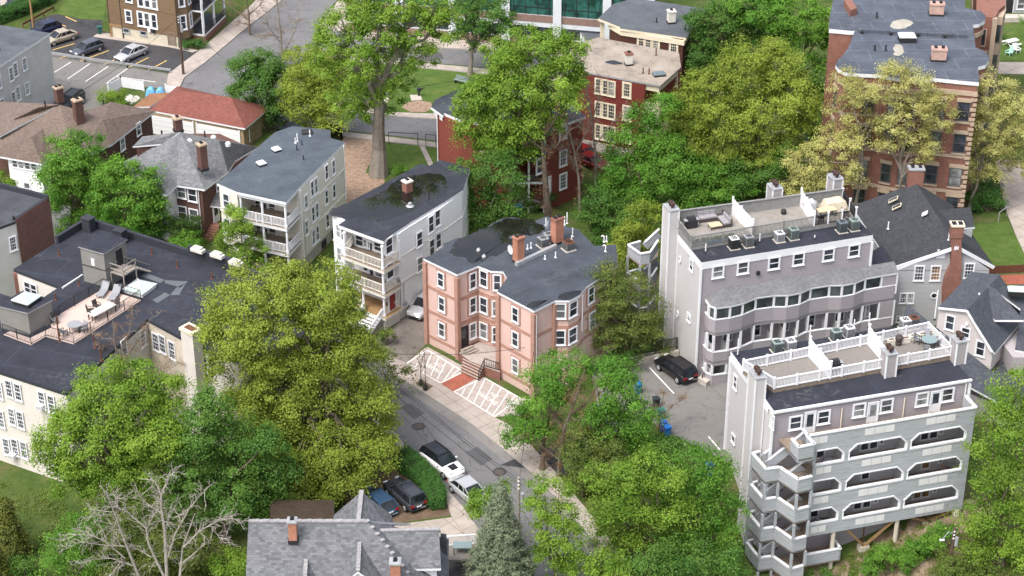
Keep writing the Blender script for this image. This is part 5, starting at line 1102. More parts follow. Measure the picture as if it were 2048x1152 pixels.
# ------------------------------------------------------------------ red brick apartment block with bowed bays
M['stone'] = m_plain('buff_sandstone', (0.40, 0.31, 0.235), .85, .12)
M['roof_red'] = m_roof('slate_membrane', (0.12, 0.138, 0.175), R(2), 3.4, 2.6, 1.7, (0.42, 0.40, 0.34), .25)
def build_redapt():
 z = 17.0
 front = [(1696, 97), (1686, 110), (1675, 121), (1671, 130), (1677, 138), (1694, 146), (1730, 148), (1761, 149), (1785, 154), (1812, 159), (1836, 160), (1868, 156), (1915, 161), (1958, 165)]
 px = front + [(1957, 150), (1956, 134), (1971, 130), (1978, 121), (1978, 112), (1968, 102), (1951, 95), (1946, 50), (1958, 48), (1970, 41), (1971, 31), (1962, 22), (1946, 19), (1930, 15), (1930, -60), (1713, -60), (1712, 57), (1710, 60)]
 P = pts_at(px, z); b = thing('brick_apartment_block', 'tall red brick apartment block with bowed bays and buff stone bands behind the sycamores', 'apartment building', V2(P[0]))
 solid(b, 'wall', P, -.3, z - .35, M['red_brick'], .12); flat_roof(b, P, z, M['roof_red'], M['trim'], .4)
 for zz, h in ((1.6, .5), (4.2, .35), (8.3, .3), (12.2, .3), (15.4, .5)): solid(b, 'stone_band', P, zz, zz + h, M['stone'], .02)
 T = pts_at([(1659, 38), (1658, 58), (1700, 62), (1712, 62), (1712, -60), (1676, -60)], z); solid(b, 'wall', T, -.3, z - .3, M['red_brick'], .1); flat_roof(b, T, z + .01, M['roof_red'], M['trim'], .45)
 m = MB(); m.box(U(1700, 34, z), U(1713, 30, z) - U(1700, 34, z), Vector((-.3, 3, 0)), (0, 0, .8)); m.build('parapet', M['red_brick'], b)
 L = [U(*p, z) for p in front]
 for zz in (13.6, 10.0, 6.1, 2.7):
  for i, j, f, w, h in ((3, 4, .5, .7, 1.9), (6, 7, .4, 1.15, 2.0), (8, 9, .2, .95, 2.0), (9, 10, .6, .95, 2.0), (11, 12, .35, 1.15, 2.0), (12, 13, .45, 1.2, 2.0)):
   A, B = L[i], L[j]; t, n = face_dir(A, B, A); p = V2(A.lerp(B, f)) - n * .1 + Vector((0, 0, zz))
   o = winat(b, p, t, w, h, '1', M['dark_frame'], M['glass'] if (i + int(zz)) % 3 else M['glass_curtained'], .07)
   m = MB(); m.box(p - t * (w / 2 + .18) + Vector((0, 0, h / 2 + .08)), t * (w + .36), n * .14, (0, 0, .38)); m.build('stone_lintel', M['stone'], b); m = MB(); m.box(p - t * (w / 2 + .15) - Vector((0, 0, h / 2 + .3)), t * (w + .3), n * .16, (0, 0, .2)); m.build('stone_sill', M['stone'], b)
 m = MB()
 for k in range(int((z - 1) / .55)):
  p = V2(L[13]); m.box(p + Vector((-.55 if k % 2 else -.35, -.02, k * .55)), (.6 if k % 2 else .4, 0, 0), (0, .3, 0), (0, 0, .3))
 m.build('quoins', M['stone'], b)
 for x, y, s in ((1872, 31, 1.3), (1876, 122, 1.3)): chimney(b, U(x, y, z - .1), 1.5, .95, 1.3, M['pink_brick'], -.1, M['pink_brick'], 2)
 skylight(b, U(1813, 82, z), 1.7, 1.3, 0, M['dome'], M['dark'], .6)
 m = MB(); p, q = U(1716, 62, z + .1), U(1932, 73, z + .1); m.bar(p, q, .5, .5);
 m.build('roof_step', M['roof_red'], b)
 m = MB()
 for f in (.03, .3, .55, .8): c = p.lerp(q, f); m.cbox(c + Vector((0, -.4, -.1)), .35, .35, .3)
 m.build('scupper', M['dark'], b)
 for x, y in ((1749, 102), (1771, 102), (1753, 36)): vent(b, U(x, y, z), .7, .09)
 for pxs in ([(1782, 52), (1790, 42), (1806, 39), (1822, 43), (1820, 50), (1806, 56), (1790, 57)], [(1790, 92), (1800, 90), (1806, 100), (1800, 110), (1790, 108)]): puddle(b, pxs, z, M['pond_scum'], 'roof_stain')
M['dark_frame'] = m_plain('dark_window_frame', (0.10, 0.09, 0.085), .5, .1); M['pink_brick'] = m_brick('pale_pink_brick', (0.46, 0.27, 0.22), (0.38, 0.20, 0.16), (0.5, 0.42, 0.38))
M['pond_scum'] = m_puddle('dried_pond_stain', (.30, .28, .24), (.42, .40, .34), .8)
build_redapt()
def build_rowhouse():
 z = 15.5; P = pts_at([(1972, 150), (2008, 148), (2016, 60), (2012, -60), (1950, -60), (1965, 40)], z)
 b = thing('brick_rowhouse', 'brick and buff stone rowhouse with stacked bay windows at the upper right', 'rowhouse', V2(P[0]))
 px = [(1953, 30), (1990, 36), (1998, 20), (2010, 10), (2012, -80), (1953, -80)]; P = pts_at(px, z)
 solid(b, 'wall', P, -.3, z, M['red_brick']); L = [U(*p, z) for p in px]
 bay = pts_at([(1990, 34), (2006, 34), (2012, 20), (2012, -10), (1996, -10)], z - .5); solid(b, 'bay', bay, 0, z - .5, M['stone'])
 Bq = pts_at([(1990, 34), (2006, 34)], z - .5); B2 = pts_at([(2006, 34), (2012, 20)], z - .5)
 for zz in (13, 9.4, 5.8, 2.2): win_c = (V2(Bq[0]) + V2(Bq[1])) / 2; winat(b, win_c + Vector((0, -.05, zz)), Vector((1, 0, 0)), .6, 1.9, '1', M['dark_frame'])
 for zz in (13, 9.4, 5.8): c = V2(L[0]).lerp(V2(L[1]), .4); winat(b, c + Vector((0, 0, zz)), (V2(L[1]) - V2(L[0])).normalized(), .9, 1.9, '1', M['stone'])
 for zz in (11.2, 7.6, 4.0): solid(b, 'stone_band', P, zz, zz + .3, M['stone'], -.05)
 m = MB(); m.bar(V2(L[1]) + Vector((0, 0, 0)), V2(L[1]) + Vector((0, 0, z)), .5, .5); m.build('quoins', M['stone'], b)
build_rowhouse()
def build_edgehouse():
 P = pts_at([(2010, -60), (2010, 26), (2120, 26), (2120, -60)], 0); b = thing('grey_house', 'grey house front with a dark door cut by the upper right corner', 'house', V2(P[1])); solid(b, 'wall', P, -.2, 7, M['grey_shake'])
 A, B = U(2010, 26), U(2120, 26); door(b, A, B, 2018, 10, 1.1, 2.2, M['dark']); win(b, A, B, 2042, 8, .9, 1.3, '1')
 m = MB(); m.prism(pts_at([(2004, 28), (2120, 28), (2120, 36), (2004, 36)], .6), 0, .6, 0); m.build('stoop', M['concrete'], b)
build_edgehouse()
# ------------------------------------------------------------------ cream apartment block with the big dark roof, lower left
M['cream'] = m_plain('cream_painted_brick', (0.56, 0.53, 0.49), .85, .07, .8)
M['cream_dirty'] = m_ground('flaking_cream_wall', [(.30, (.16, .14, .11)), (.42, (.45, .40, .33)), (.6, (.60, .54, .45))], .9, 6, .12)
M['roof_cream'] = m_roof('dark_membrane_cream_block', (0.050, 0.055, 0.073), R(-16), 6.0, 3.0, 1.6, (0.19, 0.19, 0.19), .35)
M['parapet'] = m_plain('dark_parapet_membrane', (0.030, 0.033, 0.042), .7, .15, 1.0)
M['bulkhead'] = m_plain('painted_sheet_metal', (0.20, 0.195, 0.185), .6, .16, .9)
M['terrace_pink'] = m_plain('pinkish_terrace_coating', (0.50, 0.395, 0.35), .8, .05, .7)
def build_cream():
 z = 9.7
 px = [(176, 446), (680, 606), (540, 728), (432, 712), (400, 693), (365, 676), (295, 638), (133, 786), (-80, 717), (-80, 560), (28, 596), (62, 612), (119, 573), (27, 538)]
 P = pts_at(px, z); L = [U(*p, z) for p in px]
 b = thing('cream_apartment_block', 'cream block with a wide dark flat roof, bulkheads and a pink roof terrace', 'apartment building', V2(L[7]))
 solid(b, 'wall', P, -.4, z - .3, M['cream'], .06); flat_roof(b, P, z, M['roof_cream'], M['parapet'], .32)
 m = MB(); m.box(L[5] + Vector((0, 0, -8)), L[6] - L[5], Vector((.02, -.03, 0)), (0, 0, 7.6)); m.build('flaking_wall', M['cream_dirty'], b)
 A, B, C = L[8], L[7], L[6]
 for q in ((-2, 780), (18, 777), (36, 784), (2, 838), (24, 833), (41, 840), (13, 893), (30, 894), (48, 900), (84, 800), (103, 808)): win(b, A, B, *q, .62, 1.55, '6', cas=.09)
 for x, y in ((22, 760), (27, 816), (33, 872), (95, 790)):
  pass
 win(b, A, B, 33, 943, .8, .5, 'x'); ac_window(b, A, B, 85, 815); ac_window(b, A, B, 29, 913)
 wins(b, B, C, [(248, 695), (285, 676), (287, 672)][:2], .7, 1.5, '6'); wins(b, L[5], L[6], [(344, 700), (312, 684), (325, 688)], .75, 1.6, '6'); wins(b, L[3], L[4], [(410, 724), (423, 731)], .7, 1.6, '6')
 wins(b, L[13], L[12], [(55, 575), (68, 580)], .7, 1.1, '1')
 m = MB(); m.cbox(V2(L[13]) + Vector((.25, .1, 0)), .7, .5, z - .4, .3); m.build('brick_pier', M['red_brick'], b)
 c = V2(U(381, 655, 12.0)); d = (L[4] - L[5]).normalized(); m = MB(); rz = math.atan2(d.y, d.x)
 m.cbox(c, 1.5, 1.0, 11.7, rz, 0); m.cbox(c + Vector((0, 0, 11.7)), 1.7, 1.2, .25, rz, 1); m.cbox(c + Vector((0, 0, 11.95)), 1.1, .6, .04, rz, 2); m.build('chimney', [M['cream'], M['cream_trim'], M['rust']], b)
 m = MB(); m.cbox(U(399, 684, z), .3, .3, .5, rz); m.build('scupper', M['dark'], b)
 m = MB(); p0, p1 = L[0], L[1]; d = (p1 - p0).normalized(); m.box(p0, d * (p1 - p0).length, Vector((d.y, -d.x, 0)) * .35, (0, 0, .7)); d2 = (L[13] - L[0]).normalized(); m.box(p0, d2 * 4.6, Vector((-d2.y, d2.x, 0)) * .35, (0, 0, .75))
 m.build('parapet', M['parapet'], b)
 m = MB(); q = UP(382, 505, p0, p1); s = (V2(q) - V2(p0)).length; m.box(p0 + d * s + Vector((0, 0, -.2)), d * 5.6, Vector((d.y, -d.x, 0)) * .42, (0, 0, 1.4)); m.build('parapet', M['parapet'], b)
 for x, y, k in ((177, 440, 1), (241, 464, 1), (396, 494, 0), (435, 505, 0), (472, 520, 0)):
  q = U(x, y + 8, z + (.7 if k else 1.25)); m = MB(); rz = math.atan2(d.y, d.x)
  if k: m.cbox(q + Vector((0, 0, -.7)), 1.0, .8, 1.3, rz, 0); m.cbox(q + Vector((0, 0, .6)), 1.15, .95, .12, rz, 0)
  else: m.cbox(q + Vector((0, 0, -.05)), 1.35, .6, .3, rz, 1); m.cbox(q + Vector((0, 0, .25)), .9, .45, .2, rz, 1);
  m.build('parapet_block', [M['parapet'], M['stone_white']], b)
 T = [V2(U(x, y, z + 3.6)) for x, y in ((160, 493), (207, 506), (251, 479), (204, 465))]; m = MB(); m.prism(T, z, z + 3.5, 0); bh = m.build('bulkhead', M['bulkhead'], b)
 m = MB(); m.prism(inset(T, -.12), z + 3.5, z + 3.62, 0, 1); m.build('bulkhead_roof', [M['galv'], M['roof_cream']], bh)
 m = MB(); e = (T[1] - T[0]).normalized(); n = Vector((e.y, -e.x, 0)); m.box(T[0] + n * .02 + Vector((0, 0, z + 1.75)), T[1] - T[0], n * .03, (0, 0, .06), 1); e2 = T[2] - T[1]; n2 = Vector((e2.y, -e2.x, 0)).normalized(); m.box(T[1] + Vector((0, 0, z + 1.75)), e2, n2 * .03, (0, 0, .06), 1); m.box(UP(184, 530, T[0], T[1]), e * .35, n * .05, (0, 0, .7), 0); m.build('panel_seam', [M['vinyl'], M['dark']], bh)
 door(b, T[1], T[2], 238, 518, .95, 2.1, M['dark'], M['bulkhead'], out=.02)
 m = MB(); c = T[2].lerp(T[1], .25) + n2 * .1; s_ = -e2.normalized(); zl = z + 1.35
 m.box(c + Vector((0, 0, zl)), s_ * 1.7, n2 * 1.5, (0, 0, .1));
 for a, bb in ((0, 0), (1.7, 0), (0, 1.5), (1.7, 1.5)): m.cbox(c + s_ * a + n2 * bb + Vector((0, 0, z)), .1, .1, 2.4 if bb else 1.4)
 for h in (.5, 1.0): m.bar(c + n2 * 1.5 + Vector((0, 0, zl + h)), c + n2 * 1.5 + s_ * 1.7 + Vector((0, 0, zl + h)), .06, .1); m.bar(c + s_ * 1.7 + Vector((0, 0, zl + h)), c + n2 * 1.5 + s_ * 1.7 + Vector((0, 0, zl + h)), .06, .1)
 for k in range(6): m.box(c - s_ * (.3 * k + .3) + n2 * .3 + Vector((0, 0, zl - .22 * (k + 1))), -s_ * .3, n2 * 1.1, (0, 0, .06))
 for o in (.3, 1.4): m.bar(c + n2 * o + Vector((0, 0, zl + .9)), c - s_ * 2.0 + n2 * o + Vector((0, 0, z + .8)), .06, .1)
 m.build('stair_landing', M['wood_grey'], b)
 T2 = [V2(U(x, y, z + 2.3)) for x, y in ((-4, 611), (55, 625), (102, 600), (46, 583))]; m = MB(); m.prism(T2, z, z + 2.2, 0); b2 = m.build('bulkhead', M['bulkhead'], b)
 m = MB(); m.prism(inset(T2, -.1), z + 2.2, z + 2.32, 0, 1); m.build('bulkhead_roof', [M['galv'], M['roof_cream']], b2)
 rz = math.atan2(e.y, e.x); skylight(b, U(54, 604, z + 2.32), 1.75, 1.75, rz, M['dome_green'], M['dark'], .35, .55); skylight(b, U(280, 580, z), 2.1, 2.1, rz, M['dome_green'], M['trim'], .3, .6)
 tp = [(7, 668), (63, 689), (92, 672), (148, 687), (282, 600), (207, 577), (100, 640), (103, 655), (60, 676), (20, 662)]
 m = MB(); m.prism(pts_at(tp, z + .1), z + .004, z + .1, 0); m.build('terrace_floor', M['terrace_pink'], b)
 q = lambda x, y: U(x, y, z + .1)
 railing(b, [q(7, 668), q(63, 689), q(92, 672), q(148, 687), q(282, 600), q(240, 587)], 1.05, M['dark'], .16, 2.0, .05, .022, .035); railing(b, [q(103, 648), q(120, 630), q(208, 577), q(225, 582)], 1.05, M['dark'], .16, 2.0, .05, .022, .035)
 m = MB(); m.bar(U(125, 576, z + .08), U(165, 550, z + .08), .12, .14); m.build('coping', M['trim'], b)
 for pp in ([(290, 545), (330, 560), (320, 566), (282, 552)], [(330, 560), (376, 563), (360, 575), (330, 566)], [(340, 590), (352, 576), (372, 566), (358, 590)], [(305, 600), (330, 585), (340, 590), (315, 606)]):
  m = MB(); m.poly(ccw([U(x, y, z + .012) for x, y in pp])); m.build('roof_patch', M['patch'], b)
 for x, y, h in ((118, 512, .7), (304, 508, .7), (355, 535, .7), (424, 557, .6), (158, 571, .6), (112, 600, .7)): vent(b, U(x, y, z), h, .07, M['rust'])
 for x, y, h in ((190, 695, 1.3), (203, 722, 1.3), (119, 683, 2.6)): vent(b, U(x, y, z), h, .07, M['rust'])
 return b, z
M['stone_white'] = m_plain('pale_cast_stone', (0.56, 0.54, 0.49), .85, .14, 2.0); M['wood_grey'] = m_plain('grey_weathered_timber', (.27, .24, .215), .85, .2, 3); M['patch'] = m_plain('grey_roof_patch', (.10, .112, .122), .6, .12, 2)
cream, zC = build_cream()
# ------------------------------------------------------------------ brick flat, grey rendered block
M['render_grey'] = m_plain('grey_rendered_wall', (0.50, 0.49, 0.49), .9, .12, .6); M['roof_b'] = m_roof('slate_flat_roof', (0.10, 0.108, 0.122), R(20), 7, 3, 1.2)
def build_flat2():
 z = 8.6; px = [(98, 398), (33, 442), (-60, 476), (-60, 358)]; P = pts_at(px, z); L = [U(*p, z) for p in px]
 b = thing('brick_flat', 'small flat roofed block with a maroon brick side at the left edge', 'apartment building', V2(L[1]))
 solid(b, 'wall', P, -.3, z - .2, M['render_grey'], .06); flat_roof(b, P, z, M['roof_b'], M['parapet'], .25)
 m = MB(); d = (L[0] - L[1]).normalized(); n = Vector((d.y, -d.x, 0)); m.box(V2(L[1]) - d * .1 + Vector((0, 0, -.3)), d * ((L[0] - L[1]).length + .1), n * .05, (0, 0, z + .5)); m.build('brick_wall', M['dark_brick2'], b)
 m = MB(); m.box(L[0] - Vector((0, 0, .1)), L[3] - L[0], Vector((0, -.35, 0)), (0, 0, .6)); m.box(L[1] - Vector((0, 0, .1)), L[0] - L[1], -n * .3, (0, 0, .35)); m.build('parapet', M['parapet'], b)
 win(b, L[2], L[1], 26, 487, .62, 1.35, '6'); vent(b, U(28, 441, z), .5, .12)
build_flat2.__doc__ = None
M['dark_brick2'] = m_brick('maroon_brick', (0.175, 0.07, 0.06), (0.13, 0.055, 0.048), (.17, .12, .11)); build_flat2()
def build_grey():
 z = 9.2; px = [(100, 66), (-70, 176), (-110, 60), (0, 50)]; P = pts_at(px, z); L = [U(*p, z) for p in px]
 b = thing('grey_rendered_block', 'tall grey rendered block with white windows and a white roof edge at the left', 'apartment building', V2(L[0]))
 solid(b, 'wall', P, -.3, z - .2, M['render_grey'], .08); flat_roof(b, P, z, M['roof_b2'], M['trim'], .3)
 for q, w, h in (((22, 148), .62, 1.5), ((31, 139), .62, 1.5), ((49, 128), .7, 1.3), ((-2, 163), .6, 1.5), ((27, 197), .62, 1.5), ((36, 187), .62, 1.5), ((54, 177), .7, 1.3), ((4, 212), .7, 1.5), ((9, 254), .7, 1.2), ((57, 219), .5, .5)): win(b, L[1], L[0], *q, w, h, '6')
 vent(b, U(0, 100, z), .6)
M['roof_b2'] = m_roof('blue_grey_flat_roof', (0.135, 0.15, 0.172), R(-10), 9, 2.5, 1.15); build_grey()
# ------------------------------------------------------------------ brown roofed brick house, grey hipped house, red roofed garage
M['brown_shingle'] = m_shingle('brown_asphalt_shingle', (0.26, 0.20, 0.172), (0.205, 0.155, 0.133), .3, .16, .16); M['hip_shingle'] = m_shingle('mid_grey_shingle', (0.29, 0.30, 0.32), (0.20, 0.21, 0.225), .34, .2, .14)
M['red_shingle'] = m_shingle('red_asphalt_shingle', (0.325, 0.125, 0.10), (0.27, 0.10, 0.082), .3, .16, .16); M['orange_shingle'] = m_shingle('orange_tan_shingle', (.42, .22, .12), (.33, .17, .1), .3, .16, .2)
M['rock'] = m_brick('buff_block_wall', (.36, .27, .17), (.28, .21, .135), (.22, .17, .12), .55, .3)
M['dark_wood0'] = m_plain('dark_fascia', (.06, .045, .035), .8, .2)
def hips(b, tri, mat, name='roof', th=.2, edge=None): return roof_faces(b, [[U(*p) for p in f] for f in tri], mat, th, name, edge)
def build_brown():
 b = thing('brown_roofed_house', 'brick house with a brown hipped roof and a white front bay beside the green trees', 'house', V2(U(223, 290, 5.6)))
 e = 5.6
 A, Bq = (119, 209, 9.3), (205, 240, 7.6); rb, rf = (311, 222, e), (223, 289, e)
 top = (222, 204, 7.4)
 hips(b, [[A, (172, 223, 7.6), Bq], [A, Bq, rf, (150, 322, e)], [A, (150, 322, e), (60, 302, e)], [A, (60, 302, e), (-40, 285, e)], [A, (-40, 285, e), (-60, 260, e + .2), (0, 272, 6.6)],
             [(172, 223, 7.6), top, rb, Bq], [Bq, rb, rf], [A, (0, 272, 6.6), (-60, 200, e)], [A, (-60, 200, e), (172, 223, 7.4)]], M['brown_shingle'])
 ap, r1 = (86, 257, 8.0), (62, 275, 7.7)
 hips(b, [[ap, r1, (84, 328, e - .1), (106, 315, e - .1), (150, 300, 6.4)], [r1, (84, 328, e - .1), (0, 313, e - .1), (-40, 303, e - .1)], [r1, ap, (-40, 303, e - .1)]], M['brown_shingle'], 'front_roof')
 hips(b, [[(28, 238, 7.6), (76, 233, 7.6), (119, 209, 9.35), (76, 215, 9.2)]], M['brown_shingle'], 'dormer_roof', .14, M['dark_wood0']); m = MB(); m.prism(pts_at([(36, 240), (72, 236), (105, 222), (60, 225)], 7.3), 5.2, 7.3); m.build('dormer', M['dark_brick'], b)
 W = pts_at([(307, 224), (224, 286), (150, 319), (60, 299), (-60, 280), (-60, 215), (170, 226)], e); solid(b, 'wall', W, -.3, e - .15, M['dark_brick'], .15)
 Bx = pts_at([(81, 325), (15, 314), (40, 280), (110, 300)], e - .3); solid(b, 'front_bay', Bx, 0, e - .25, M['white_siding'], 0)
 A2, B2 = U(224, 286, e), U(307, 224, e); wins(b, A2, B2, [(245, 288), (277, 258)], .75, 1.3)
 C0, C1 = Bx[0], Bx[1]; C0, C1 = U(81, 325, e - .3), U(15, 314, e - .3)
 for q in ((30, 327), (42, 329), (55, 331), (68, 333)): win(b, C0, C1, *q, .6, .8, '1', cas=.06)
 win(b, C0, C1, 55, 377, .7, 1.3)
 chimney(b, U(163, 275, 6.0), .95, .75, 4.4, M['dark_brick'], R(38), M['stone'], 1); chimney(b, U(120, 208, 8.9), .8, .8, 1.9, M['dark_brick'], R(38), M['stone'], 2)
 vent(b, U(91, 215, 8.6), .8, .08); vent(b, U(207, 208, 7.3), .5, .08)
build_brown()
def build_hip():
 e = 6.0; b = thing('grey_hipped_house', 'brick house under a mid grey hipped roof left of the tan three decker', 'house', V2(U(408, 380, 6)))
 A, B2 = (360, 264, 9.4), (438, 281, 9.3)
 fr, ri, bk, le = (409, 379, e), (470, 322, e), (516, 294, e), (246, 324, e)
 hips(b, [[A, fr, (456, 344, e)], [A, (456, 344, e), B2], [B2, (456, 344, e), ri, bk], [A, le, (300, 340, 6.6), (355, 371, e), fr], [A, B2, bk, (440, 306, 3.2), (330, 300, 3.2)], [A, (330, 300, 3.2), le]], M['hip_shingle'])
 p, q = (327, 315, 8.0), (309, 334, 7.7)
 hips(b, [[p, q, (333, 390, e - .2), (356, 370, e)], [q, (333, 390, e - .2), (262, 370, e - .2), (255, 330, e + .2), (246, 324, e)], [p, q, (246, 324, e)], [p, (356, 370, e), A]], M['hip_shingle'], 'front_roof')
 hips(b, [[(265, 293, 8.0), (324, 288, 8.2), (360, 264, 9.45), (285, 273, 8.9)]], M['hip_shingle'], 'dormer_roof', .15); m = MB(); m.prism(pts_at([(273, 296), (315, 291), (345, 278), (290, 278)], 7.8), 5.5, 7.8); m.build('dormer', M['dark_brick'], b)
 W = pts_at([(404, 376), (455, 340), (510, 296), (440, 264), (335, 264), (252, 324), (290, 350), (356, 366)], e); solid(b, 'wall', W, -.3, e - .15, M['dark_brick'], .1)
 W2 = pts_at([(330, 386), (353, 368), (330, 330), (262, 332), (266, 366)], e - .25); solid(b, 'front_wing', W2, 0, e - .3, M['white_siding'], .1)
 a, c = U(356, 366, e), U(404, 376, e); wins(b, a, c, [(363, 383), (385, 390), (365, 425), (388, 431)], .95, 1.35)
 downpipe(b, a, c, 397, 382, 458); c2, d2 = U(404, 376, e), U(455, 340, e); win(b, c2, d2, 436, 372, .5, .9);
 hips(b, [[(413, 411, 3.3), (446, 415, 3.3), (446, 372, 4.8), (432, 368, 5.0)]], M['hip_shingle'], 'porch_roof', .15); door(b, c2, d2, 432, 428, .9, 2.0, M['trim'], glass=M['glass'])
 m = MB()
 for k in range(6): m.prism(pts_at([(420 - k * 2.5, 443 + k * 5), (440 - k * 2.5, 447 + k * 5), (437 - k * 2.5, 454 + k * 5), (416 - k * 2.5, 450 + k * 5)], 1.2 - k * .2), 0, 1.2 - k * .2)
 m.build('steps', M['red_brick'], b)
 chimney(b, U(407, 340, 7.4), .8, .8, 2.9, M['dark_brick'], R(38), M['stone'], 1); chimney(b, U(357, 263, 8.9), .8, .8, 1.5, M['dark_brick'], R(30), M['stone'], 1)
 vent(b, U(324, 270, 8.4), .5, .1); vent(b, U(410, 274, 9.1), .7, .08)
 for x, y in ((380, 282), (456, 289), (427, 276)): m = MB(); m.lathe(U(x, y, 8.6), [(.3, -.15), (.3, .15), (.18, .28)], 12); m.build('roof_vent', M['dome'], b)
 m = MB(); m.cbox(U(328, 460, .0), .9, .9, 2.2, .5, 0); m.cbox(U(328, 460, 0) + Vector((0, 0, 2.2)), 1.1, 1.1, .2, .5, 1); m.build('porch_pier', [M['dark_brick'], M['trim']], b)
build_hip()
def build_garage():
 e = 2.9; b = thing('garage', 'block walled garage with white doors under a red shingle hipped roof', 'garage', V2(U(490, 256, 3)))
 r0, r1 = (363, 181, 5.0), (462, 195, 5.0); fl, frr, br, bl = (298, 220, e), (490, 257, e), (541, 214, e), (355, 172, e)
 hips(b, [[r0, fl, frr, r1], [r1, frr, br], [r0, r1, br, bl], [r0, bl, fl]], M['red_shingle'])
 W = pts_at([(304, 222), (487, 255), (534, 216), (360, 178)], e); solid(b, 'wall', W, -.2, e - .15, M['rock'], .12)
 A, B = U(304, 222, e), U(487, 255, e); t, n = face_dir(A, B); A, B = A + n * -.1, B + n * -.1
 for x, y, w, h in ((328, 250, 3.1, 2.3), (374, 256, 1.6, 2.3), (437, 268, 5.4, 2.3)):
  P = UP(x, y, A, B); P.z = 1.2; m = MB(); m.box(P - t * w / 2 - Vector((0, 0, 1.2)), t * w, n * .08, (0, 0, h), 0)
  for k in range(1, 4): m.box(P - t * w / 2 - Vector((0, 0, 1.2 - h * k / 4)), t * w, n * .085, (0, 0, .03), 1)
  for s in (-1, 1): m.box(P + t * s * (w / 2 + .08) - t * .08 - Vector((0, 0, 1.2)), t * .16, n * .12, (0, 0, h + .15), 0)
  m.build('garage_door', [M['vinyl'], M['galv']], b)
 downpipe(b, U(487, 255, e), U(534, 216, e), 497, 258, 285);
 hips(b, [[(266, 214, 2.6), (300, 213, 2.6), (345, 185, 2.9), (300, 187, 2.9)]], M['orange_shingle'], 'side_roof'); solid(b, 'side_wall', pts_at([(270, 215), (300, 214), (340, 188), (304, 190)], 2.5), 0, 2.4, M['rock'])
build_garage()
def build_bottom():
 zr = 9.0; b = thing('grey_shingled_house', 'grey shingled house with crossing gables at the bottom edge beneath two brick chimneys', 'house', V2(U(690, 1152, 4)))
 R0, R1 = U(497, 1042, zr), U(735, 1042, zr); s = .80
 def dn(p, r): return p + Vector((0, -r, -r * s))
 D = 6.2; E0, E1 = dn(R0, D), dn(R1, D) + Vector((6.2, 0, 0))
 hip = E1; bk = lambda p, r: p + Vector((0, r, -r * s))
 roof_faces(b, [[R0, R1, E1, E0], [R0, R1, bk(R1, 4) + Vector((3.0, 0, 0)), bk(R0, 4)], [R1, E1, bk(R1, 4) + Vector((6, 0, -1.5))]], M['near_shingle'], .22)
 G = U(723, 983, zr); g2 = V2(G); hw = 2.25; gl, gr = G + Vector((-hw, 0, -2.25)), G + Vector((hw, 0, -2.25)); nearY = R0.y
 roof_faces(b, [[G, Vector((G.x, nearY, zr)), Vector((gl.x, nearY + 2.6, gl.z)), gl], [G, Vector((G.x, nearY, zr)), Vector((gr.x + .6, nearY + 1.0, gr.z)), gr]], M['near_shingle'], .2, 'gable_roof')
 w0, w1 = U(745, 1061, 8.2), U(878, 1058, 8.2); s2 = .85
 f0, f1 = U(820, 1138, 6.15), U(882, 1137, 6.15)
 roof_faces(b, [[w0, w1, f1, f0, dn(w0, .5)], [w0, w1, bk(w1, 3), bk(w0, 3)]], M['near_shingle'], .2, 'wing_roof')
 nrm = (R1 - R0).cross(E0 - R0)
 def on(x, y): d = ray(x, y); t = nrm.dot(R0 - CAM) / nrm.dot(d); return CAM + d * t
 for x, y, x2, y2, hw in ((719, 1085, 716, 1143, 3.2), (612, 1119, 608, 1190, 2.6)):
  t0 = on(x, y); fa = U(x2, y2, t0.z); k = .95; L_, R_ = fa + Vector((-hw, 0, -hw * k)), fa + Vector((hw, 0, -hw * k))
  roof_faces(b, [[t0, fa, L_], [t0, fa, R_]], M['near_shingle'], .18, 'gable_roof')
  m = MB(); m.poly([fa + Vector((0, .25, -.1)), L_ + Vector((.3, .25, 0)), R_ + Vector((-.3, .25, 0))]); m.add([fa + Vector((0, .1, -.12)), L_ + Vector((0, .1, -.1)), L_ + Vector((.25, .1, -.1)), fa + Vector((0, .1, -.4)), R_ + Vector((0, .1, -.1)), R_ + Vector((-.25, .1, -.1))], [[0, 1, 2, 3], [0, 3, 5, 4]]); m.build('gable_wall', M['trim'], b)
  m = MB();
  for i in range(9): q = t0.lerp(fa, i / 9); m.bar(q + Vector((0, 0, .02)), t0.lerp(fa, (i + .92) / 9) + Vector((0, 0, .04)), .3, .08)
  m.build('ridge_cap', M['ridge'], b)
 m = MB()
 for i in range(34): m.cbox(R0.lerp(R1, (i + .5) / 34) + Vector((0, 0, -.05)), .26, .34, .1 + .02 * (i % 3))
 for i in range(12): m.cbox(G.lerp(Vector((G.x, nearY, zr)), i / 12) + Vector((0, 0, -.05)), .34, .3, .11)
 m.build('ridge_cap', M['ridge'], b); m = MB()
 for i in range(16): m.cbox(w0.lerp(w1, (i + .5) / 16) + Vector((0, 0, -.05)), .3, .3, .11)
 for i in range(14): m.cbox(R1.lerp(E1, i / 16) + Vector((0, 0, -.05)), .3, .3, .12, .8)
 m.build('ridge_cap', M['ridge'], b)
 W = [V2(R0) + Vector((.3, 3, 0)), V2(R1) + Vector((2, 3, 0)), V2(w1) + Vector((-.3, 2, 0)), V2(f1) + Vector((-.4, .3, 0)), V2(f0) + Vector((0, .3, 0)), V2(E1) + Vector((-.6, .6, 0)), V2(E0) + Vector((.3, .6, 0))]
 m = MB(); m.prism(W, -.3, 4.2); m.build('wall', M['vinyl'], b)
 m = MB(); m.prism([V2(w1) + Vector((-.35, 2.2, 0)), V2(f1) + Vector((-.35, .4, 0)), V2(f0) + Vector((-.8, .4, 0)), V2(w0) + Vector((0, 2.2, 0))], 3.5, 6.3); m.build('wall', M['vinyl'], b)
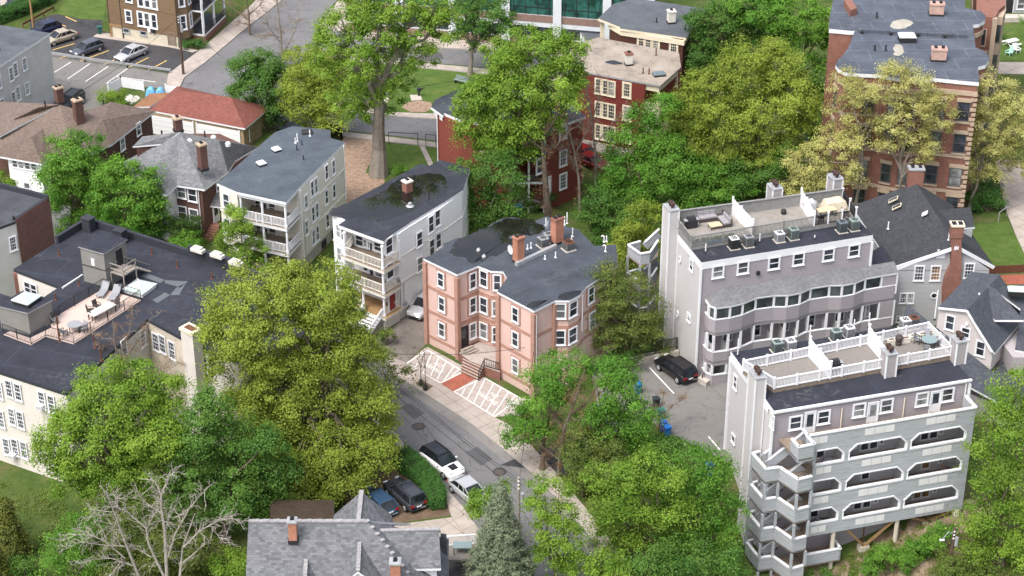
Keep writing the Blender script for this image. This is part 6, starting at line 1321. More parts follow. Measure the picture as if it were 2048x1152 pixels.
 solid(b, 'wall', [V2(gl) + Vector((.4, -.4, 0)), V2(gr) + Vector((-.4, -.4, 0)), V2(gr) + Vector((-.4, -5, 0)), V2(gl) + Vector((.4, -5, 0))], 0, 6.6, M['vinyl'])
 chimney(b, on(587, 1083), .62, .62, 1.9, M['orange_brick'], 0, M['galv'], 1); chimney(b, on(792, 1165) , .75, .75, 1.9, M['orange_brick'], 0, M['galv'], 1)
 roof_faces(b, [[U(540, 1000, 4.6), U(668, 1000, 4.6), U(668, 1048, 5.6), U(540, 1048, 5.6)]], M['brown_dark'], .2, 'rear_roof'); solid(b, 'rear_wall', pts_at([(546, 1004), (662, 1004), (662, 1046), (546, 1046)], 4.5), -.2, 4.4, M['dark_brick'])
 hips(b, [[(881, 1066, 5.2), (893, 1068, 5.0), (894, 1120, 4.2), (882, 1140, 4.2)]], M['dark_shingle'], 'side_roof'); solid(b, 'side_wall', pts_at([(860, 1068), (890, 1070), (890, 1118), (860, 1140)], 4.6), 0, 4.2, M['vinyl'])
 zd = 1.6; dk = [(894, 1092), (950, 1088), (950, 1118), (894, 1120)]; m = MB(); m.prism(pts_at(dk, zd), zd - .2, zd); m.build('side_deck', M['deck_grey'], b)
 railing(b, [U(895, 1092, zd), U(950, 1088, zd)], 1.0, M['vinyl'], .14, 1.5, .12, .05, .09);
 m = MB(); m.prism(pts_at([(870, 1118), (960, 1114), (980, 1180), (870, 1180)], .05), -.1, .05); m.build('side_drive', M['asphalt_dark'], b)
M['near_shingle'] = m_shingle('silver_grey_shingle', (0.245, 0.255, 0.275), (0.155, 0.162, 0.178), .36, .20, .12, .62); M['ridge'] = m_plain('ridge_shingle', (.27, .265, .275), .9, .25, 3); M['brown_dark'] = m_shingle('dark_brown_shingle', (.10, .07, .05), (.07, .05, .037), .3, .16)
build_bottom()
# ------------------------------------------------------------------ buildings along the top edge
M['brown_wood'] = m_siding('brown_shingle_wall', (0.185, 0.125, 0.075), .26, .72, .22); M['cream_block'] = m_brick('cream_block_base', (.58, .53, .42), (.54, .49, .39), (.46, .42, .34), .5, .3, .1)
def build_brownapt():
 b = thing('brown_apartment_house', 'brown shingled apartment house on a cream base with grey side porches at the top left', 'apartment building', V2(U(356, 95)))
 px = [(222, 73), (357, 97), (404, 52), (270, 33)]; P = pts_at(px, 0); L = [U(*p, 0) for p in px]
 solid(b, 'foundation', P, -.2, 1.6, M['cream_block'], 0); solid(b, 'wall', P, 1.6, 9.5, M['brown_wood'], -.08); flat_roof(b, [p + Vector() for p in inset(P, -.4)], 9.8, M['roof_b'], M['trim'], .3)
 A, B, C = L[0], L[1], L[2]; t, n = face_dir(A, B); o = .08
 for q in ((258, 32), (258, -8)): win(b, A, B, *q, .75, 1.4, '2', out=o, cas=.16)
 for y in (37, -2):
  for x, dy in ((282, 0), (295, 2.5), (309, 5)): win(b, A, B, x, y + dy, .68, 1.75, '2', out=o, cas=.16)
 for q in ((253, 61), (287, 66)): win(b, A, B, *q, .8, .4, 'x', M['galv'], out=.02)
 door(b, A, B, 344, 78, 1.0, 1.7, M['wood'], M['wood'], out=.02)
 P0 = UP(312, 66, A, B); m = MB(); m.box(P0, t * .5, n * .25, (0, 0, .5), 0); m.box(P0 + t * .7, t * .4, n * .2, (0, 0, .6), 1); m.build('meter_box', [M['dark'], M['vinyl']], b)
 m = MB(); P1 = V2(B) + Vector((.0, 0, 0)); bay = [V2(B) + (V2(C) - V2(B)) * .08, V2(B) + (V2(C) - V2(B)) * .5]; d = (bay[1] - bay[0]); nn = Vector((d.y, -d.x, 0)).normalized(); nn = nn if nn.x > 0 else -nn
 bp = [bay[0], bay[0] + d * .25 + nn * 1.0, bay[0] + d * .75 + nn * 1.0, bay[1]]; m.prism(bp, 1.0, 9.4); m.build('bay', M['brown_wood'], b)
 for zz in (3.2, 6.3):
  for i, j in ((0, 1), (1, 2)): c = bp[i].lerp(bp[j], .5); tt, n2 = face_dir(bp[i], bp[j], c); winat(b, c + Vector((0, 0, zz)), tt, .6, 1.7, '2', cas=.16)
 q = [V2(U(x, y, 0)) for x, y in ((398, 85), (414, 72), (452, 30), (436, 36))]
 q = [V2(C) * .35 + V2(B) * .65 + nn * .2, V2(C) * .35 + V2(B) * .65 + nn * 2.6, V2(C) * 1.25 - V2(B) * .25 + nn * 2.6, V2(C) * 1.25 - V2(B) * .25]
 for zz in (1.1, 4.3, 7.5): m = MB(); m.prism(q, zz - .25, zz, 0, 1); m.build('porch_deck', [M['trim'], M['roof_b']], b)
 for zz in (1.1, 4.3):
  for p in (q[1], q[1].lerp(q[2], .5), q[2]): m = MB(); m.cbox(p - nn * .15 + Vector((0, 0, zz)), .26, .26, 2.95, .7); m.build('porch_post', M['trim'], b)
  railing(b, [q[0] + Vector((0, 0, zz)), q[1] + Vector((0, 0, zz)), q[2] + Vector((0, 0, zz))], .9, M['dark'], .2, 9, .06, .03, .05)
 m = MB(); m.prism(q, -.2, .85); m.build('porch_base', M['red_brick'], b)
 k = [V2(A) - t * 1.9, V2(A) - t * .05, V2(A) - t * .05 - n * 3, V2(A) - t * 1.9 - n * 3]
 for zz in (1.9, 5.0, 8.0): m = MB(); m.prism(k, zz - .2, zz); m.build('stair_landing', M['dark_wood'], b)
 for zz in (1.9, 5.0): railing(b, [p + Vector((0, 0, zz)) for p in (k[3], k[0], k[1])], 1.0, M['dark_wood'], .12, 2, .16, .06, .1)
 for p in k: m = MB(); m.cbox(p, .2, .2, 9, .2); m.build('stair_post', M['dark_wood'], b)
 m = MB(); m.bar(k[0] + Vector((0, 0, 1.7)), k[1] + Vector((0, 0, 1.7)), .3, .3); m.bar(k[1] - t * .1, k[1] - t * .1 + Vector((0, 0, 1.7)), .25, .25); m.build('new_timber', M['new_wood'], b)
M['dark_wood'] = m_plain('dark_stained_wood', (.05, .035, .027), .8, .25, 3)
build_brownapt()
M['panel'] = m_plain('pale_blue_grey_cladding', (.56, .60, .64), .5, .05); M['band_brick'] = m_brick('mauve_brick_band', (.25, .15, .125), (.2, .12, .1), (.26, .2, .17)); M['teal_glass'] = m_glass('teal_glazing', (.018, .07, .062), .05)
def build_modern():
 b = thing('modern_office_building', 'white panelled office building with teal glazing and brick bands at the top', 'office building', V2(U(1000, 72)))
 A, B = U(740, 66, 0), U(1260, 109, 0); t, n = face_dir(A, B, A); L = (V2(B) - V2(A)).length; bk = -n * 14
 m = MB(); m.prism([V2(A), V2(B), V2(B) + bk, V2(A) + bk], -.2, 11.5); m.build('wall', M['panel'], b)
 W = lambda x, y: (UP(x, y, A, B) - A).dot(t)
 xs_ = [W(x, 40) for x in (700, 800, 906, 1012, 1115, 1214, 1300)]
 for i in range(len(xs_) - 1):
  x0, x1 = xs_[i] + .55, xs_[i + 1] - .55
  for z0, z1, mt, nm in ((.15, 1.15, 'band_brick', 'brick_band'), (1.4, 2.75, 'glass', 'glazing'), (3.4, 4.3, 'band_brick', 'brick_band'), (4.45, 7.4, 'teal_glass', 'glazing')):
   m = MB(); m.box(V2(A) + t * x0 - n * .01 + Vector((0, 0, z0)), t * (x1 - x0), n * .06, (0, 0, z1 - z0), 0)
   if nm == 'glazing':
    k = 5
    for j in range(k + 1): m.box(V2(A) + t * (x0 + (x1 - x0) * j / k - .04) + Vector((0, 0, z0)), t * .08, n * .12, (0, 0, z1 - z0), 1)
    m.box(V2(A) + t * x0 + Vector((0, 0, z0 + (z1 - z0) * .3)), t * (x1 - x0), n * .11, (0, 0, .08), 1)
   m.build(nm, [M[mt], M['dark']], b)
  m = MB(); m.box(V2(A) + t * (x1 + .02) + Vector((0, 0, 0)), t * 1.06, n * .35, (0, 0, 11.5)); m.build('pier', M['panel'], b)
 m = MB(); m.prism(pts_at([(1156, 58), (1203, 62), (1200, 80), (1172, 82)], 2.5), 0, 2.5, 0, 1); m.build('entrance_canopy', [M['panel'], M['roof_b2']], b)
build_modern()
def build_darkbrown():
 z = 9.5; px = [(1196, 37), (1240, 54), (1240, 57), (1372, 76), (1412, 18), (1270, -4), (1226, 8)]; P = pts_at(px, z); L = [U(*p, z) for p in px]
 b = thing('dark_brown_house', 'dark brown house with cream trim and a blue grey roof at the top centre', 'house', V2(L[1]))
 wp = pts_at([(1215, 42), (1241, 57), (1370, 78), (1408, 20), (1270, 0), (1226, 10)], z); solid(b, 'wall', wp, -.2, z - .2, M['maroon_dark'], .25); flat_roof(b, P, z, M['roof_b2'], M['cream_trim'], .3); m = MB(); m.prism(inset(wp, .1), z - .9, z - .3); m.build('frieze', M['cream_trim'], b)
 A, B = wp[1], wp[2]; A, B = U(1241, 57, z), U(1370, 78, z)
 for x, y in ((1281, 83), (1295, 86), (1310, 88)): win(b, A, B, x, y, .65, 1.2, '6', M['cream_trim'], out=-.25, cas=.2)
 win(b, A, B, 1346, 94, .75, 1.3, '6', M['cream_trim'], out=-.25, cas=.2)
 m = MB(); p = U(1205, 40, z - .4); m.cbox(V2(p), .5, .5, z - .5); m.build('porch_column', M['cream_trim'], b)
 chimney(b, U(1342, 47, z - .1), .85, .85, 1.5, M['stone_white'], .2, M['stone_white'], 1);
 for x, y in ((1313, 45), (1395, 31), (1370, 60)): vent(b, U(x, y, z), .6, .08)
M['maroon_dark'] = m_siding('dark_chocolate_shingle', (.075, .032, .025), .2, .75, .15); build_darkbrown()
M['tar_roof'] = m_ground('gravelled_tar_roof', [(.28, (.13, .115, .10)), (.45, (.26, .225, .19)), (.7, (.34, .30, .26))], .45, 6, .2)
def build_redbrick():
 z = 9.6; px = [(1150, 140), (1292, 166), (1321, 171), (1362, 134), (1358, 105), (1224, 80), (1199, 74), (1168, 83)]; P = pts_at(px, z); L = [U(*p, z) for p in px]
 b = thing('maroon_apartment_house', 'maroon shingled apartment house with cream windows and a gravelled tan roof', 'apartment building', V2(L[1]))
 wp = [(1152, 141), (1291, 167), (1304, 155), (1335, 150), (1360, 134), (1356, 106), (1199, 76), (1170, 84)]; Wp = pts_at(wp, z); solid(b, 'wall', Wp, 1.2, z - .3, M['maroon'], .12); solid(b, 'foundation', Wp, -.2, 1.2, M['concrete'], .05); flat_roof(b, P, z, M['tar_roof'], M['galv'], .2); m = MB(); m.prism(inset(P, .25), z - .95, z - .2); m.build('frieze', M['cream_trim'], b)
 A, B = U(1152, 141, z), U(1291, 167, z)
 for y in (176, 222, 267):
  for x, dy in ((1197, -3), (1208, -1), (1222, 2)): win(b, A, B, x, y + dy, .72, 1.6, '6', M['cream_trim'], out=-.12, cas=.16)
  win(b, A, B, 1253, y + 5, .72, 1.5, '6', M['cream_trim'], out=-.12, cas=.2)
 win(b, A, B, 1220, 297, .8, .5, 'x', M['rust'], out=-.05)
 for zz in (6.4, 3.4): m = MB(); m.prism(pts_at([(1293, 168), (1320, 172), (1340, 155), (1304, 155)], z), zz - .25, zz); pd = m.build('porch_deck', M['cream_trim'], b);
 p = V2(U(1320, 172, z)); m = MB(); m.cbox(p + Vector((-.1, .2, 0)), .3, .3, z - .9, .3); m.build('porch_column', M['cream_trim'], b)
 for zz in (6.4, 3.4): railing(b, [V2(U(1293, 168, z)) + Vector((0, 0, zz)), p + Vector((0, .1, zz)), V2(U(1340, 156, z)) + Vector((0, 0, zz))], 1.0, M['cream_trim'], .12, 9, .1, .08, .1)
 win(b, U(1304, 155, z), U(1360, 134, z), 1349, 160, .7, 1.4, '2', M['cream_trim'])
 chimney(b, U(1257, 131, z - .1), .75, .75, 1.4, M['stone_white'], .2, M['red_brick'], 1)
 for x, y, h in ((1312, 111, .9), (1286, 147, .7), (1298, 148, .7)): vent(b, U(x, y, z), h, .07, M['rust'])
 skylight(b, U(1318, 151, z), 1.3, .9, .25, M['ac_blue'], M['dark'], .2, name='roof_hatch'); puddle(b, [(1212, 124), (1225, 121), (1245, 127), (1232, 129), (1222, 128)], z, M['puddle'], 'roof_stain')
build_redbrick()
def build_redmid():
 z = 9.6; px = [(862, 214), (870, 199), (948, 166), (1130, 200), (1172, 232), (1093, 262), (1040, 262), (917, 238), (888, 226), (886, 231)]; P = pts_at(px, z); L = [U(*p, z) for p in px]
 b = thing('red_apartment_house', 'red shingled apartment house with stacked dark porches among the maples', 'apartment building', V2(L[5]))
 wp = [(872, 220), (888, 230), (917, 240), (1022, 262), (1060, 246), (1090, 262), (1168, 233), (1128, 203), (950, 170), (876, 203)]; Wp = pts_at(wp, z); solid(b, 'wall', Wp, -.2, z - .3, M['red_paint'], .1); flat_roof(b, P, z, M['roof_pink'], M['trim'], .3); m = MB(); m.prism(inset(P, .25), z - .9, z - .3); m.build('cornice', M['trim'], b)
 A, B = U(888, 230, z), U(1022, 262, z)
 for x, y in ((925, 272), (937, 276), (952, 281), (925, 313), (937, 317), (970, 288)): win(b, A, B, x, y, .8, 1.5, '1', cas=.16)
 A, B = U(1090, 262, z), U(1168, 233, z)
 for y in (262, 316, 362): win(b, A, B, 1126, y, .8, 1.6, '6', cas=.16)
 for y in (332,): win(b, A, B, 1079, y, .7, 1.5, '1', cas=.16)
 door(b, A, B, 1094, 372, .9, 2.0, M['trim'])
 for zz in (6.6, 3.7, .8):
  m = MB(); m.prism(pts_at([(1022, 263), (1092, 263), (1092, 252), (1040, 246)], z), zz - .3, zz); m.build('porch_deck', M['trim'], b)
  railing(b, [V2(U(1022, 263, z)) + Vector((0, 0, zz)), V2(U(1090, 264, z)) + Vector((0, 0, zz))], 1.0, M['dark_wood'], .1, 9, .1, .07, .1)
 for x in (1024, 1058, 1090): m = MB(); m.cbox(V2(U(x, 263, z)), .22, .22, z - .9); m.build('porch_post', M['trim'], b)
 downpipe(b, U(872, 220, z), U(888, 230, z), 875, 225, 330)
build_redmid()
# ------------------------------------------------------------------ vehicles
def m_paint(name, c, rough=.25, metal=.0): return m_plain(name, c, rough, .04, .6, .6, metal)
PAINT = {k: m_paint(k + '_car_paint', c, .22, mt) for k, c, mt in (('white', (.72, .72, .72), 0), ('silver', (.48, .49, .51), .35), ('graphite', (.045, .05, .06), .2), ('navy', (.012, .017, .05), .1), ('black', (.008, .008, .01), 0), ('beige', (.40, .35, .28), .25), ('red', (.13, .010, .012), 0), ('blue', (.035, .075, .14), .2), ('slate', (.075, .085, .11), .2))}
M['car_glass'] = m_glass('car_glass', (.012, .015, .02), .04); M['lamp_glass'] = m_plain('lamp_glass', (.65, .66, .68), .1, .05); M['tail_red'] = m_plain('tail_lamp', (.35, .01, .01), .2, .1); M['rim'] = m_plain('alloy_rim', (.42, .43, .45), .35, .1, 3, .5, .5); M['plate'] = m_plain('blank_plate', (.7, .7, .7), .5, .05)
SH = dict(
 sedan=dict(L=4.7, W=1.82, H=1.44, b=[(-.5, .55, .72, .35), (-.485, .86, .84, .28), (-.40, .95, .94, .24), (-.26, .95, 1, .22), (0, .93, 1, .22), (.19, .93, 1, .22), (.30, .84, .99, .22), (.42, .74, .93, .24), (.485, .62, .82, .26), (.5, .45, .70, .32)], g=(-.40, .24, -.24, .05)),
 hatch=dict(L=4.35, W=1.80, H=1.52, b=[(-.5, .60, .78, .35), (-.485, .92, .88, .28), (-.40, .98, .97, .24), (-.2, .98, 1, .22), (.18, .95, 1, .22), (.32, .86, .99, .22), (.43, .76, .92, .24), (.485, .62, .82, .26), (.5, .45, .70, .32)], g=(-.49, .25, -.36, .06)),
 suv=dict(L=4.55, W=1.90, H=1.70, b=[(-.5, .70, .80, .38), (-.485, 1.0, .90, .32), (-.42, 1.08, .97, .28), (-.2, 1.08, 1, .26), (.16, 1.06, 1, .26), (.28, 1.00, 1, .26), (.42, .92, .95, .28), (.485, .80, .86, .3), (.5, .55, .76, .36)], g=(-.49, .23, -.42, .06)))
def car(label, front, rear, paint, kind, roof=None, z=0.0, group='parked cars', stripe=None, rails=False):
 s = SH[kind]; L, W, H = s['L'], s['W'], s['H']; a, b = U(*front, z), U(*rear, z); d = b - a; c = (a + b) / 2; c.z = z + .01
 t = thing('parked_car', label, 'car', c, group, math.atan2(-d.y, -d.x)); P = PAINT[paint]
 m = MB(); ns = 12; rings = []
 for x, zb, wf, z0 in s['b']:
  w = W / 2 * wf; half = [(0, z0), (w * .86, z0), (w * .97, z0 + .12), (w, (z0 + zb) * .52), (w * .985, zb - .10), (w * .90, zb - .015), (0, zb + .03)]
  r = [(x * L, y, zz) for y, zz in half] + [(x * L, -y, zz) for y, zz in half[-2:0:-1]]; rings.append(r)
 n = len(rings[0]); vs = [p for r in rings for p in r]; fs = []
 for i in range(len(rings) - 1):
  for k in range(n): fs.append([i * n + k, i * n + (k + 1) % n, (i + 1) * n + (k + 1) % n, (i + 1) * n + k])
 fs += [list(range(n)), [(len(rings) - 1) * n + k for k in range(n - 1, -1, -1)]]; m.add(vs, fs, 0)
 body = m.build('body', [P, M['dark']], t, True, True)
 g0, g1, r0, r1 = [v * L for v in s['g']]; zb = s['b'][3][1] - .04
 def fr(x0, x1, X0, X1, zl, zh, wl, wh):
  bw, tw = W / 2 * wl, W / 2 * wh; return [(x0, bw, zl), (x1, bw * .93, zl), (x1, -bw * .93, zl), (x0, -bw, zl), (X0, tw, zh), (X1, tw * .96, zh), (X1, -tw * .96, zh), (X0, -tw, zh)]
 F = [[0, 1, 5, 4], [1, 2, 6, 5], [2, 3, 7, 6], [3, 0, 4, 7], [4, 5, 6, 7]]
 m = MB(); m.add(fr(g0, g1, r0, r1, zb, H - .05, .90, .74), F); m.build('windows', M['car_glass'], t, True)
 m = MB(); q = fr(r0 - .03, r1 + .05, r0 + .08, r1 - .03, H - .085, H, .765, .68); m.add(q, F); q = fr(g0, g1, r0, r1, zb, H - .05, .91, .752)
 for sgn in (1, -1):
  A = [Vector((v[0], v[1] * sgn, v[2])) for v in (q[0], q[4], q[1], q[5])]
  for p0, p1, wd in ((A[0], A[1], .10), (A[2], A[3], .07), (A[0].lerp(A[2], .42), A[1].lerp(A[3], .42), .07), (A[0].lerp(A[2], .72), A[1].lerp(A[3], .78), .05)): m.bar(p0, p1, wd, .03)
  m.bar(A[1] + Vector((0, 0, -.02)), A[3] + Vector((0, 0, -.02)), .05, .06)
 m.build('roof', PAINT[roof] if roof else P, t, True)
 if rails or kind == 'suv':
  m = MB()
  for sgn in (1, -1): m.bar((r0 + .1, sgn * W * .33, H + .04), (r1 - .2, sgn * W * .33, H + .04), .05, .05)
  m.build('roof_rail', M['dark'] if roof or paint in ('graphite', 'black') else M['metal'], t, True)
 if roof or paint == 'graphite': m = MB(); m.box((r1 - .95, -W * .27, H + .003), (.75, 0, 0), (0, W * .54, 0), (0, 0, .012)); m.build('sunroof', M['car_glass'], t, True)
 if stripe: m = MB(); m.add([(L * .26, -.38, s['b'][5][1] + .042), (L * .42, -.34, s['b'][6][1] + .036), (L * .42, .34, s['b'][6][1] + .036), (L * .26, .38, s['b'][5][1] + .042)], [[0, 1, 2, 3]]); m.build('bonnet_decal', PAINT[stripe], t, True)
 R_ = .34 if kind != 'suv' else .37
 for x in (-.31, .30):
  for sgn in (1, -1):
   y = sgn * (W / 2 - .10); m = MB(); m.tube((x * L, y - .11 * sgn, R_), (x * L, y + .12 * sgn, R_), R_, R_, 18); w = m.build('wheel', M['tyre'], t, True); m = MB(); m.tube((x * L, y + .10 * sgn, R_), (x * L, y + .135 * sgn, R_), R_ * .66, R_ * .6, 14); m.build('rim', M['rim'], w, True)
 zf = s['b'][-3][1] - .14
 for sgn in (1, -1):
  m = MB(); m.box((L * .455, sgn * W * .30 - .2, zf), (.115, 0, 0), (0, .4, 0), (0, 0, .15)); m.build('headlight', M['lamp_glass'], t, True)
  m = MB(); m.box((-L * .5 - .005, sgn * W * .34 - .17, s['b'][1][1] - .24), (.12, 0, 0), (0, .34, 0), (0, 0, .17)); m.build('taillight', M['tail_red'], t, True)
  m = MB(); m.box((g1 - .45, sgn * W * .5 - .02, zb), (.14, 0, 0), (0, sgn * .18, 0), (0, 0, .13)); m.build('wing_mirror', P, t, True)
 m = MB(); m.box((-L * .5 - .02, -.24, .62), (.04, 0, 0), (0, .48, 0), (0, 0, .14)); m.build('licence_plate', M['plate'], t, True)
 m = MB(); m.box((L * .47, -W * .3, .36), (.15, 0, 0), (0, W * .6, 0), (0, 0, .2)); m.build('grille', M['dark'], t, True)
 return t
car('white SUV with a black roof and black bonnet stripe parked at the kerb', (918, 962), (852, 912), 'white', 'suv', 'black', stripe='black')
car('silver sedan parked at the kerb in front of the white SUV', (972, 1022), (908, 968), 'silver', 'sedan')
car('dark grey SUV with a glass roof parked beside the clipped hedge', (782, 975), (838, 1025), 'graphite', 'suv')
car('blue car half hidden behind the gable of the bottom house', (728, 992), (780, 1036), 'blue', 'hatch')
car('silver SUV with its nose out of the drive beside the pink house', (830, 640), (870, 604), 'silver', 'suv')
car('black SUV parked against the side wall of the upper condo', (1327, 732), (1374, 765), 'black', 'suv')
car('dark red car parked in the yard behind the bare trees', (1206, 342), (1160, 323), 'red', 'sedan')
car('red car beside the wall of the red apartment house', (1190, 325), (1150, 310), 'red', 'hatch')
car('navy hatchback in the lane at the top left corner', (22, 20), (48, 4), 'navy', 'hatch')
car('beige sedan in the upper parking lot', (98, 90), (143, 76), 'beige', 'sedan')
car('slate grey hatchback between the beige and silver sedans', (150, 115), (199, 97), 'slate', 'hatch')
car('silver sedan at the guard rail of the upper parking lot', (238, 126), (288, 104), 'silver', 'sedan')
car('dark blue car mostly hidden by the grey rendered block', (75, 72), (106, 62), 'navy', 'hatch')
car('black SUV behind the chimney of the brown roofed house', (132, 222), (150, 208), 'black', 'suv')
# ------------------------------------------------------------------ bins, poles, wires, fences
def bin_(label, px, c, z=0.0, rz=.4, lid=None):
 t = thing('wheelie_bin', label, 'bin', U(*px, z), 'wheelie bins', rz); mt = M.setdefault('bin_' + c, m_plain('bin_' + c, dict(blue=(.012, .12, .42), green=(.02, .10, .09), dark=(.02, .025, .03), teal=(.02, .16, .18))[c], .5, .1))
 m = MB(); a = [(-.26, -.28), (.26, -.28), (.26, .28), (-.26, .28)]; m.add([(x * .8, y * .8, .05) for x, y in a] + [(x, y, 1.0) for x, y in a], [[0, 1, 5, 4], [1, 2, 6, 5], [2, 3, 7, 6], [3, 0, 4, 7], [3, 2, 1, 0], [4, 5, 6, 7]]); m.build('tub', mt, t, True)
 m = MB(); m.box((-.31, -.33, 1.0), (.62, 0, 0), (0, .66, 0), (0, 0, .06)); m.bar((-.25, .34, .98), (.25, .34, .98), .05, .05); m.build('lid', mt, t, True)
 m = MB(); m.tube((-.27, .24, .1), (.27, .24, .1), .1, .1, 10); m.build('wheel', M['tyre'], t, True)
for lb, p, c in (('blue recycling bin at the edge of the parking lot nearest the bank trees', (1334, 872), 'blue'), ('second blue bin right behind the nearest blue bin', (1326, 862), 'blue'), ('teal bin between the leafy tree and the lot', (1322, 838), 'teal'), ('dark bin above the teal one at the lot edge', (1312, 815), 'dark'), ('blue bin half hidden in leaves at the far end of the bin row', (1276, 786), 'blue'), ('blue bin at the foot of the pale condo wall behind the green tree', (1418, 948), 'blue'), ('blue bin behind the porch of the red apartment house', (1038, 428), 'blue'), ('dark bin behind the porch of the red apartment house', (1056, 420), 'dark'), ('dark green bin beside the brown back stair', (200, 68), 'green'), ('blue bin under the tall brick block', (1615, 285), 'blue')): bin_(lb, p, c)
def pole(label, base, h, mat, r=.16, arm=None, z=None, name='utility_pole', cat='utility pole', gear=True):
 B = on_ground(*base) if z is None else U(*base, z); B.z -= .2; t = thing(name, label, cat, B, None)
 m = MB(); m.tube(B, B + Vector((0, 0, h)), r, r * .72, 10); m.build('pole', mat, t)
 if gear:
  m = MB(); m.tube(B + Vector((.28, 0, h * .72)), B + Vector((.28, 0, h * .72 + .8)), .17, .17, 10); m.box(B + Vector((0, -.06, h * .76)), (.3, 0, 0), (0, .12, 0), (0, 0, .1)); m.build('transformer', M['galv'], t)
  m = MB()
  for k in range(3): m.lathe(B + Vector((0, -.1, h - .3 - .35 * k)), [(.05, -.08), (.09, 0), (.05, .08)], 8)
  m.build('insulator', M['vinyl'], t)
 if arm:
  m = MB(); q = B + Vector((0, 0, h - .6)); e = q + Vector(arm); m.path([q, q.lerp(e, .5) + Vector((0, 0, .5)), e], [.04, .035, .03], 6); m.box(e + Vector((-.2, -.08, -.05)), (.4, 0, 0), (0, .16, 0), (0, 0, .09), 1); m.build('lamp_arm', [M['galv'], M['vinyl']], t)
 return t, B + Vector((0, 0, h))
def ground_z0(p): return hgt(p.x, p.y)
_, pA = pole('dark brown utility pole on the upper sidewalk beside the parking lot', (367, 150), 8.2, M['pole_wood'], .17, None)
_, pB = pole('grey weathered utility pole behind the blue grey spruce', (1037, 1118), 8.3, M['wood_grey'], .17, None, gear=True)
_, pC = pole('brown utility pole with a lamp on the slope at the lower right', (1893, 1175), 6.4, M['pole_wood'], .17, (-1.0, -.3, -.4))
_, pD = pole('light wooden pole beside the long hedge at the top left', (67, 55), 9.0, M['new_wood'], .15, None, gear=False)
_, pE = pole('pale wooden pole with a street lamp in front of the office building', (1203, 92), 8.5, M['new_wood'], .15, (-2.2, .2, .3), gear=False)
def cable(label, a, b, sag=.6, r=.022):
 a, b = Vector(a), Vector(b); m = MB(); n = 14; P = [a.lerp(b, i / n) - Vector((0, 0, sag * 4 * (i / n) * (1 - i / n))) for i in range(n + 1)]; m.path(P, [r] * (n + 1), 5); tag(m.build('overhead_cable', M['dark'], None), label, 'cable', 'overhead cables')
off = U(560, 560, 8.5)
for i, (dz, dx) in enumerate(((0, 0), (-.5, .25), (-.9, -.2))): cable(('highest cable above the street from the grey pole', 'middle cable above the street from the grey pole', 'lowest cable above the street from the grey pole')[i], pB + Vector((dx, 0, dz - .2)), off + Vector((dx, 0, dz)), .8)
cable('service cable from the grey pole to the pink house corner', pB - Vector((0, 0, .8)), U(1068, 690, 5.0), .5); cable('service cable sagging across the front of the pink house', U(1068, 692, 4.8), U(770, 706, 6.0), .5)
cable('cable from the brown pole across the parking lot to the brown roofed house', pA - Vector((0, 0, .4)), U(120, 205, 8.0), .8); cable('cable from the brown pole toward the giant tree', pA - Vector((0, 0, .6)), U(640, 250, 7.0), .8); cable('cable from the brown pole past the brown apartment house', pA - Vector((0, 0, .2)), pD - Vector((0, 0, .5)), .5); cable('cable over the lawn toward the red apartment house', U(780, 178, 7.5), U(960, 150, 7.5), .3)
def posts_fence(name, label, cat, pts, h, kind, mat, gap=.13, z=0.0, post=2.2, group=None):
 P = [U(x, y, z) for x, y in pts]; t = thing(name, label, cat, P[0], group)
 if kind == 'rail':
  m = MB()
  for i in range(len(P) - 1):
   for zz in (h - .1, h - .26): m.bar(P[i] + Vector((0, 0, zz)), P[i + 1] + Vector((0, 0, zz)), .07, .12)
   m.bar(P[i] + Vector((0, .03, h - .18)), P[i + 1] + Vector((0, .03, h - .18)), .03, .2)
  m.build('beam', mat, t)
  for i in range(len(P) - 1):
   n = max(1, round((P[i + 1] - P[i]).length / post))
   for k in range(n + 1): m = MB(); m.cbox(P[i].lerp(P[i + 1], k / n) + Vector((0, .1, 0)), .12, .14, h - .05); m.build('post', mat, t)
 elif kind == 'pickets': railing(t, P, h, mat, gap, post, .09, .03, .05, 'pickets')
 elif kind == 'board':
  for i in range(len(P) - 1):
   d = P[i + 1] - P[i]; u_ = d.normalized(); n_ = Vector((u_.y, -u_.x, 0)); m = MB(); k = max(2, round(d.length / .3))
   for j in range(k): m.box(P[i] + d * (j / k) + Vector((0, 0, .08)), d / k - u_ * .02, n_ * .05, (0, 0, h - .15))
   m.build('panel', mat, t)
   for q in (P[i], P[i + 1]): m = MB(); m.cbox(q, .14, .14, h + .05); m.cbox(q + Vector((0, 0, h + .05)), .18, .18, .06); m.build('post', mat, t)
 elif kind == 'mesh':
  m = MB()
  for i in range(len(P) - 1): m.bar(P[i] + Vector((0, 0, h)), P[i + 1] + Vector((0, 0, h)), .06, .06)
  m.build('top_rail', mat, t)
  for i in range(len(P)): m = MB(); m.cbox(P[i], .07, .07, h); m.build('post', mat, t)
 return t
posts_fence('guard_rail', 'galvanised guard rail between the dark and grey parking lots', 'guard rail', [(103, 114), (170, 125), (255, 137), (341, 149)], .8, 'rail', M['galv'], post=3.3)
posts_fence('guard_rail', 'brown timber guard rail along the long hedge', 'guard rail', [(46, 56), (108, 22)], .7, 'rail', M['rust'], post=2.5)
posts_fence('picket_fence', 'black iron fence on the wall at the back of the parking lot', 'fence', [(1258, 722), (1310, 710), (1353, 700)], 1.4, 'pickets', M['dark'], .16, .45)
posts_fence('chain_link_fence', 'dark framed mesh fence beside the giant trunk', 'fence', [(778, 288), (836, 291)], 1.5, 'mesh', M['dark']); posts_fence('chain_link_fence', 'dark mesh fence next to the red apartment house wall', 'fence', [(852, 292), (872, 294)], 1.5, 'mesh', M['dark'])
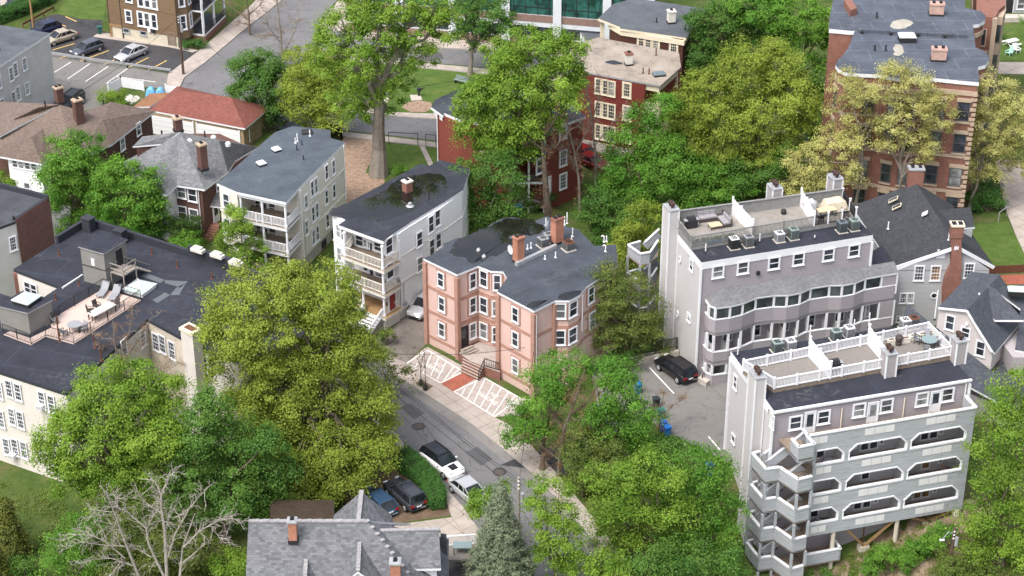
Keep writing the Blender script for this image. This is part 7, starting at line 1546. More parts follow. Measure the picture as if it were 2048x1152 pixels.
posts_fence('vinyl_fence', 'white vinyl fence enclosure at the edge of the grey lot', 'fence', [(218, 187), (243, 175), (288, 182)], 1.35, 'board', M['vinyl']); posts_fence('vinyl_fence', 'white fence panel at the corner of the red roofed garage', 'fence', [(332, 186), (358, 190)], 1.1, 'board', M['vinyl'])
posts_fence('timber_fence', 'dark timber fence panel behind the tan three decker', 'fence', [(640, 262), (684, 278), (681, 262)], 1.7, 'board', M['dark_wood']); posts_fence('chain_link_fence', 'galvanised mesh gate beside the far sidewalk', 'fence', [(1996, 445), (2013, 432)], 1.2, 'mesh', M['galv'])
posts_fence('timber_fence', 'brown timber fence above the brick terrace', 'fence', [(1974, 548), (2060, 544)], 1.0, 'board', M['rust'])
posts_fence('picket_fence', 'black handrail beside the lot entry steps', 'handrail', [(1404, 765), (1418, 752)], .9, 'pickets', M['dark'], .25)
m = MB(); m.prism([V2(U(x, y)) for x, y in ((1255, 724), (1352, 704), (1358, 712), (1260, 734))], -.2, .55); tag(m.build('retaining_wall', M['concrete']), 'low concrete wall beneath the black iron fence', 'wall')
m = MB(); m.prism([V2(U(x, y)) for x, y in ((1395, 764), (1412, 775), (1425, 764), (1408, 752))], -.1, .5); tag(m.build('stoop', M['concrete']), 'concrete stoop at the corner of the upper condo', 'stoop')
t = thing('tarpaulin_bundle', 'blue tarpaulin covered bundle beside the white fence enclosure', 'tarpaulin', U(311, 192)); M['tarp'] = m_plain('blue_tarpaulin', (.12, .34, .58), .4, .2, 2.5)
for px_, w_ in (((302, 191), 1.3), ((321, 192), 1.25)):
 m = MB(); c = U(*px_); n = 7
 vs = [];
 for j in range(n):
  for i in range(n): x, y = i / (n - 1) - .5, j / (n - 1) - .5; vs.append(c + Vector((x * w_, y * .9, max(0, 1.15 - 2.2 * max(abs(x), abs(y)) ** 3 * 4) + .08 * math.sin(9 * x + 5 * y) if max(abs(x), abs(y)) < .49 else 0)))
 m.add(vs, [[j * n + i, j * n + i + 1, (j + 1) * n + i + 1, (j + 1) * n + i] for j in range(n - 1) for i in range(n - 1)]); m.build('cover', M['tarp'], t, smooth=True)
M['rock_brown'] = m_plain('dusty_stones', (.24, .19, .145), .95, .3, 3)
def stones(name, label, poly, n, r, mat, zf=None):
 m = MB(); P = ccw([on_ground(x, y) if zf else U(x, y, 0) for x, y in poly])
 xs_, ys_ = [p.x for p in P], [p.y for p in P]; k = 0
 while k < n:
  x, y = random.uniform(min(xs_), max(xs_)), random.uniform(min(ys_), max(ys_)); c = False
  for i in range(len(P)):
   a, b = P[i], P[(i + 1) % len(P)]
   if (a.y > y) != (b.y > y) and x < (b.x - a.x) * (y - a.y) / (b.y - a.y) + a.x: c = not c
  if not c: k += .05; continue
  k += 1; s = r * random.uniform(.5, 1.6); z = hgt(x, y); q = [Vector((x + s * math.cos(a) * random.uniform(.7, 1.2), y + s * math.sin(a) * random.uniform(.7, 1.2), z - .05)) for a in (0, 1.3, 2.5, 3.8, 5.0)]
  tp = [Vector((x + (p.x - x) * .55, y + (p.y - y) * .55, z + s * random.uniform(.5, .9))) for p in q]; m.add(q + tp, [[i, (i + 1) % 5, 5 + (i + 1) % 5, 5 + i] for i in range(5)] + [[5, 6, 7, 8, 9]])
 tag(m.build(name, mat), label, 'rubble', kind='stuff')
stones('rubble', 'broken stones strewn on the slope under the balconies', [(1690, 1130), (1760, 1095), (1850, 1065), (1925, 1030), (1945, 1045), (1900, 1090), (1840, 1130), (1760, 1150)], 130, .10, M['rock_brown'], True); stones('rubble', 'pile of pale stones by the white fence enclosure', [(245, 196), (262, 190), (285, 198), (262, 208)], 70, .16, M['stone_white'])
# ------------------------------------------------------------------ furniture on terraces and lawns
M['wicker'] = m_plain('dark_wicker', (.06, .05, .045), .8, .25, 6); M['cushion'] = m_plain('grey_cushion', (.27, .26, .28), .9, .08, 3); M['pale_wood'] = m_plain('pale_table_wood', (.56, .42, .27), .6, .12, 3); M['cover'] = m_plain('beige_fabric_cover', (.47, .42, .33), .9, .08, 1.5); M['table_glass'] = m_plain('frosted_table_glass', (.19, .25, .26), .15, .08); M['planter'] = m_plain('cream_planter', (.66, .63, .54), .7, .08); M['sling'] = m_plain('grey_sling_fabric', (.25, .26, .28), .8, .08)
rU, rC = RZ, math.atan2(*reversed((U(250, 610, 9.7) - U(100, 690, 9.7))[:2]))
def sofa():
 c = U(1428, 446, zUd); t = thing('corner_sofa', 'dark wicker corner sofa with grey cushions on the upper condo terrace', 'sofa', c, None, rU)
 m = MB(); m.box((-1.3, .35, 0), (2.6, 0, 0), (0, .85, 0), (0, 0, .34)); m.box((.45, -1.2, 0), (.85, 0, 0), (0, 1.55, 0), (0, 0, .34)); m.box((-1.3, 1.1, .3), (2.6, 0, 0), (0, .12, 0), (0, 0, .45)); m.box((1.2, -1.2, .3), (.12, 0, 0), (0, 2.3, 0), (0, 0, .45)); m.build('base', M['wicker'], t, True)
 for i in range(3): m = MB(); m.box((-1.26 + i * .58, .36, .34), (.55, 0, 0), (0, .7, 0), (0, 0, .14)); m.box((-1.26 + i * .58, .92, .44), (.55, 0, 0), (0, .17, 0), (0, 0, .42)); m.build('cushion', M['cushion'], t, True)
 for i in range(3): m = MB(); m.box((.47, -1.16 + i * .52, .34), (.7, 0, 0), (0, .49, 0), (0, 0, .14)); m.box((1.03, -1.16 + i * .52, .44), (.17, 0, 0), (0, .49, 0), (0, 0, .40)); m.build('cushion', M['cushion'], t, True)
sofa()
def table(label, P, sx, sy, h, rz, top, leg, rnd=False, group=None):
 t = thing('table', label, 'table', P, group, rz); m = MB()
 if rnd: m.lathe((0, 0, h - .05), [(sx / 2, 0), (sx / 2, .05)], 20)
 else: m.box((-sx / 2, -sy / 2, h - .06), (sx, 0, 0), (0, sy, 0), (0, 0, .06))
 m.build('tabletop', top, t, True)
 for a in (-1, 1):
  for b in (-1, 1): k = .3 if rnd else .45; m = MB(); m.cbox((a * sx * k, b * sy * k, 0), .06, .06, h - .05); m.build('leg', leg, t, True)
 return t
def chair(label, P, rz, frame, seat, group=None):
 t = thing('chair', label, 'chair', P, group, rz); m = MB(); m.box((-.25, -.25, .42), (.5, 0, 0), (0, .5, 0), (0, 0, .05)); m.build('seat', seat, t, True)
 m = MB(); m.box((-.25, .23, .45), (.5, 0, 0), (0, .12, .5), (0, .04, 0)); m.build('backrest', seat, t, True)
 for a in (-1, 1):
  m = MB(); m.bar((a * .27, -.22, .64), (a * .27, .26, .64), .05, .04); m.build('armrest', frame, t, True)
  for b in (-1, 1): m = MB(); m.cbox((a * .25, b * .23, 0), .045, .045, .66 if b < 0 else .45); m.build('leg', frame, t, True)
 return t
table('low pale wooden table in front of the corner sofa', U(1430, 456, zUd), 1.15, .8, .4, rU, M['pale_wood'], M['wicker'])
table('pale wooden dining table on the right terrace of the upper condo', U(1652, 432, zUd), 1.8, .8, .74, rU, M['pale_wood'], M['dark'])
chair('dark chair below the dining table of the upper condo terrace', U(1640, 444, zUd), rU + 3.1, M['dark'], M['dark']); chair('dark chair at the right end of the upper condo dining table', U(1690, 433, zUd), rU + 1.5, M['dark'], M['dark'])
def covered():
 P = U(1668, 416, zUd); t = thing('covered_furniture', 'beige fabric cover over furniture at the terrace corner of the upper condo', 'furniture cover', P, None, rU); m = MB(); n = 9; vs = []
 for j in range(n):
  for i in range(n):
   x, y = i / (n - 1) - .5, j / (n - 1) - .5; e = max(abs(x), abs(y)); h = .95 + .06 * math.sin(7 * x + 3 * y) if e < .36 else (.85 if e < .45 else 0); vs.append((x * (2.5 if e > .45 else 2.35), y * (1.7 if e > .45 else 1.55), h))
 m.add(vs, [[j * n + i, j * n + i + 1, (j + 1) * n + i + 1, (j + 1) * n + i] for j in range(n - 1) for i in range(n - 1)]); m.build('cover', M['cover'], t, True)
covered()
def grill(label, P, rz, c):
 t = thing('barbecue_grill', label, 'grill', P, 'barbecue grills', rz); m = MB(); m.box((-.55, -.28, .1), (1.1, 0, 0), (0, .56, 0), (0, 0, .75)); m.build('cabinet', c, t, True); m = MB(); m.add([(-.4, -.28, .85), (.4, -.28, .85), (.4, .28, .85), (-.4, .28, .85), (-.36, -.16, 1.12), (.36, -.16, 1.12), (.36, .24, 1.12), (-.36, .24, 1.12)], [[0, 1, 5, 4], [1, 2, 6, 5], [2, 3, 7, 6], [3, 0, 4, 7], [4, 5, 6, 7]]); m.build('hood', c, t, True)
 for a in (-1, 1): m = MB(); m.box((a * .55 - .15, -.25, .82), (.3, 0, 0), (0, .5, 0), (0, 0, .04)); m.build('side_shelf', M['galv'], t, True)
grill('grey barbecue grill beside the right screen of the upper condo terrace', U(1618, 421, zUd), rU, M['ac_light']); grill('black barbecue grill by the left screen of the lower condo terrace', U(1668, 742, zLd), rU, M['dark'])
grill('dark barbecue grill on the left terrace of the upper condo', U(1382, 455, zUd), rU, M['dark'])
m = MB(); P = U(1567, 428, zUd); m.lathe(P, [(.2, 0), (.26, .1), (.26, .4), (.2, .48)], 12); tag(m.build('round_pot', M['dark']), 'black round pot on the worn middle terrace of the upper condo', 'pot')
for i, px_ in enumerate(((1394, 491), (1408, 489), (1419, 488), (1430, 486), (1441, 484), (1452, 482), (1463, 480))):
 P = U(*px_, zUd); t = thing('planter_box', ('potted plant at the front corner of the upper condo terrace railing', 'second potted plant from the front corner along the upper terrace railing', 'third potted plant from the front corner along the upper terrace railing', 'fourth potted plant from the front corner along the upper terrace railing', 'fifth potted plant from the front corner along the upper terrace railing', 'sixth potted plant from the front corner along the upper terrace railing', 'potted plant farthest from the front corner along the upper terrace railing')[i], 'planter', P, 'planters along the upper terrace railing', rU); m = MB(); m.cbox((0, .15, 0), .5, .28, .3); m.build('tub', M['ac_blue'], t, True)
 m = MB();
 for k in range(26): a, b = random.uniform(-.25, .25), random.uniform(0, .3); z0 = random.uniform(.3, .5); m.box((a, b, z0), (.1, .03, .05), (-.02, .08, .03), (0, 0, .012))
 m.build('plant', M['plant_green'] if 'plant_green' in M else M.setdefault('plant_green', m_plain('potted_leaves', (.05, .10, .03), .7, .3, 4)), t, True)
table('round frosted glass table on the right terrace of the lower condo', U(1857, 693, zLd), 1.35, 1.35, .74, 0, M['table_glass'], M['dark'], True)
for a, lb in ((.4, 'grey chair left of the round glass table'), (2.2, 'grey chair behind the round glass table'), (4.4, 'grey chair in front of the round glass table'), (5.6, 'grey chair right of the round glass table')): chair(lb, U(1857, 693, zLd) + Vector((math.cos(a + 2.2), math.sin(a + 2.2), 0)) * 1.0, a + .6, M['dark'], M['sling'], 'chairs around the glass table')
for i, (px_, w_) in enumerate((((1782, 688), .6), ((1809, 685), .9), ((1828, 679), .8), ((1846, 676), .8), ((1861, 673), .5))):
 t = thing('planter_box', ('cream planter left of the dark bush on the lower condo terrace', 'cream planter right of the dark bush on the lower condo terrace', 'cream planter third from the screen on the lower condo terrace', 'cream planter fourth from the screen on the lower condo terrace', 'cream planter at the far corner of the lower condo terrace')[i], 'planter', U(*px_, zLd), 'cream planters on the lower terrace', rU); m = MB(); m.cbox((0, 0, 0), w_, .35, .42); m.cbox((0, 0, .42), w_ + .06, .41, .06); m.build('tub', M['planter'], t, True); m = MB(); m.cbox((0, 0, .47), w_ * .8, .24, .03); m.build('soil', M['soil'], t, True)
m = MB(); P = U(1797, 690, zLd); m.lathe(P, [(.24, 0), (.28, .3), (.2, .35), (.34, .6), (.36, .8), (.2, 1.0)], 10); tag(m.build('bushy_pot', M['wicker']), 'dark bushy pot between the cream planters of the lower terrace', 'pot')
table('long pale table with four chairs on the pink terrace', U(205, 632, zC + .1), 2.6, .95, .74, rC, M['stone_white'], M['dark'])
for px_, a, lb in (((185, 636), 1.57, 'brown chair at the left end of the long pale table'), ((195, 620), 0, 'brown chair behind the long pale table'), ((232, 616), -1.57, 'brown chair at the right end of the long pale table'), ((182, 628), .8, 'brown chair at the left corner behind the long pale table')): chair(lb, U(*px_, zC + .1), rC + a, M['wicker'], M['wicker'], 'chairs on the pink terrace')
table('round grey table at the near corner of the pink terrace', U(151, 662, zC + .1), 1.3, 1.3, .72, 0, M['sling'], M['dark'], True)
for px_, a, lb in (((128, 672), 1.6, 'grey armchair left of the round grey table'), ((168, 664), -1.4, 'grey armchair right of the round grey table'), ((110, 647), 1.2, 'dark chair against the lower bulkhead on the pink terrace')): chair(lb, U(*px_, zC + .1), rC + a, M['dark'], M['sling'], 'chairs on the pink terrace')
def lounger(label, P, rz):
 t = thing('sun_lounger', label, 'lounger', P, 'loungers on the pink terrace', rz); m = MB(); m.box((-.35, -.95, .30), (.7, 0, 0), (0, 1.25, 0), (0, 0, .06)); m.build('seat', M['sling'], t, True); m = MB(); m.box((-.35, .3, .32), (.7, 0, 0), (0, .65, .5), (0, -.03, .04)); m.build('backrest', M['sling'], t, True)
 for a in (-1, 1):
  for b in (-.85, .3): m = MB(); m.cbox((a * .3, b, 0), .06, .06, .3); m.build('leg', M['metal'], t, True)
lounger('grey lounger nearest the tall bulkhead on the pink terrace', U(207, 588, zC + .1), rC - 1.1); lounger('grey lounger right of its twin on the pink terrace', U(230, 595, zC + .1), rC - 1.1)
def adirondack(label, P, rz, c):
 t = thing('garden_chair', label, 'chair', P, 'garden chairs at the upper right', rz); m = MB(); m.box((-.3, -.4, .36), (.6, 0, 0), (0, .7, -.12), (0, 0, .04)); m.build('seat', c, t, True); m = MB()
 for i in range(5): m.box((-.3 + i * .122, .28, .24), (.11, 0, 0), (0, .3, .75), (0, .03, 0))
 m.build('backrest', c, t, True)
 for a in (-1, 1): m = MB(); m.box((a * .36 - .06, -.45, .52), (.12, 0, 0), (0, .85, 0), (0, 0, .03)); m.cbox((a * .34, -.4, 0), .06, .08, .52); m.cbox((a * .34, .3, 0), .06, .08, .52); m.build('armrest', c, t, True)
adirondack('white garden chair on the lawn at the upper right', U(2032, 104), .5, M['vinyl']); adirondack('mint green garden chair on the lawn at the upper right', U(2018, 110), -.8, m_plain('mint_paint', (.35, .55, .47), .6, .08))
t = thing('picnic_table', 'white picnic table on the lawn at the upper right', 'table', U(2022, 92), None, .5); m = MB(); m.box((-.9, -.4, .74), (1.8, 0, 0), (0, .8, 0), (0, 0, .06)); m.build('tabletop', M['vinyl'], t, True)
for s in (-1, 1): m = MB(); m.box((-.9, s * .85 - .14, .43), (1.8, 0, 0), (0, .28, 0), (0, 0, .05)); m.build('bench', M['vinyl'], t, True); m = MB(); m.bar((s * .6, -.8, .02), (s * .6, .2, .74), .08, .08); m.bar((s * .6, .8, .02), (s * .6, -.2, .74), .08, .08); m.build('leg', M['vinyl'], t, True)
t = thing('park_bench', 'slatted bench on the lawn behind the red apartment house roof', 'bench', U(922, 168), None, -.55); m = MB()
for i in range(4): m.box((-.9, -.25 + i * .13, .45), (1.8, 0, 0), (0, .1, 0), (0, 0, .04))
m.build('seat', M['ac_green'], t, True); m = MB()
for i in range(4): m.box((-.9, .28, .5 + i * .12), (1.8, 0, 0), (0, .04, 0), (0, 0, .1))
m.build('backrest', M['ac_green'], t, True)
for s in (-.75, .75): m = MB(); m.cbox((s, 0, 0), .07, .5, .46); m.build('leg', M['dark'], t, True)
t = thing('sculpture', 'small dark sculpture on a pale slab beside the dirt circle', 'sculpture', U(832, 198)); m = MB(); m.prism(pts_at([(820, 190), (840, 189), (845, 199), (823, 201)], .12), 0, .12); m.build('plinth', M['concrete'], t); m = MB(); p = U(838, 191, .12); m.lathe(p, [(.15, 0), (.1, .4), (.3, .7), (.22, 1.0)], 9); m.tube(p + Vector((0, 0, .7)), p + Vector((.7, .1, 1.0)), .12, .06, 7); m.build('figure', M['dark'], t)
t = thing('sculpture', 'small white and dark marker on a slab right of the giant trunk', 'sculpture', U(772, 194)); m = MB(); m.prism(pts_at([(765, 190), (783, 192), (775, 204), (762, 200)], .12), 0, .12); m.build('plinth', M['concrete'], t); m = MB(); m.cbox(U(772, 190, .12), .9, .4, .5, .3); m.build('marker', M['vinyl'], t)
m = MB(); m.prism(pts_at([(830, 768), (852, 782), (866, 775), (845, 762)], .02), 0, .15); tag(m.build('mulch_pit', M['soil']), kind='structure')
for px_, lb in (((842, 771), 'black watering bag around the left young street tree'), ((851, 780), 'black watering bag around the right young street tree')): m = MB(); m.lathe(U(*px_, .1), [(.22, 0), (.24, .3), (.16, .6), (.08, .7)], 10); tag(m.build('watering_bag', M['dark']), lb, 'watering bag')
table('glass topped table on the deck of the bottom house', U(925, 1104, 1.6), 1.5, .9, .74, 0, M['table_glass'], M['dark'])
def SL(a, o, z): return V2(U(1547, 822, 10)) + lu * a - lv_ * o + Vector((0, 0, z))
for a, z, lb in ((4.6, 4.2, 'dark chair behind the top left octagonal opening'), (16.0, 1.15, 'pink cushioned chair behind the middle right octagonal opening'), (4.7, -1.9, 'dark chair behind the bottom left octagonal opening'), (12.5, 4.2, 'dark chair at the left of the top right octagonal opening')): chair(lb, SL(a, 1.0, z), rU + .5, M['dark'], M['cushion'] if a < 15 else M['pink_brick'], 'chairs on the balconies')
table('round dark table behind the top left octagonal opening', SL(4.9, 1.1, 4.2), .9, .9, .74, 0, M['sling'], M['dark'], True)
# ------------------------------------------------------------------ trees: tapered trunk and limbs, crown of leaf clumps
rng = np.random.default_rng(11)
LEAF = dict(
 olive=m_leaf('yellow_green_leaves', (0.161, 0.232, 0.025), (0.315, 0.392, 0.064), .45),
 lime=m_leaf('lime_leaves', (0.109, 0.219, 0.022), (0.260, 0.392, 0.052), .45),
 bright=m_leaf('bright_green_leaves', (0.069, 0.197, 0.022), (0.177, 0.346, 0.045), .45),
 green=m_leaf('green_leaves', (0.048, 0.135, 0.022), (0.126, 0.241, 0.041), .42),
 deep=m_leaf('deep_green_leaves', (0.022, 0.061, 0.012), (0.056, 0.110, 0.017)),
 gold=m_leaf('yellow_brown_young_leaves', (0.330, 0.320, 0.100), (0.530, 0.530, 0.200), .4),
 locust=m_leaf('soft_olive_leaves', (0.086, 0.135, 0.026), (0.191, 0.241, 0.056), .42),
 spruce=m_leaf('blue_grey_needles', (0.091, 0.123, 0.075), (0.191, 0.227, 0.136), .1),
 conifer=m_leaf('dark_gold_needles', (0.052, 0.075, 0.012), (0.112, 0.123, 0.015), .1),
 hedge=m_leaf('hedge_leaves', (0.026, 0.093, 0.017), (0.065, 0.157, 0.025), .2),
 bud=m_leaf('reddish_buds', (0.138, 0.075, 0.039), (0.260, 0.166, 0.093), .2),
 moss=m_leaf('mixed_weeds', (0.075, 0.131, 0.022), (0.174, 0.227, 0.043)))
LS, PS, GR, DN = .52, 3.5, 1.10, 1.2
def unit(v): return v / (np.linalg.norm(v, axis=1, keepdims=True) + 1e-9)
def leaf_mesh(name, C, S, Nn, T, mat, parent, aspect=1.5):
 n = len(C); rnd = unit(rng.normal(size=(n, 3))); t = unit(np.cross(Nn, rnd)); b = np.cross(Nn, t)
 s = S[:, None]; a = t * s * aspect * .5; w = b * s * .5; fold = Nn * s * .16
 V = np.empty((n, 4, 3)); V[:, 0] = C - a; V[:, 1] = C + w + fold; V[:, 2] = C + a; V[:, 3] = C - w + fold
 me = bpy.data.meshes.new(name); o = np.array(ORG[parent.name]) if parent else np.zeros(3)
 me.vertices.add(n * 4); me.vertices.foreach_set('co', (V.reshape(-1, 3) - o).astype(np.float32).ravel())
 me.loops.add(n * 4); me.loops.foreach_set('vertex_index', np.arange(n * 4, dtype=np.int32))
 me.polygons.add(n); me.polygons.foreach_set('loop_start', np.arange(0, n * 4, 4, dtype=np.int32))
 at = me.attributes.new('tint', 'FLOAT_COLOR', 'FACE'); col4 = np.ones((n, 4), np.float32); col4[:, 0] = T[:, 0]; col4[:, 1] = T[:, 1]; at.data.foreach_set('color', col4.ravel())
 me.materials.append(mat); me.update(calc_edges=True); me.validate()
 ob = bpy.data.objects.new(name, me); col.objects.link(ob)
 if parent: ob.parent = parent; ORG[ob.name] = Vector(o)
 return ob
def clumps_of(lobes, cr, dens, gap=0.0):
 out = []
 L = np.array([(c.x, c.y, c.z, rx, rz) for c, rx, rz in lobes])
 for i, (x, y, z, rx, rz) in enumerate(L):
  n = max(6, int(dens * 4.2 * (rx * rz) / (cr * cr)))
  d = unit(rng.normal(size=(n, 3))); d = d[(d[:, 2] > -.35) | (rng.random(n) < .35)]; n = len(d)
  r = rng.uniform(.62, 1.02, n) ** .7
  wob = 1 + .30 * np.sin(d[:, 0] * 5 + i) * np.cos(d[:, 1] * 4 + 2 * i) + .14 * rng.normal(size=n)
  p = np.c_[x + d[:, 0] * rx * r * wob, y + d[:, 1] * rx * r * wob, z + d[:, 2] * rz * r * wob]
  keep = np.ones(n, bool)
  for j, (a, b, c, qx, qz) in enumerate(L):
   if j == i: continue
   q = ((p[:, 0] - a) / qx) ** 2 + ((p[:, 1] - b) / qx) ** 2 + ((p[:, 2] - c) / qz) ** 2; keep &= q > .36
  if gap: keep &= rng.random(n) > gap
  lt = np.full(n, rng.normal() * .22 + .5); s3 = np.sin(p[:, 0] * 1.7 + 3 * np.sin(p[:, 2] * .9)) + np.sin(p[:, 1] * 1.5 + 2 * np.sin(p[:, 0] * 1.1)) + np.sin(p[:, 2] * 2.1 + p[:, 0])
  keep &= s3 > -2.05
  out.append(np.c_[p, d, lt][keep])
 return np.concatenate(out)
def crown_mesh(name, lobes, mat, parent, leaf=.24, cr=.75, dens=1.0, per=46, gap=0.0, flat=.62, zmin=.3, cl=None, up=.55):
 cl = clumps_of(lobes, cr, dens * DN, gap) if cl is None else cl
 cl = cl[cl[:, 2] > zmin]; leaf = leaf * LS; per = per * PS
 n = len(cl); k = rng.integers(int(per * .6), int(per * 1.4) + 1, n); idx = np.repeat(np.arange(n), k); N = len(idx)
 sz = cr * rng.uniform(.55, 1.55, n)
 off = rng.normal(size=(N, 3)) * .5; off[:, 2] *= flat; C = cl[idx, :3] + off * sz[idx, None]
 out = unit(cl[idx, 3:6] * .6 + off); Nn = unit(out * .55 + np.array([0, 0, up]) + rng.normal(size=(N, 3)) * .33)
 ct = np.clip(rng.beta(1.6, 1.6, n) * .75 + (cl[:, 6] - .5 if cl.shape[1] > 6 else 0) + .12, 0, 1)
 T = np.c_[np.clip(ct[idx] * .78 + rng.random(N) * .22 + off[:, 2] * .12, 0, 1), np.clip(.55 + .15 * rng.normal(size=n)[idx] + .09 * rng.normal(size=N), 0, 1)]
 return leaf_mesh(name, C, leaf * rng.uniform(.7, 1.35, N), Nn, T, mat, parent), cl
def branch_pts(p, q, n=4, wob=.08):
 p, q = Vector(p), Vector(q); L = (q - p).length; pts = []
 for i in range(n + 1):
  f = i / n; w = Vector(tuple(rng.normal(size=3))) * L * wob * math.sin(math.pi * f); c = p.lerp(q, f) + w; c.z += L * .10 * math.sin(math.pi * f); pts.append(c)
 return pts
def trunk_mesh(B, lobes, rad, mat, parent, top=None, cl=None, twigs=0, fork=.45):
 m = MB(); C = sum((c for c, _, _ in lobes), Vector()) / len(lobes); top = top or Vector((B.x * .6 + C.x * .4, B.y * .6 + C.y * .4, B.z + (C.z - B.z) * fork))
 P = branch_pts(B, top, 4, .02); P[0] = B; P[-1] = top
 rs = [rad * (1 - .4 * i / 4) for i in range(5)]; rs[0] = rad * 1.35
 m.path(P, rs, 9)
 for c, rx, rz in lobes:
  q = branch_pts(top if rng.random() < .6 else P[3], c, 4, .07); r0 = rad * rng.uniform(.32, .5); m.path(q, [r0 * (1 - .75 * i / 4) for i in range(5)], 6)
  for _ in range(3):
   d = Vector(tuple(unit(rng.normal(size=(1, 3)))[0])); d.z = abs(d.z) * .7; e = c + Vector((d.x * rx, d.y * rx, d.z * rz)) * .85
   m.path(branch_pts(q[3 if rng.random() < .5 else 4], e, 3, .08), [r0 * .26, r0 * .18, r0 * .12, r0 * .05], 4)
 if twigs and cl is not None:
  Lc = [c for c, _, _ in lobes]
  for i in rng.choice(len(cl), min(twigs, len(cl)), replace=False):
   p = Vector(cl[i, :3]); c = min(Lc, key=lambda a: (a - p).length); m.path(branch_pts(c, p, 3, .1), [rad * .1, rad * .07, rad * .05, rad * .025], 4)
 return m.build('trunk', mat, parent)
def ground_z(p): return hgt(p.x, p.y)
def mk_lobes(px, B, dy=.35, sq=.92, grow=1.0):
 out = []
 for t in px:
  x, y, r = t[:3]; c = UY(x, y, B); r = r * (c - CAM).dot(ray(1024, 576)) / FPX * grow * GR
  oy = (t[3] if len(t) > 3 else rng.uniform(-dy, dy) * r); d = c - CAM; c = CAM + d * ((c.y + oy - CAM.y) / d.y); out.append((c, r, r * sq))
 return out
def tree(name, label, base, lobes, mat, rad=.3, group=None, bark='bark', cat='tree', leaf=.24, cr=.75, dens=1.0, per=46, gap=0.0, twigs=0, fork=.45, top=None, flat=.62, dy=.35, grow=1.0, up=.45):
 B = on_ground(*base); B.z -= .1
 t = thing(name, label, cat, B, group); lb = mk_lobes(lobes, B, dy, grow=grow)
 c, cl = crown_mesh('crown', lb, LEAF[mat], t, leaf, cr, dens, per, gap, flat, B.z + .4, up=up)
 trunk_mesh(B, lb, rad, M[bark], t, UY(*top, B) if top else None, cl, twigs, fork); return t
def shrub(name, label, base, lobes, mat, group=None, cat='shrub', leaf=.17, cr=.4, dens=1.0, per=34, grow=1.0):
 B = on_ground(*base); t = thing(name, label, cat, B, group); lb = mk_lobes(lobes, B, .3, .9, grow)
 c, cl = crown_mesh('foliage', lb, LEAF[mat], t, leaf, cr, dens, per, 0, .7, B.z + .05)
 m = MB()
 for c_, rx, rz in lb: m.path(branch_pts(B - Vector((0, 0, .1)), c_, 3, .05), [.07, .055, .04, .02], 5)
 m.build('stem', M['bark'], t); return t
G = 'broadleaf trees between the houses'
tree('broadleaf_tree', 'huge yellow-green tree over the street left of the pink house', (655, 938), [(520, 612, 72), (600, 572, 55), (662, 585, 52), (470, 662, 58), (560, 672, 82), (648, 662, 72), (482, 742, 62), (560, 782, 82), (650, 762, 80), (716, 722, 48), (510, 852, 70), (600, 872, 82), (690, 852, 80), (560, 935, 62), (650, 940, 62), (730, 900, 48), (560, 985, 46), (630, 1000, 36), (600, 740, 60), (700, 700, 44), (745, 845, 40), (430, 645, 30), (702, 632, 36), (735, 800, 48), (775, 880, 20), (540, 900, 52, -3), (610, 905, 56, -3.5), (680, 890, 48, -3), (590, 940, 44, -5), (660, 935, 44, -5), (570, 975, 44, -6), (640, 985, 40, -6), (700, 955, 38, -5), (745, 915, 34, -4), (600, 1000, 28, -7)], 'olive', .55, G, dens=1.0, top=(640, 790), fork=.5)
tree('street_tree', 'sparse green tree leaning over the kerb at the edge of the huge yellow-green tree', (772, 800), [(780, 720, 22), (800, 745, 24), (770, 750, 22), (795, 780, 22), (765, 705, 18)], 'locust', .13, G, dens=.6, per=30, twigs=20)
tree('broadleaf_tree', 'wide lime green tree in front of the cream block at lower left', (235, 1075), [(245, 800, 50), (165, 840, 40), (250, 910, 55), (170, 920, 50), (300, 820, 46), (205, 800, 56), (255, 745, 36), (292, 770, 46), (130, 882, 52), (200, 882, 64), (290, 862, 60), (345, 830, 36), (142, 955, 46), (230, 960, 58), (305, 942, 48), (95, 905, 26), (330, 765, 28), (108, 845, 24), (320, 900, 40)], 'lime', .42, G, top=(230, 930))
tree('broadleaf_tree', 'deep green tree between the lime tree and the huge yellow-green tree', (450, 1085), [(418, 850, 50), (480, 900, 58), (400, 925, 58), (460, 990, 62), (520, 965, 42), (375, 1000, 46), (525, 890, 36), (345, 985, 40), (425, 805, 32), (510, 1020, 36), (450, 950, 56), (540, 1010, 34), (550, 935, 34), (400, 880, 46)], 'green', .38, G)
tree('broadleaf_tree', 'soft olive tree behind the dead tree at lower left', (300, 1180), [(275, 1065, 50), (325, 1095, 52), (225, 1105, 45), (380, 1105, 46), (300, 1030, 34), (250, 1140, 46), (350, 1150, 46)], 'locust', .22, G, leaf=.2, cr=.6)
tree('broadleaf_tree', 'green tree low at the left of the dead white tree', (150, 1190), [(135, 1085, 34), (165, 1060, 30), (150, 1130, 40), (190, 1110, 36), (110, 1140, 26)], 'bright', .2, G, leaf=.2, cr=.6)
tree('broadleaf_tree', 'small bright tree left of the grey house at the bottom', (465, 1200), [(458, 1130, 27), (486, 1122, 22), (440, 1146, 22), (472, 1150, 28)], 'lime', .14, G, leaf=.2, cr=.5)
tree('broadleaf_tree', 'bright green tree in front of the brown roofed house', (150, 475), [(128, 302, 32), (165, 292, 28), (115, 350, 34), (165, 348, 42), (140, 330, 38), (150, 385, 40), (130, 412, 36), (180, 402, 36), (205, 345, 30), (150, 445, 28)], 'bright', .28, G, leaf=.26)
tree('broadleaf_tree', 'bright green tree between the white front bay and the grey hipped house', (262, 490), [(240, 345, 28), (268, 352, 34), (215, 385, 36), (255, 385, 42), (292, 385, 34), (250, 428, 42), (300, 425, 32), (212, 445, 30), (275, 462, 32)], 'bright', .28, G, leaf=.26)
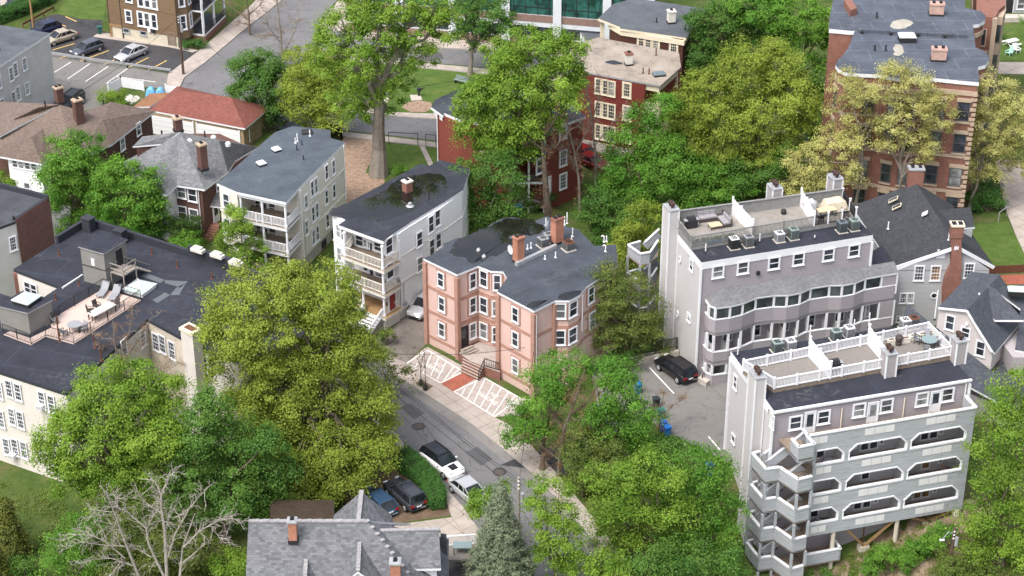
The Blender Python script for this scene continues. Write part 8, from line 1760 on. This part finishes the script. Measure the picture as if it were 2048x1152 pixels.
tree('broadleaf_tree', 'darker green small tree left of the hipped house front windows', (320, 482), [(322, 425, 24), (310, 450, 22), (332, 448, 20)], 'green', .14, G, leaf=.22, cr=.55)
tree('street_tree', 'slim yellowing street tree in front of the tan three decker', (488, 590), [(468, 430, 17), (447, 472, 17), (487, 462, 19), (470, 502, 22), (508, 500, 20), (452, 522, 18), (500, 540, 22), (480, 550, 22), (520, 535, 15), (460, 455, 15)], 'lime', .14, G, dens=1.0, per=36, twigs=30, leaf=.2, cr=.5, grow=1.1)
tree('broadleaf_tree', 'giant bright green tree with a thick grey trunk beside the leaf littered drive', (757, 350), [(690, 62, 46), (760, 62, 54), (828, 52, 46), (700, 130, 52), (778, 122, 50), (850, 110, 32), (730, 190, 46), (690, 200, 38), (790, 172, 34), (655, 102, 40), (880, 48, 34), (722, 235, 22), (868, 18, 32), (800, 8, 46), (720, 8, 46), (775, 225, 14)], 'lime', .85, G, 'bark_grey', leaf=.28, dens=.72, twigs=60, top=(757, 185), per=40)
tree('broadleaf_tree', 'yellow olive tree left of the giant trunk', (640, 282), [(612, 120, 34), (642, 140, 42), (602, 170, 34), (652, 190, 42), (612, 214, 34), (660, 232, 34), (630, 246, 26), (590, 205, 22)], 'olive', .28, G, leaf=.26)
tree('broadleaf_tree', 'dense deep green tree beside the upper street', (530, 255), [(490, 132, 28), (528, 125, 28), (508, 170, 38), (556, 170, 34), (478, 190, 22), (538, 213, 30), (500, 213, 26), (578, 208, 22), (548, 130, 18)], 'green', .26, G, leaf=.26)
tree('broadleaf_tree', 'thin crowned green tree on the grass strip by the upper road', (940, 149), [(930, 32, 26), (968, 42, 30), (1000, 22, 30), (920, 70, 18), (988, 72, 26), (1016, 52, 20), (948, 95, 13), (902, 14, 24), (960, 5, 26)], 'green', .3, G, 'bark_grey', leaf=.28, dens=.6, twigs=40, top=(945, 95))
tree('broadleaf_tree', 'large bright lime tree in front of the red apartment house', (1020, 440), [(1020, 110, 38), (1080, 100, 42), (1128, 112, 36), (962, 190, 38), (1030, 170, 52), (1100, 170, 50), (952, 240, 34), (1010, 240, 44), (1068, 240, 40), (1155, 150, 22), (990, 290, 30), (1045, 300, 30), (945, 272, 22), (1060, 140, 40), (1000, 210, 40), (1100, 220, 34)], 'lime', .4, G, leaf=.28, grow=1.06)
tree('broadleaf_tree', 'green tree with a rusty tint behind the pink house roof', (960, 500), [(930, 352, 30), (980, 342, 34), (1016, 352, 28), (910, 400, 34), (960, 400, 44), (1018, 400, 32), (920, 443, 34), (980, 438, 32), (1024, 430, 20), (893, 428, 20)], 'green', .28, G, leaf=.25)
tree('broadleaf_tree', 'broad olive crowned tree behind the upper condo', (1510, 410), [(1420, 182, 50), (1490, 132, 46), (1558, 132, 42), (1380, 240, 46), (1450, 230, 56), (1530, 220, 56), (1590, 190, 42), (1382, 290, 38), (1450, 308, 46), (1520, 305, 44), (1590, 265, 38), (1610, 212, 28), (1548, 98, 28)], 'olive', .4, G, leaf=.26, top=(1500, 300))
tree('broadleaf_tree', 'deep green tree beside the gravelled roof at the top', (1440, 215), [(1400, 52, 30), (1440, 42, 38), (1488, 52, 34), (1402, 100, 34), (1450, 110, 38), (1500, 92, 34), (1535, 62, 28), (1390, 130, 22)], 'green', .32, G, leaf=.28)
tree('broadleaf_tree', 'bright green tree left of the tall brick block', (1600, 225), [(1520, 20, 38), (1570, 30, 42), (1628, 42, 36), (1600, 82, 38), (1642, 82, 22), (1562, 72, 34), (1482, 8, 30), (1640, 130, 22)], 'bright', .32, G, leaf=.28)
tree('broadleaf_tree', 'bright green tree right of the maroon apartment house', (1290, 440), [(1292, 232, 28), (1328, 212, 24), (1262, 280, 34), (1310, 280, 38), (1250, 330, 34), (1300, 340, 40), (1222, 378, 28), (1272, 390, 38), (1330, 358, 34)], 'bright', .3, G, leaf=.26)
tree('broadleaf_tree', 'low green tree behind the pink house beside the grassy yard', (1225, 505), [(1200, 402, 24), (1232, 430, 34), (1182, 430, 24), (1265, 438, 28), (1210, 465, 26), (1240, 470, 24)], 'green', .2, G, leaf=.24, cr=.6)
tree('broadleaf_tree', 'leafy green tree behind the tall corner chimney of the upper condo', (1375, 450), [(1360, 330, 32), (1400, 350, 34), (1380, 390, 30), (1428, 372, 28), (1340, 300, 24), (1355, 415, 26), (1410, 405, 28), (1450, 395, 26), (1480, 375, 26)], 'bright', .24, G, leaf=.24)
tree('broadleaf_tree', 'yellow-green young tree behind the white stair landings', (1278, 560), [(1290, 440, 32), (1255, 470, 28), (1300, 478, 24), (1270, 508, 30), (1240, 500, 20)], 'olive', .18, G, leaf=.22, cr=.6)
tree('broadleaf_tree', 'feathery olive tree screening the pink house and the stair landings', (1255, 715), [(1225, 600, 36), (1220, 650, 36), (1285, 650, 32), (1265, 560, 24), (1190, 590, 24), (1200, 562, 32), (1240, 592, 38), (1190, 622, 34), (1252, 642, 38), (1300, 612, 32), (1210, 678, 34), (1268, 676, 34), (1308, 655, 24), (1182, 668, 22), (1225, 535, 20), (1320, 690, 18)], 'locust', .26, G, leaf=.2, cr=.7, dens=1.0, gap=.08, twigs=60, flat=.4)
tree('broadleaf_tree', 'round bright tree in front of the pink house corner', (1085, 940), [(1110, 738, 36), (1072, 778, 36), (1148, 742, 32), (1052, 858, 30), (1040, 825, 24), (1080, 842, 32), (1030, 880, 20), (1110, 790, 30), (1100, 860, 26), (1130, 770, 28)], 'bright', .25, G, leaf=.22, grow=1.08)
tree('broadleaf_tree', 'green leafy tree beside the blue bins of the parking lot', (1235, 960), [(1220, 750, 32), (1240, 790, 38), (1200, 800, 28), (1270, 830, 34), (1230, 850, 38), (1290, 850, 26), (1198, 882, 34), (1250, 900, 34), (1290, 890, 24), (1170, 905, 26), (1180, 840, 28), (1205, 760, 24), (1250, 740, 22)], 'bright', .26, G, leaf=.22, grow=1.08)
tree('broadleaf_tree', 'lime crowned tree on the bank left of the hillside condo', (1290, 1120), [(1200, 960, 28), (1210, 1020, 30), (1320, 1100, 34), (1270, 960, 36), (1250, 950, 36), (1290, 925, 30), (1232, 1000, 42), (1290, 1000, 44), (1240, 1058, 42), (1300, 1058, 44), (1335, 960, 32), (1345, 1020, 38), (1220, 1110, 32)], 'lime', .3, G, leaf=.22)
tree('broadleaf_tree', 'green tree against the pale side wall of the hillside condo', (1400, 1150), [(1350, 930, 30), (1410, 1020, 36), (1440, 1110, 30), (1470, 1020, 18), (1370, 1000, 30), (1380, 922, 32), (1420, 932, 36), (1448, 960, 24), (1400, 988, 34), (1440, 1000, 28), (1380, 1060, 38), (1430, 1070, 34), (1352, 1100, 38), (1455, 1060, 22), (1400, 1130, 40)], 'bright', .28, G, leaf=.22, dens=.85)
tree('broadleaf_tree', 'green tree at the bottom edge below the lime crowned bank tree', (1310, 1210), [(1300, 1130, 38), (1345, 1145, 36), (1260, 1150, 30)], 'green', .2, G, leaf=.22)
tree('street_tree', 'upright lime street tree beside the lower sidewalk', (1108, 1190), [(1090, 970, 20), (1120, 980, 22), (1080, 1012, 24), (1120, 1030, 32), (1090, 1060, 28), (1130, 1080, 28), (1100, 1120, 36), (1148, 1050, 18), (1138, 1122, 26)], 'lime', .2, G, leaf=.2, cr=.6, flat=.45)
tree('street_tree', 'small lime tree in front of the silver sedan', (985, 1110), [(970, 990, 18), (998, 1000, 19), (958, 1020, 18), (985, 1030, 20), (1010, 975, 12), (1000, 1050, 16)], 'lime', .13, G, leaf=.2, cr=.5, flat=.45)
tree('broadleaf_tree', 'bright lime tree top at the bottom edge right of the spruce', (1205, 1215), [(1170, 1146, 24), (1208, 1132, 28), (1250, 1142, 24), (1210, 1160, 26)], 'lime', .18, G, leaf=.2, cr=.55)
tree('broadleaf_tree', 'tall yellow-green tree at the right edge beside the hillside condo', (2000, 1130), [(2020, 800, 34), (1990, 840, 32), (2030, 860, 38), (1962, 890, 24), (2010, 920, 42), (1968, 955, 30), (2040, 960, 42), (1992, 1010, 42), (2042, 1050, 42), (1960, 1035, 32), (1952, 1095, 34), (2010, 1105, 44), (2040, 745, 20), (1930, 1060, 22)], 'lime', .34, G, leaf=.22)
S_ = 'sycamores coming into leaf'
sy = dict(rad=.2, group=S_, bark='bark_grey', leaf=.21, cr=.62, dens=.95, per=34, gap=.1, grow=1.08, twigs=130, flat=.6)
tree('sycamore', 'sycamore with yellow-brown young leaves over the left corner of the brick block', (1700, 462), [(1690, 170, 24), (1722, 190, 28), (1680, 230, 28), (1662, 290, 28), (1700, 280, 24), (1622, 330, 34), (1600, 360, 28), (1650, 360, 28), (1700, 340, 24), (1740, 250, 22), (1590, 325, 22)], 'gold', top=(1725, 330), **sy)
tree('sycamore', 'sycamore with yellow-brown young leaves across the middle of the brick block', (1790, 470), [(1790, 152, 28), (1832, 165, 28), (1762, 182, 24), (1802, 202, 24), (1832, 222, 28), (1862, 200, 24), (1782, 250, 22), (1832, 280, 28), (1880, 240, 26), (1772, 292, 20), (1850, 300, 22)], 'gold', top=(1800, 330), **sy)
tree('sycamore', 'sycamore with yellow-brown young leaves above the far sidewalk at the right edge', (1938, 428), [(1962, 190, 32), (1992, 172, 32), (1940, 240, 32), (1992, 240, 38), (2030, 212, 34), (1962, 290, 32), (2010, 290, 36), (1910, 300, 28), (1930, 330, 24), (2032, 335, 24), (1975, 330, 22), (2040, 260, 30)], 'gold', top=(1958, 330), **sy)
tree('broadleaf_tree', 'green tree on the bank between the blue bin and the lime crowned tree', (1330, 1010), [(1310, 930, 30), (1340, 900, 26), (1360, 960, 32), (1320, 980, 34), (1280, 940, 26), (1370, 920, 24)], 'green', .2, G, leaf=.22)
tree('broadleaf_tree', 'olive green tree behind the leafy tree at the lot edge', (1165, 990), [(1170, 880, 26), (1150, 920, 26), (1190, 930, 28), (1215, 950, 28), (1180, 965, 26), (1230, 900, 24)], 'locust', .2, G, leaf=.2, cr=.6)
tree('broadleaf_tree', 'deep green tree at the bottom between the bank trees and the hillside condo', (1420, 1230), [(1400, 1120, 36), (1440, 1110, 34), (1370, 1140, 34), (1460, 1140, 30), (1330, 1110, 30)], 'green', .24, G, leaf=.22)
tree('broadleaf_tree', 'dark green tree filling the gap under the olive crowned tree', (1440, 430), [(1370, 330, 30), (1430, 350, 34), (1480, 345, 34), (1530, 350, 30), (1580, 320, 30), (1350, 280, 28)], 'green', .26, G, leaf=.26)
tree('broadleaf_tree', 'deep green tree between the lime trees and the brick block', (1625, 300), [(1600, 160, 30), (1630, 200, 28), (1620, 250, 28), (1585, 130, 26), (1640, 160, 20)], 'green', .24, G, leaf=.28)
def conifer(name, label, base, apex, rpx, mat, leaf=.2, levels=22):
 B = on_ground(*base); A = UY(*apex, B); H = A.z - B.z; t = thing(name, label, 'tree', B, 'conifers'); Rr = rpx * (B - CAM).dot(ray(1024, 576)) / FPX
 cl = []
 for i in range(levels):
  f = (i + .3) / levels; r = Rr * (1 - f) ** .8 * rng.uniform(.85, 1.1) + .12; z = B.z + .25 + f * H * .97; k = max(5, int(r * 9)); a0 = rng.random() * 6
  for j in range(k):
   a = a0 + 2 * math.pi * j / k + rng.normal() * .15; rr = r * rng.uniform(.75, 1.08)
   for g in (1.0, .68, .4): cl.append((B.x + math.cos(a) * rr * g, B.y + math.sin(a) * rr * g, z - .28 * rr * g + .1, math.cos(a), math.sin(a), .25))
 crown_mesh('crown', None, LEAF[mat], t, leaf, .34, 1, 22, flat=.5, zmin=B.z, cl=np.array(cl))
 m = MB(); m.path([B, B.lerp(A, .5), A], [.22, .13, .02], 8); m.build('trunk', M['bark'], t)
conifer('spruce', 'blue grey spruce at the bottom beside the grey shingled house', (1000, 1195), (1003, 968), 78, 'spruce', .17, 26)
conifer('conifer', 'dark golden conifer at the lower left corner of the slope', (25, 1118), (22, 1003), 36, 'conifer')
conifer('conifer', 'dark golden conifer cut by the left picture edge', (-8, 1085), (-6, 990), 30, 'conifer')
conifer('conifer', 'dark golden conifer cut by the bottom left corner', (-2, 1180), (2, 1100), 30, 'conifer')
Q = 'shrubs'
for lb, base, lo, mt in (('bluish green shrub at the bottom left', (45, 1165), [(32, 1135, 18), (52, 1130, 16), (45, 1148, 20)], 'green'),
  ('light green leafy bush behind the brown roof dormer', (222, 215), [(212, 190, 12), (230, 194, 14), (242, 200, 12), (207, 198, 9)], 'lime'),
  ('dark evergreen bush beneath the windows of the grey hipped house', (385, 487), [(365, 455, 20), (392, 450, 20), (380, 475, 22)], 'deep'),
  ('spiky light green plant by the parapet of the cream block', (375, 505), [(352, 480, 12), (375, 478, 15), (392, 488, 12), (362, 492, 13)], 'bright'),
  ('sparse green shrub beside the red roofed garage', (550, 262), [(540, 240, 14), (558, 246, 12), (520, 255, 12)], 'deep'),
  ('clipped low shrub in front of the brown apartment house', (392, 98), [(372, 90, 7), (384, 90, 8), (396, 88, 8), (406, 84, 7)], 'hedge'),
  ('dark bush beside the far sidewalk behind the gabled house', (1975, 422), [(1955, 395, 18), (1980, 388, 20), (1998, 402, 14), (1960, 410, 14)], 'hedge'),
  ('yellow tipped bush beside the far sidewalk', (2003, 420), [(2000, 392, 11), (2004, 404, 11)], 'gold'),
  ('bright green bush below the lowest balcony', (1775, 1150), [(1770, 1118, 26), (1745, 1130, 20), (1800, 1120, 22)], 'bright'),
  ('bright green bush right of the rubble slope', (1850, 1120), [(1840, 1095, 24), (1870, 1080, 22), (1820, 1110, 20), (1890, 1060, 18)], 'bright'),
  ('low green bush under the stair tower', (1600, 1160), [(1590, 1148, 12), (1650, 1150, 14), (1625, 1152, 12)], 'green'),
  ('weedy bush at the lower right corner', (1930, 1170), [(1900, 1130, 26), (1940, 1140, 26), (1970, 1150, 24), (1880, 1150, 22)], 'moss'),
  ('dark green bush at the foot of the retaining wall in the parking lot', (1215, 745), [(1195, 725, 16), (1230, 720, 16), (1262, 712, 14), (1290, 708, 12)], 'deep'),
  ('low green bush in front of the white three decker steps', (775, 690), [(765, 672, 9), (780, 668, 10), (748, 690, 9)], 'locust'),
  ('dark green shrubs behind the red apartment house porch', (1060, 425), [(1050, 405, 10), (1100, 395, 10), (1070, 412, 9)], 'deep'),
  ('low green bush at the base of the giant trunk', (800, 345), [(795, 338, 8), (812, 340, 7), (745, 345, 6)], 'bright'),
  ('green undergrowth beneath the bank trees', (1200, 1000), [(1180, 960, 26), (1190, 1000, 22), (1160, 940, 18), (1210, 930, 24)], 'locust'),
  ('small bush on the lawn at the upper right', (2000, 75), [(1995, 60, 8), (2000, 75, 8), (2045, 40, 7)], 'green'),
  ('yellow green bush above the brick terrace', (1988, 572), [(1985, 566, 8), (1996, 570, 7)], 'bright'),
  ('dense bush behind the terrace fence of the upper condo', (1545, 420), [(1530, 375, 22), (1505, 395, 18), (1570, 390, 20), (1600, 385, 20)], 'locust'),
  ('green shrub at the white front bay beside the left edge', (15, 400), [(5, 362, 16), (25, 368, 14), (15, 380, 16)], 'lime')):
 shrub('shrub', lb, base, lo, mt, Q)
def hedge(label, px, h, mat, cut=.16):
 P = [U(x, y, 0) for x, y in px]; t = thing('hedge', label, 'hedge', sum(P, Vector()) / len(P), None); P2 = ccw(P); xs_ = [p.x for p in P]; ys_ = [p.y for p in P]; cl = []
 def inside(x, y):
  c = False; n = len(P2)
  for i in range(n):
   a, b = P2[i], P2[(i + 1) % n]
   if (a.y > y) != (b.y > y) and x < (b.x - a.x) * (y - a.y) / (b.y - a.y) + a.x: c = not c
  return c
 A = (max(xs_) - min(xs_)) * (max(ys_) - min(ys_))
 for _ in range(int(A * 16)):
  x, y = rng.uniform(min(xs_), max(xs_)), rng.uniform(min(ys_), max(ys_))
  if inside(x, y): cl.append((x, y, h * rng.uniform(.82, 1.0), 0, 0, 1))
 for i in range(len(P2)):
  a, b = P2[i], P2[(i + 1) % len(P2)]; n = Vector(((b - a).y, -(b - a).x, 0)).normalized()
  for _ in range(int((b - a).length * h * 11)):
   q = a.lerp(b, rng.random()); cl.append((q.x, q.y, rng.uniform(.1, h * .95), n.x, n.y, .3))
 crown_mesh('foliage', None, LEAF[mat], t, .13, .22, 1, 24, flat=.8, zmin=0, cl=np.array(cl))
 m = MB(); m.prism(inset(P, .25), 0, h * .8); m.build('stem', M['hedge_core'], t)
M['hedge_core'] = m_plain('twiggy_hedge_core', (.03, .028, .016), .95, .3, 4)
hedge('clipped dark green hedge between the dark parked car and the sidewalk', [(792, 918), (815, 915), (840, 935), (872, 968), (889, 1000), (886, 1020), (862, 1020), (845, 985), (815, 955), (790, 935)], 1.35, 'hedge')
hedge('long dark green hedge along the drive at the top left', [(-40, 62), (0, 50), (60, 28), (108, 6), (104, -6), (55, 14), (0, 34), (-40, 48)], 1.5, 'hedge')
M['bleached'] = m_plain('bleached_dead_wood', (0.29, 0.265, 0.235), .9, .25, 2.5)
def bare(name, label, base, lines, r0, bark='bark_grey', buds=None, twig=5, group=None, tw=.7):
 """lines: traced limbs [(photo points), start radius]; twigs are grown on them"""
 B = on_ground(*base); B.z -= .1; t = thing(name, label, 'tree', B, group); m = MB(); tips = []
 for pts, r in lines:
  dyo = rng.uniform(-1.6, 1.6); Pw = []
  for i, (x, y) in enumerate(pts):
   p = UY(x, y, B); d = p - CAM; f = i / max(1, len(pts) - 1); Pw.append(CAM + d * ((p.y + dyo * f) / d.y))
  n = len(Pw); m.path(Pw, [max(.018, r * r0 * (1 - .8 * i / (n - 1))) for i in range(n)], 6)
  for i in range(n - 1):
   for _ in range(twig):
    f = rng.random(); p = Pw[i].lerp(Pw[i + 1], f); ax = (Pw[i + 1] - Pw[i]).normalized(); d = (ax * .7 + Vector(tuple(rng.normal(size=3))) * .7 + Vector((0, 0, .15))).normalized(); L = tw * rng.uniform(.5, 1.8)
    q = branch_pts(p, p + d * L, 3, .12); m.path(q, [.028, .022, .017, .010], 4)
    for _ in range(3):
     d2 = (d + Vector(tuple(rng.normal(size=3))) * .7).normalized(); s = q[1].lerp(q[3], rng.random()); e = s + d2 * L * .5; m.path([s, e], [.014, .008], 3); tips.append(e)
 m.build('trunk', M[bark], t)
 if buds:
  k = np.array([tuple(p) for p in tips]); cl = np.c_[k, np.tile([0, 0, 1.0], (len(k), 1))]; crown_mesh('crown', None, LEAF[buds], t, .1, .28, 1, 7, zmin=-20, cl=cl)
 return t
z4 = lambda *p: [(x / 4, 864 + y / 4) for x, y in p]
bare('dead_tree', 'bleached dead tree with bare white limbs at the bottom left', (330, 1240), [
 (z4((1290, 1500), (1110, 1152), (1000, 880), (950, 740), (890, 580), (810, 430)), 1.0), (z4((1000, 1010), (850, 880), (740, 830), (640, 815), (480, 870)), .4), (z4((1000, 915), (840, 905), (650, 880), (470, 960)), .3), (z4((1060, 1070), (890, 1010), (740, 1020), (640, 1060)), .3),
 (z4((950, 760), (760, 700)), .25), (z4((930, 740), (820, 860)), .22), (z4((900, 640), (720, 620)), .2), (z4((910, 660), (680, 680)), .2), (z4((900, 580), (970, 490)), .2), (z4((980, 1020), (880, 1152)), .3),
 (z4((1340, 1500), (1310, 1150), (1190, 900), (1170, 770), (1020, 640), (920, 600)), .9), (z4((1180, 770), (1230, 660), (1270, 600)), .25), (z4((1210, 1000), (1020, 890)), .3),
 (z4((1345, 1500), (1335, 1152), (1320, 800), (1290, 600), (1290, 500), (1360, 350), (1400, 320)), 1.1), (z4((1290, 650), (1160, 560), (1070, 440)), .35), (z4((1290, 500), (1240, 400), (1200, 370)), .25), (z4((1325, 800), (1370, 580)), .3),
 (z4((1345, 1000), (1400, 820), (1510, 620), (1600, 510), (1690, 420)), .6), (z4((1500, 620), (1380, 700)), .25), (z4((1420, 1500), (1440, 1152), (1460, 930), (1560, 650)), 1.1), (z4((1470, 920), (1600, 790), (1740, 710), (1860, 690), (1960, 740)), .55), (z4((1690, 750), (1750, 840), (1830, 870)), .2), (z4((1460, 1050), (1650, 890)), .5), (z4((1740, 710), (1850, 660)), .2)], .145, 'bleached', None, 8)
BG = 'bare trees'
bare('bare_tree', 'bare tree with a stout trunk in front of the red apartment house porch', (1098, 452), [([(1098, 452), (1092, 380), (1086, 300), (1080, 250)], 2.2), ([(1086, 300), (1050, 270), (1020, 265)], .6), ([(1083, 280), (1110, 240), (1120, 205)], .7), ([(1086, 300), (1110, 295), (1150, 320)], .5), ([(1080, 250), (1070, 215), (1060, 180)], .6), ([(1120, 240), (1145, 200)], .4), ([(1110, 295), (1140, 260), (1160, 250)], .4)], .2, 'bark', 'bud', 7, BG, .9)
bare('bare_tree', 'slim grey bare tree in the grassy yard behind the pink house', (1160, 432), [([(1160, 432), (1158, 360), (1148, 300), (1130, 230), (1120, 190)], 1.0), ([(1150, 310), (1175, 260), (1180, 200)], .6), ([(1155, 340), (1130, 300), (1100, 290)], .5)], .17, 'bark_grey', 'bud', 6, BG, .8)
bare('bare_tree', 'tall slender grey bare tree before the maroon windows', (1190, 400), [([(1190, 400), (1192, 320), (1182, 230), (1170, 160), (1160, 120)], 1.0), ([(1184, 240), (1200, 190), (1196, 150)], .5), ([(1190, 290), (1230, 240), (1250, 220)], .5), ([(1188, 280), (1150, 230)], .45), ([(1192, 310), (1215, 330), (1195, 345)], .35), ([(1182, 225), (1160, 190)], .4)], .16, 'bark_pale', 'bud', 6, BG, .9)
bare('bare_tree', 'pale bare tree beside the upper street above the dark green tree', (572, 230), [([(572, 230), (566, 150), (562, 75), (556, 20), (552, -20)], 1.1), ([(566, 110), (590, 60), (598, 10)], .6), ([(564, 90), (535, 50), (530, 20)], .5), ([(562, 75), (540, 70), (520, 72)], .4)], .17, 'bark_pale', 'bud', 6, BG, .9)
bare('bare_tree', 'brown bare tree beside the side porch of the brown apartment house', (500, 70), [([(500, 70), (498, 30), (492, -10)], 1.0), ([(498, 40), (470, 20), (455, 10)], .6), ([(498, 30), (520, 10), (530, -10)], .6), ([(499, 50), (478, 45)], .5)], .14, 'bark', 'bud', 8, BG, .8)
bare('bare_tree', 'brown half bare tree between two bright trees in front of the pink house', (1118, 955), [([(1118, 955), (1122, 900), (1128, 860), (1150, 800), (1170, 740)], 1.3), ([(1128, 860), (1100, 820), (1090, 780)], .6), ([(1140, 830), (1180, 800), (1200, 760)], .6), ([(1122, 900), (1160, 870), (1190, 870)], .5), ([(1120, 920), (1080, 890), (1060, 870)], .5), ([(1150, 800), (1140, 760)], .5)], .2, 'bark', 'bud', 9, BG, .9)
bare('bare_tree', 'budding bare tree in front of the flaking court wall of the cream block', (245, 880), [([(245, 880), (240, 780), (232, 700), (225, 640)], 1.0), ([(236, 740), (270, 690), (300, 640)], .6), ([(238, 760), (205, 700), (190, 670)], .6), ([(234, 720), (260, 660), (265, 620)], .5), ([(240, 780), (180, 760), (150, 745)], .5), ([(243, 800), (300, 760), (340, 720)], .5), ([(300, 760), (370, 720)], .4)], .13, 'bark_grey', 'bud', 7, BG, .7)
bare('bare_tree', 'wispy budding tree beside the blue recycling bin', (1318, 870), [([(1318, 870), (1320, 820), (1330, 780)], .7), ([(1319, 840), (1345, 810), (1365, 800)], .5), ([(1318, 850), (1300, 800)], .5)], .1, 'bark', 'bud', 4, BG, .5)
for x, lb in ((842, 'young staked street tree in a mulch pit, left of its pair'), (851, 'young staked street tree in a mulch pit, right of its pair')):
 bare('young_tree', lb, (x, 770 + (x - 842) * .9), [([(x, 770 + (x - 842) * .9), (x - 1, 730), (x - 3, 700)], 1), ([(x - 1, 740), (x + 4, 710)], .6), ([(x - 1, 735), (x - 8, 712)], .6)], .045, 'bark', None, 4, 'young trees by the kerb', .35)
def cover(name, label, px, n, mat, z=None, leaf=.16, cr=.3, h=.35):
 P = [on_ground(x, y) if z is None else U(x, y, z) for x, y in px]; P = ccw(P); xs_, ys_ = [p.x for p in P], [p.y for p in P]; cl = []
 while len(cl) < n:
  x, y = rng.uniform(min(xs_), max(xs_)), rng.uniform(min(ys_), max(ys_)); c = False
  for i in range(len(P)):
   a, b = P[i], P[(i + 1) % len(P)]
   if (a.y > y) != (b.y > y) and x < (b.x - a.x) * (y - a.y) / (b.y - a.y) + a.x: c = not c
  if c and math.sin(x * 1.1 + 2 * math.sin(y * .7)) + math.sin(y * 1.3) > rng.normal() * .8 - .3: cl.append((x, y, hgt(x, y) + h * rng.random() ** 2, 0, 0, 1))
 o, _ = crown_mesh(name, None, LEAF[mat], None, leaf, cr, 1, 9, flat=.5, zmin=-30, cl=np.array(cl)); tag(o, label, 'ground cover', kind='stuff')
cover('ground_cover', 'weeds and seedlings on the slope below the hillside condo', [(1640, 1180), (1700, 1110), (1800, 1070), (1930, 1020), (2060, 980), (2060, 1200), (1640, 1200)], 650, 'moss')
cover('ground_cover', 'rough green growth under the bank trees', [(1150, 930), (1290, 850), (1440, 930), (1500, 1000), (1500, 1200), (1300, 1200), (1220, 1100)], 1500, 'locust', 0)
cover('ground_cover', 'grass and weeds on the slope at the lower left', [(-20, 960), (100, 985), (200, 1060), (480, 1040), (480, 1180), (-20, 1190)], 1700, 'moss', 0, .12, .22, .15)
cover('ground_cover', 'ivy and weeds behind the pink house and under the trees', [(1215, 450), (1320, 470), (1640, 430), (1650, 300), (1330, 320), (1235, 350)], 1300, 'green', 0, .2, .4, .5)
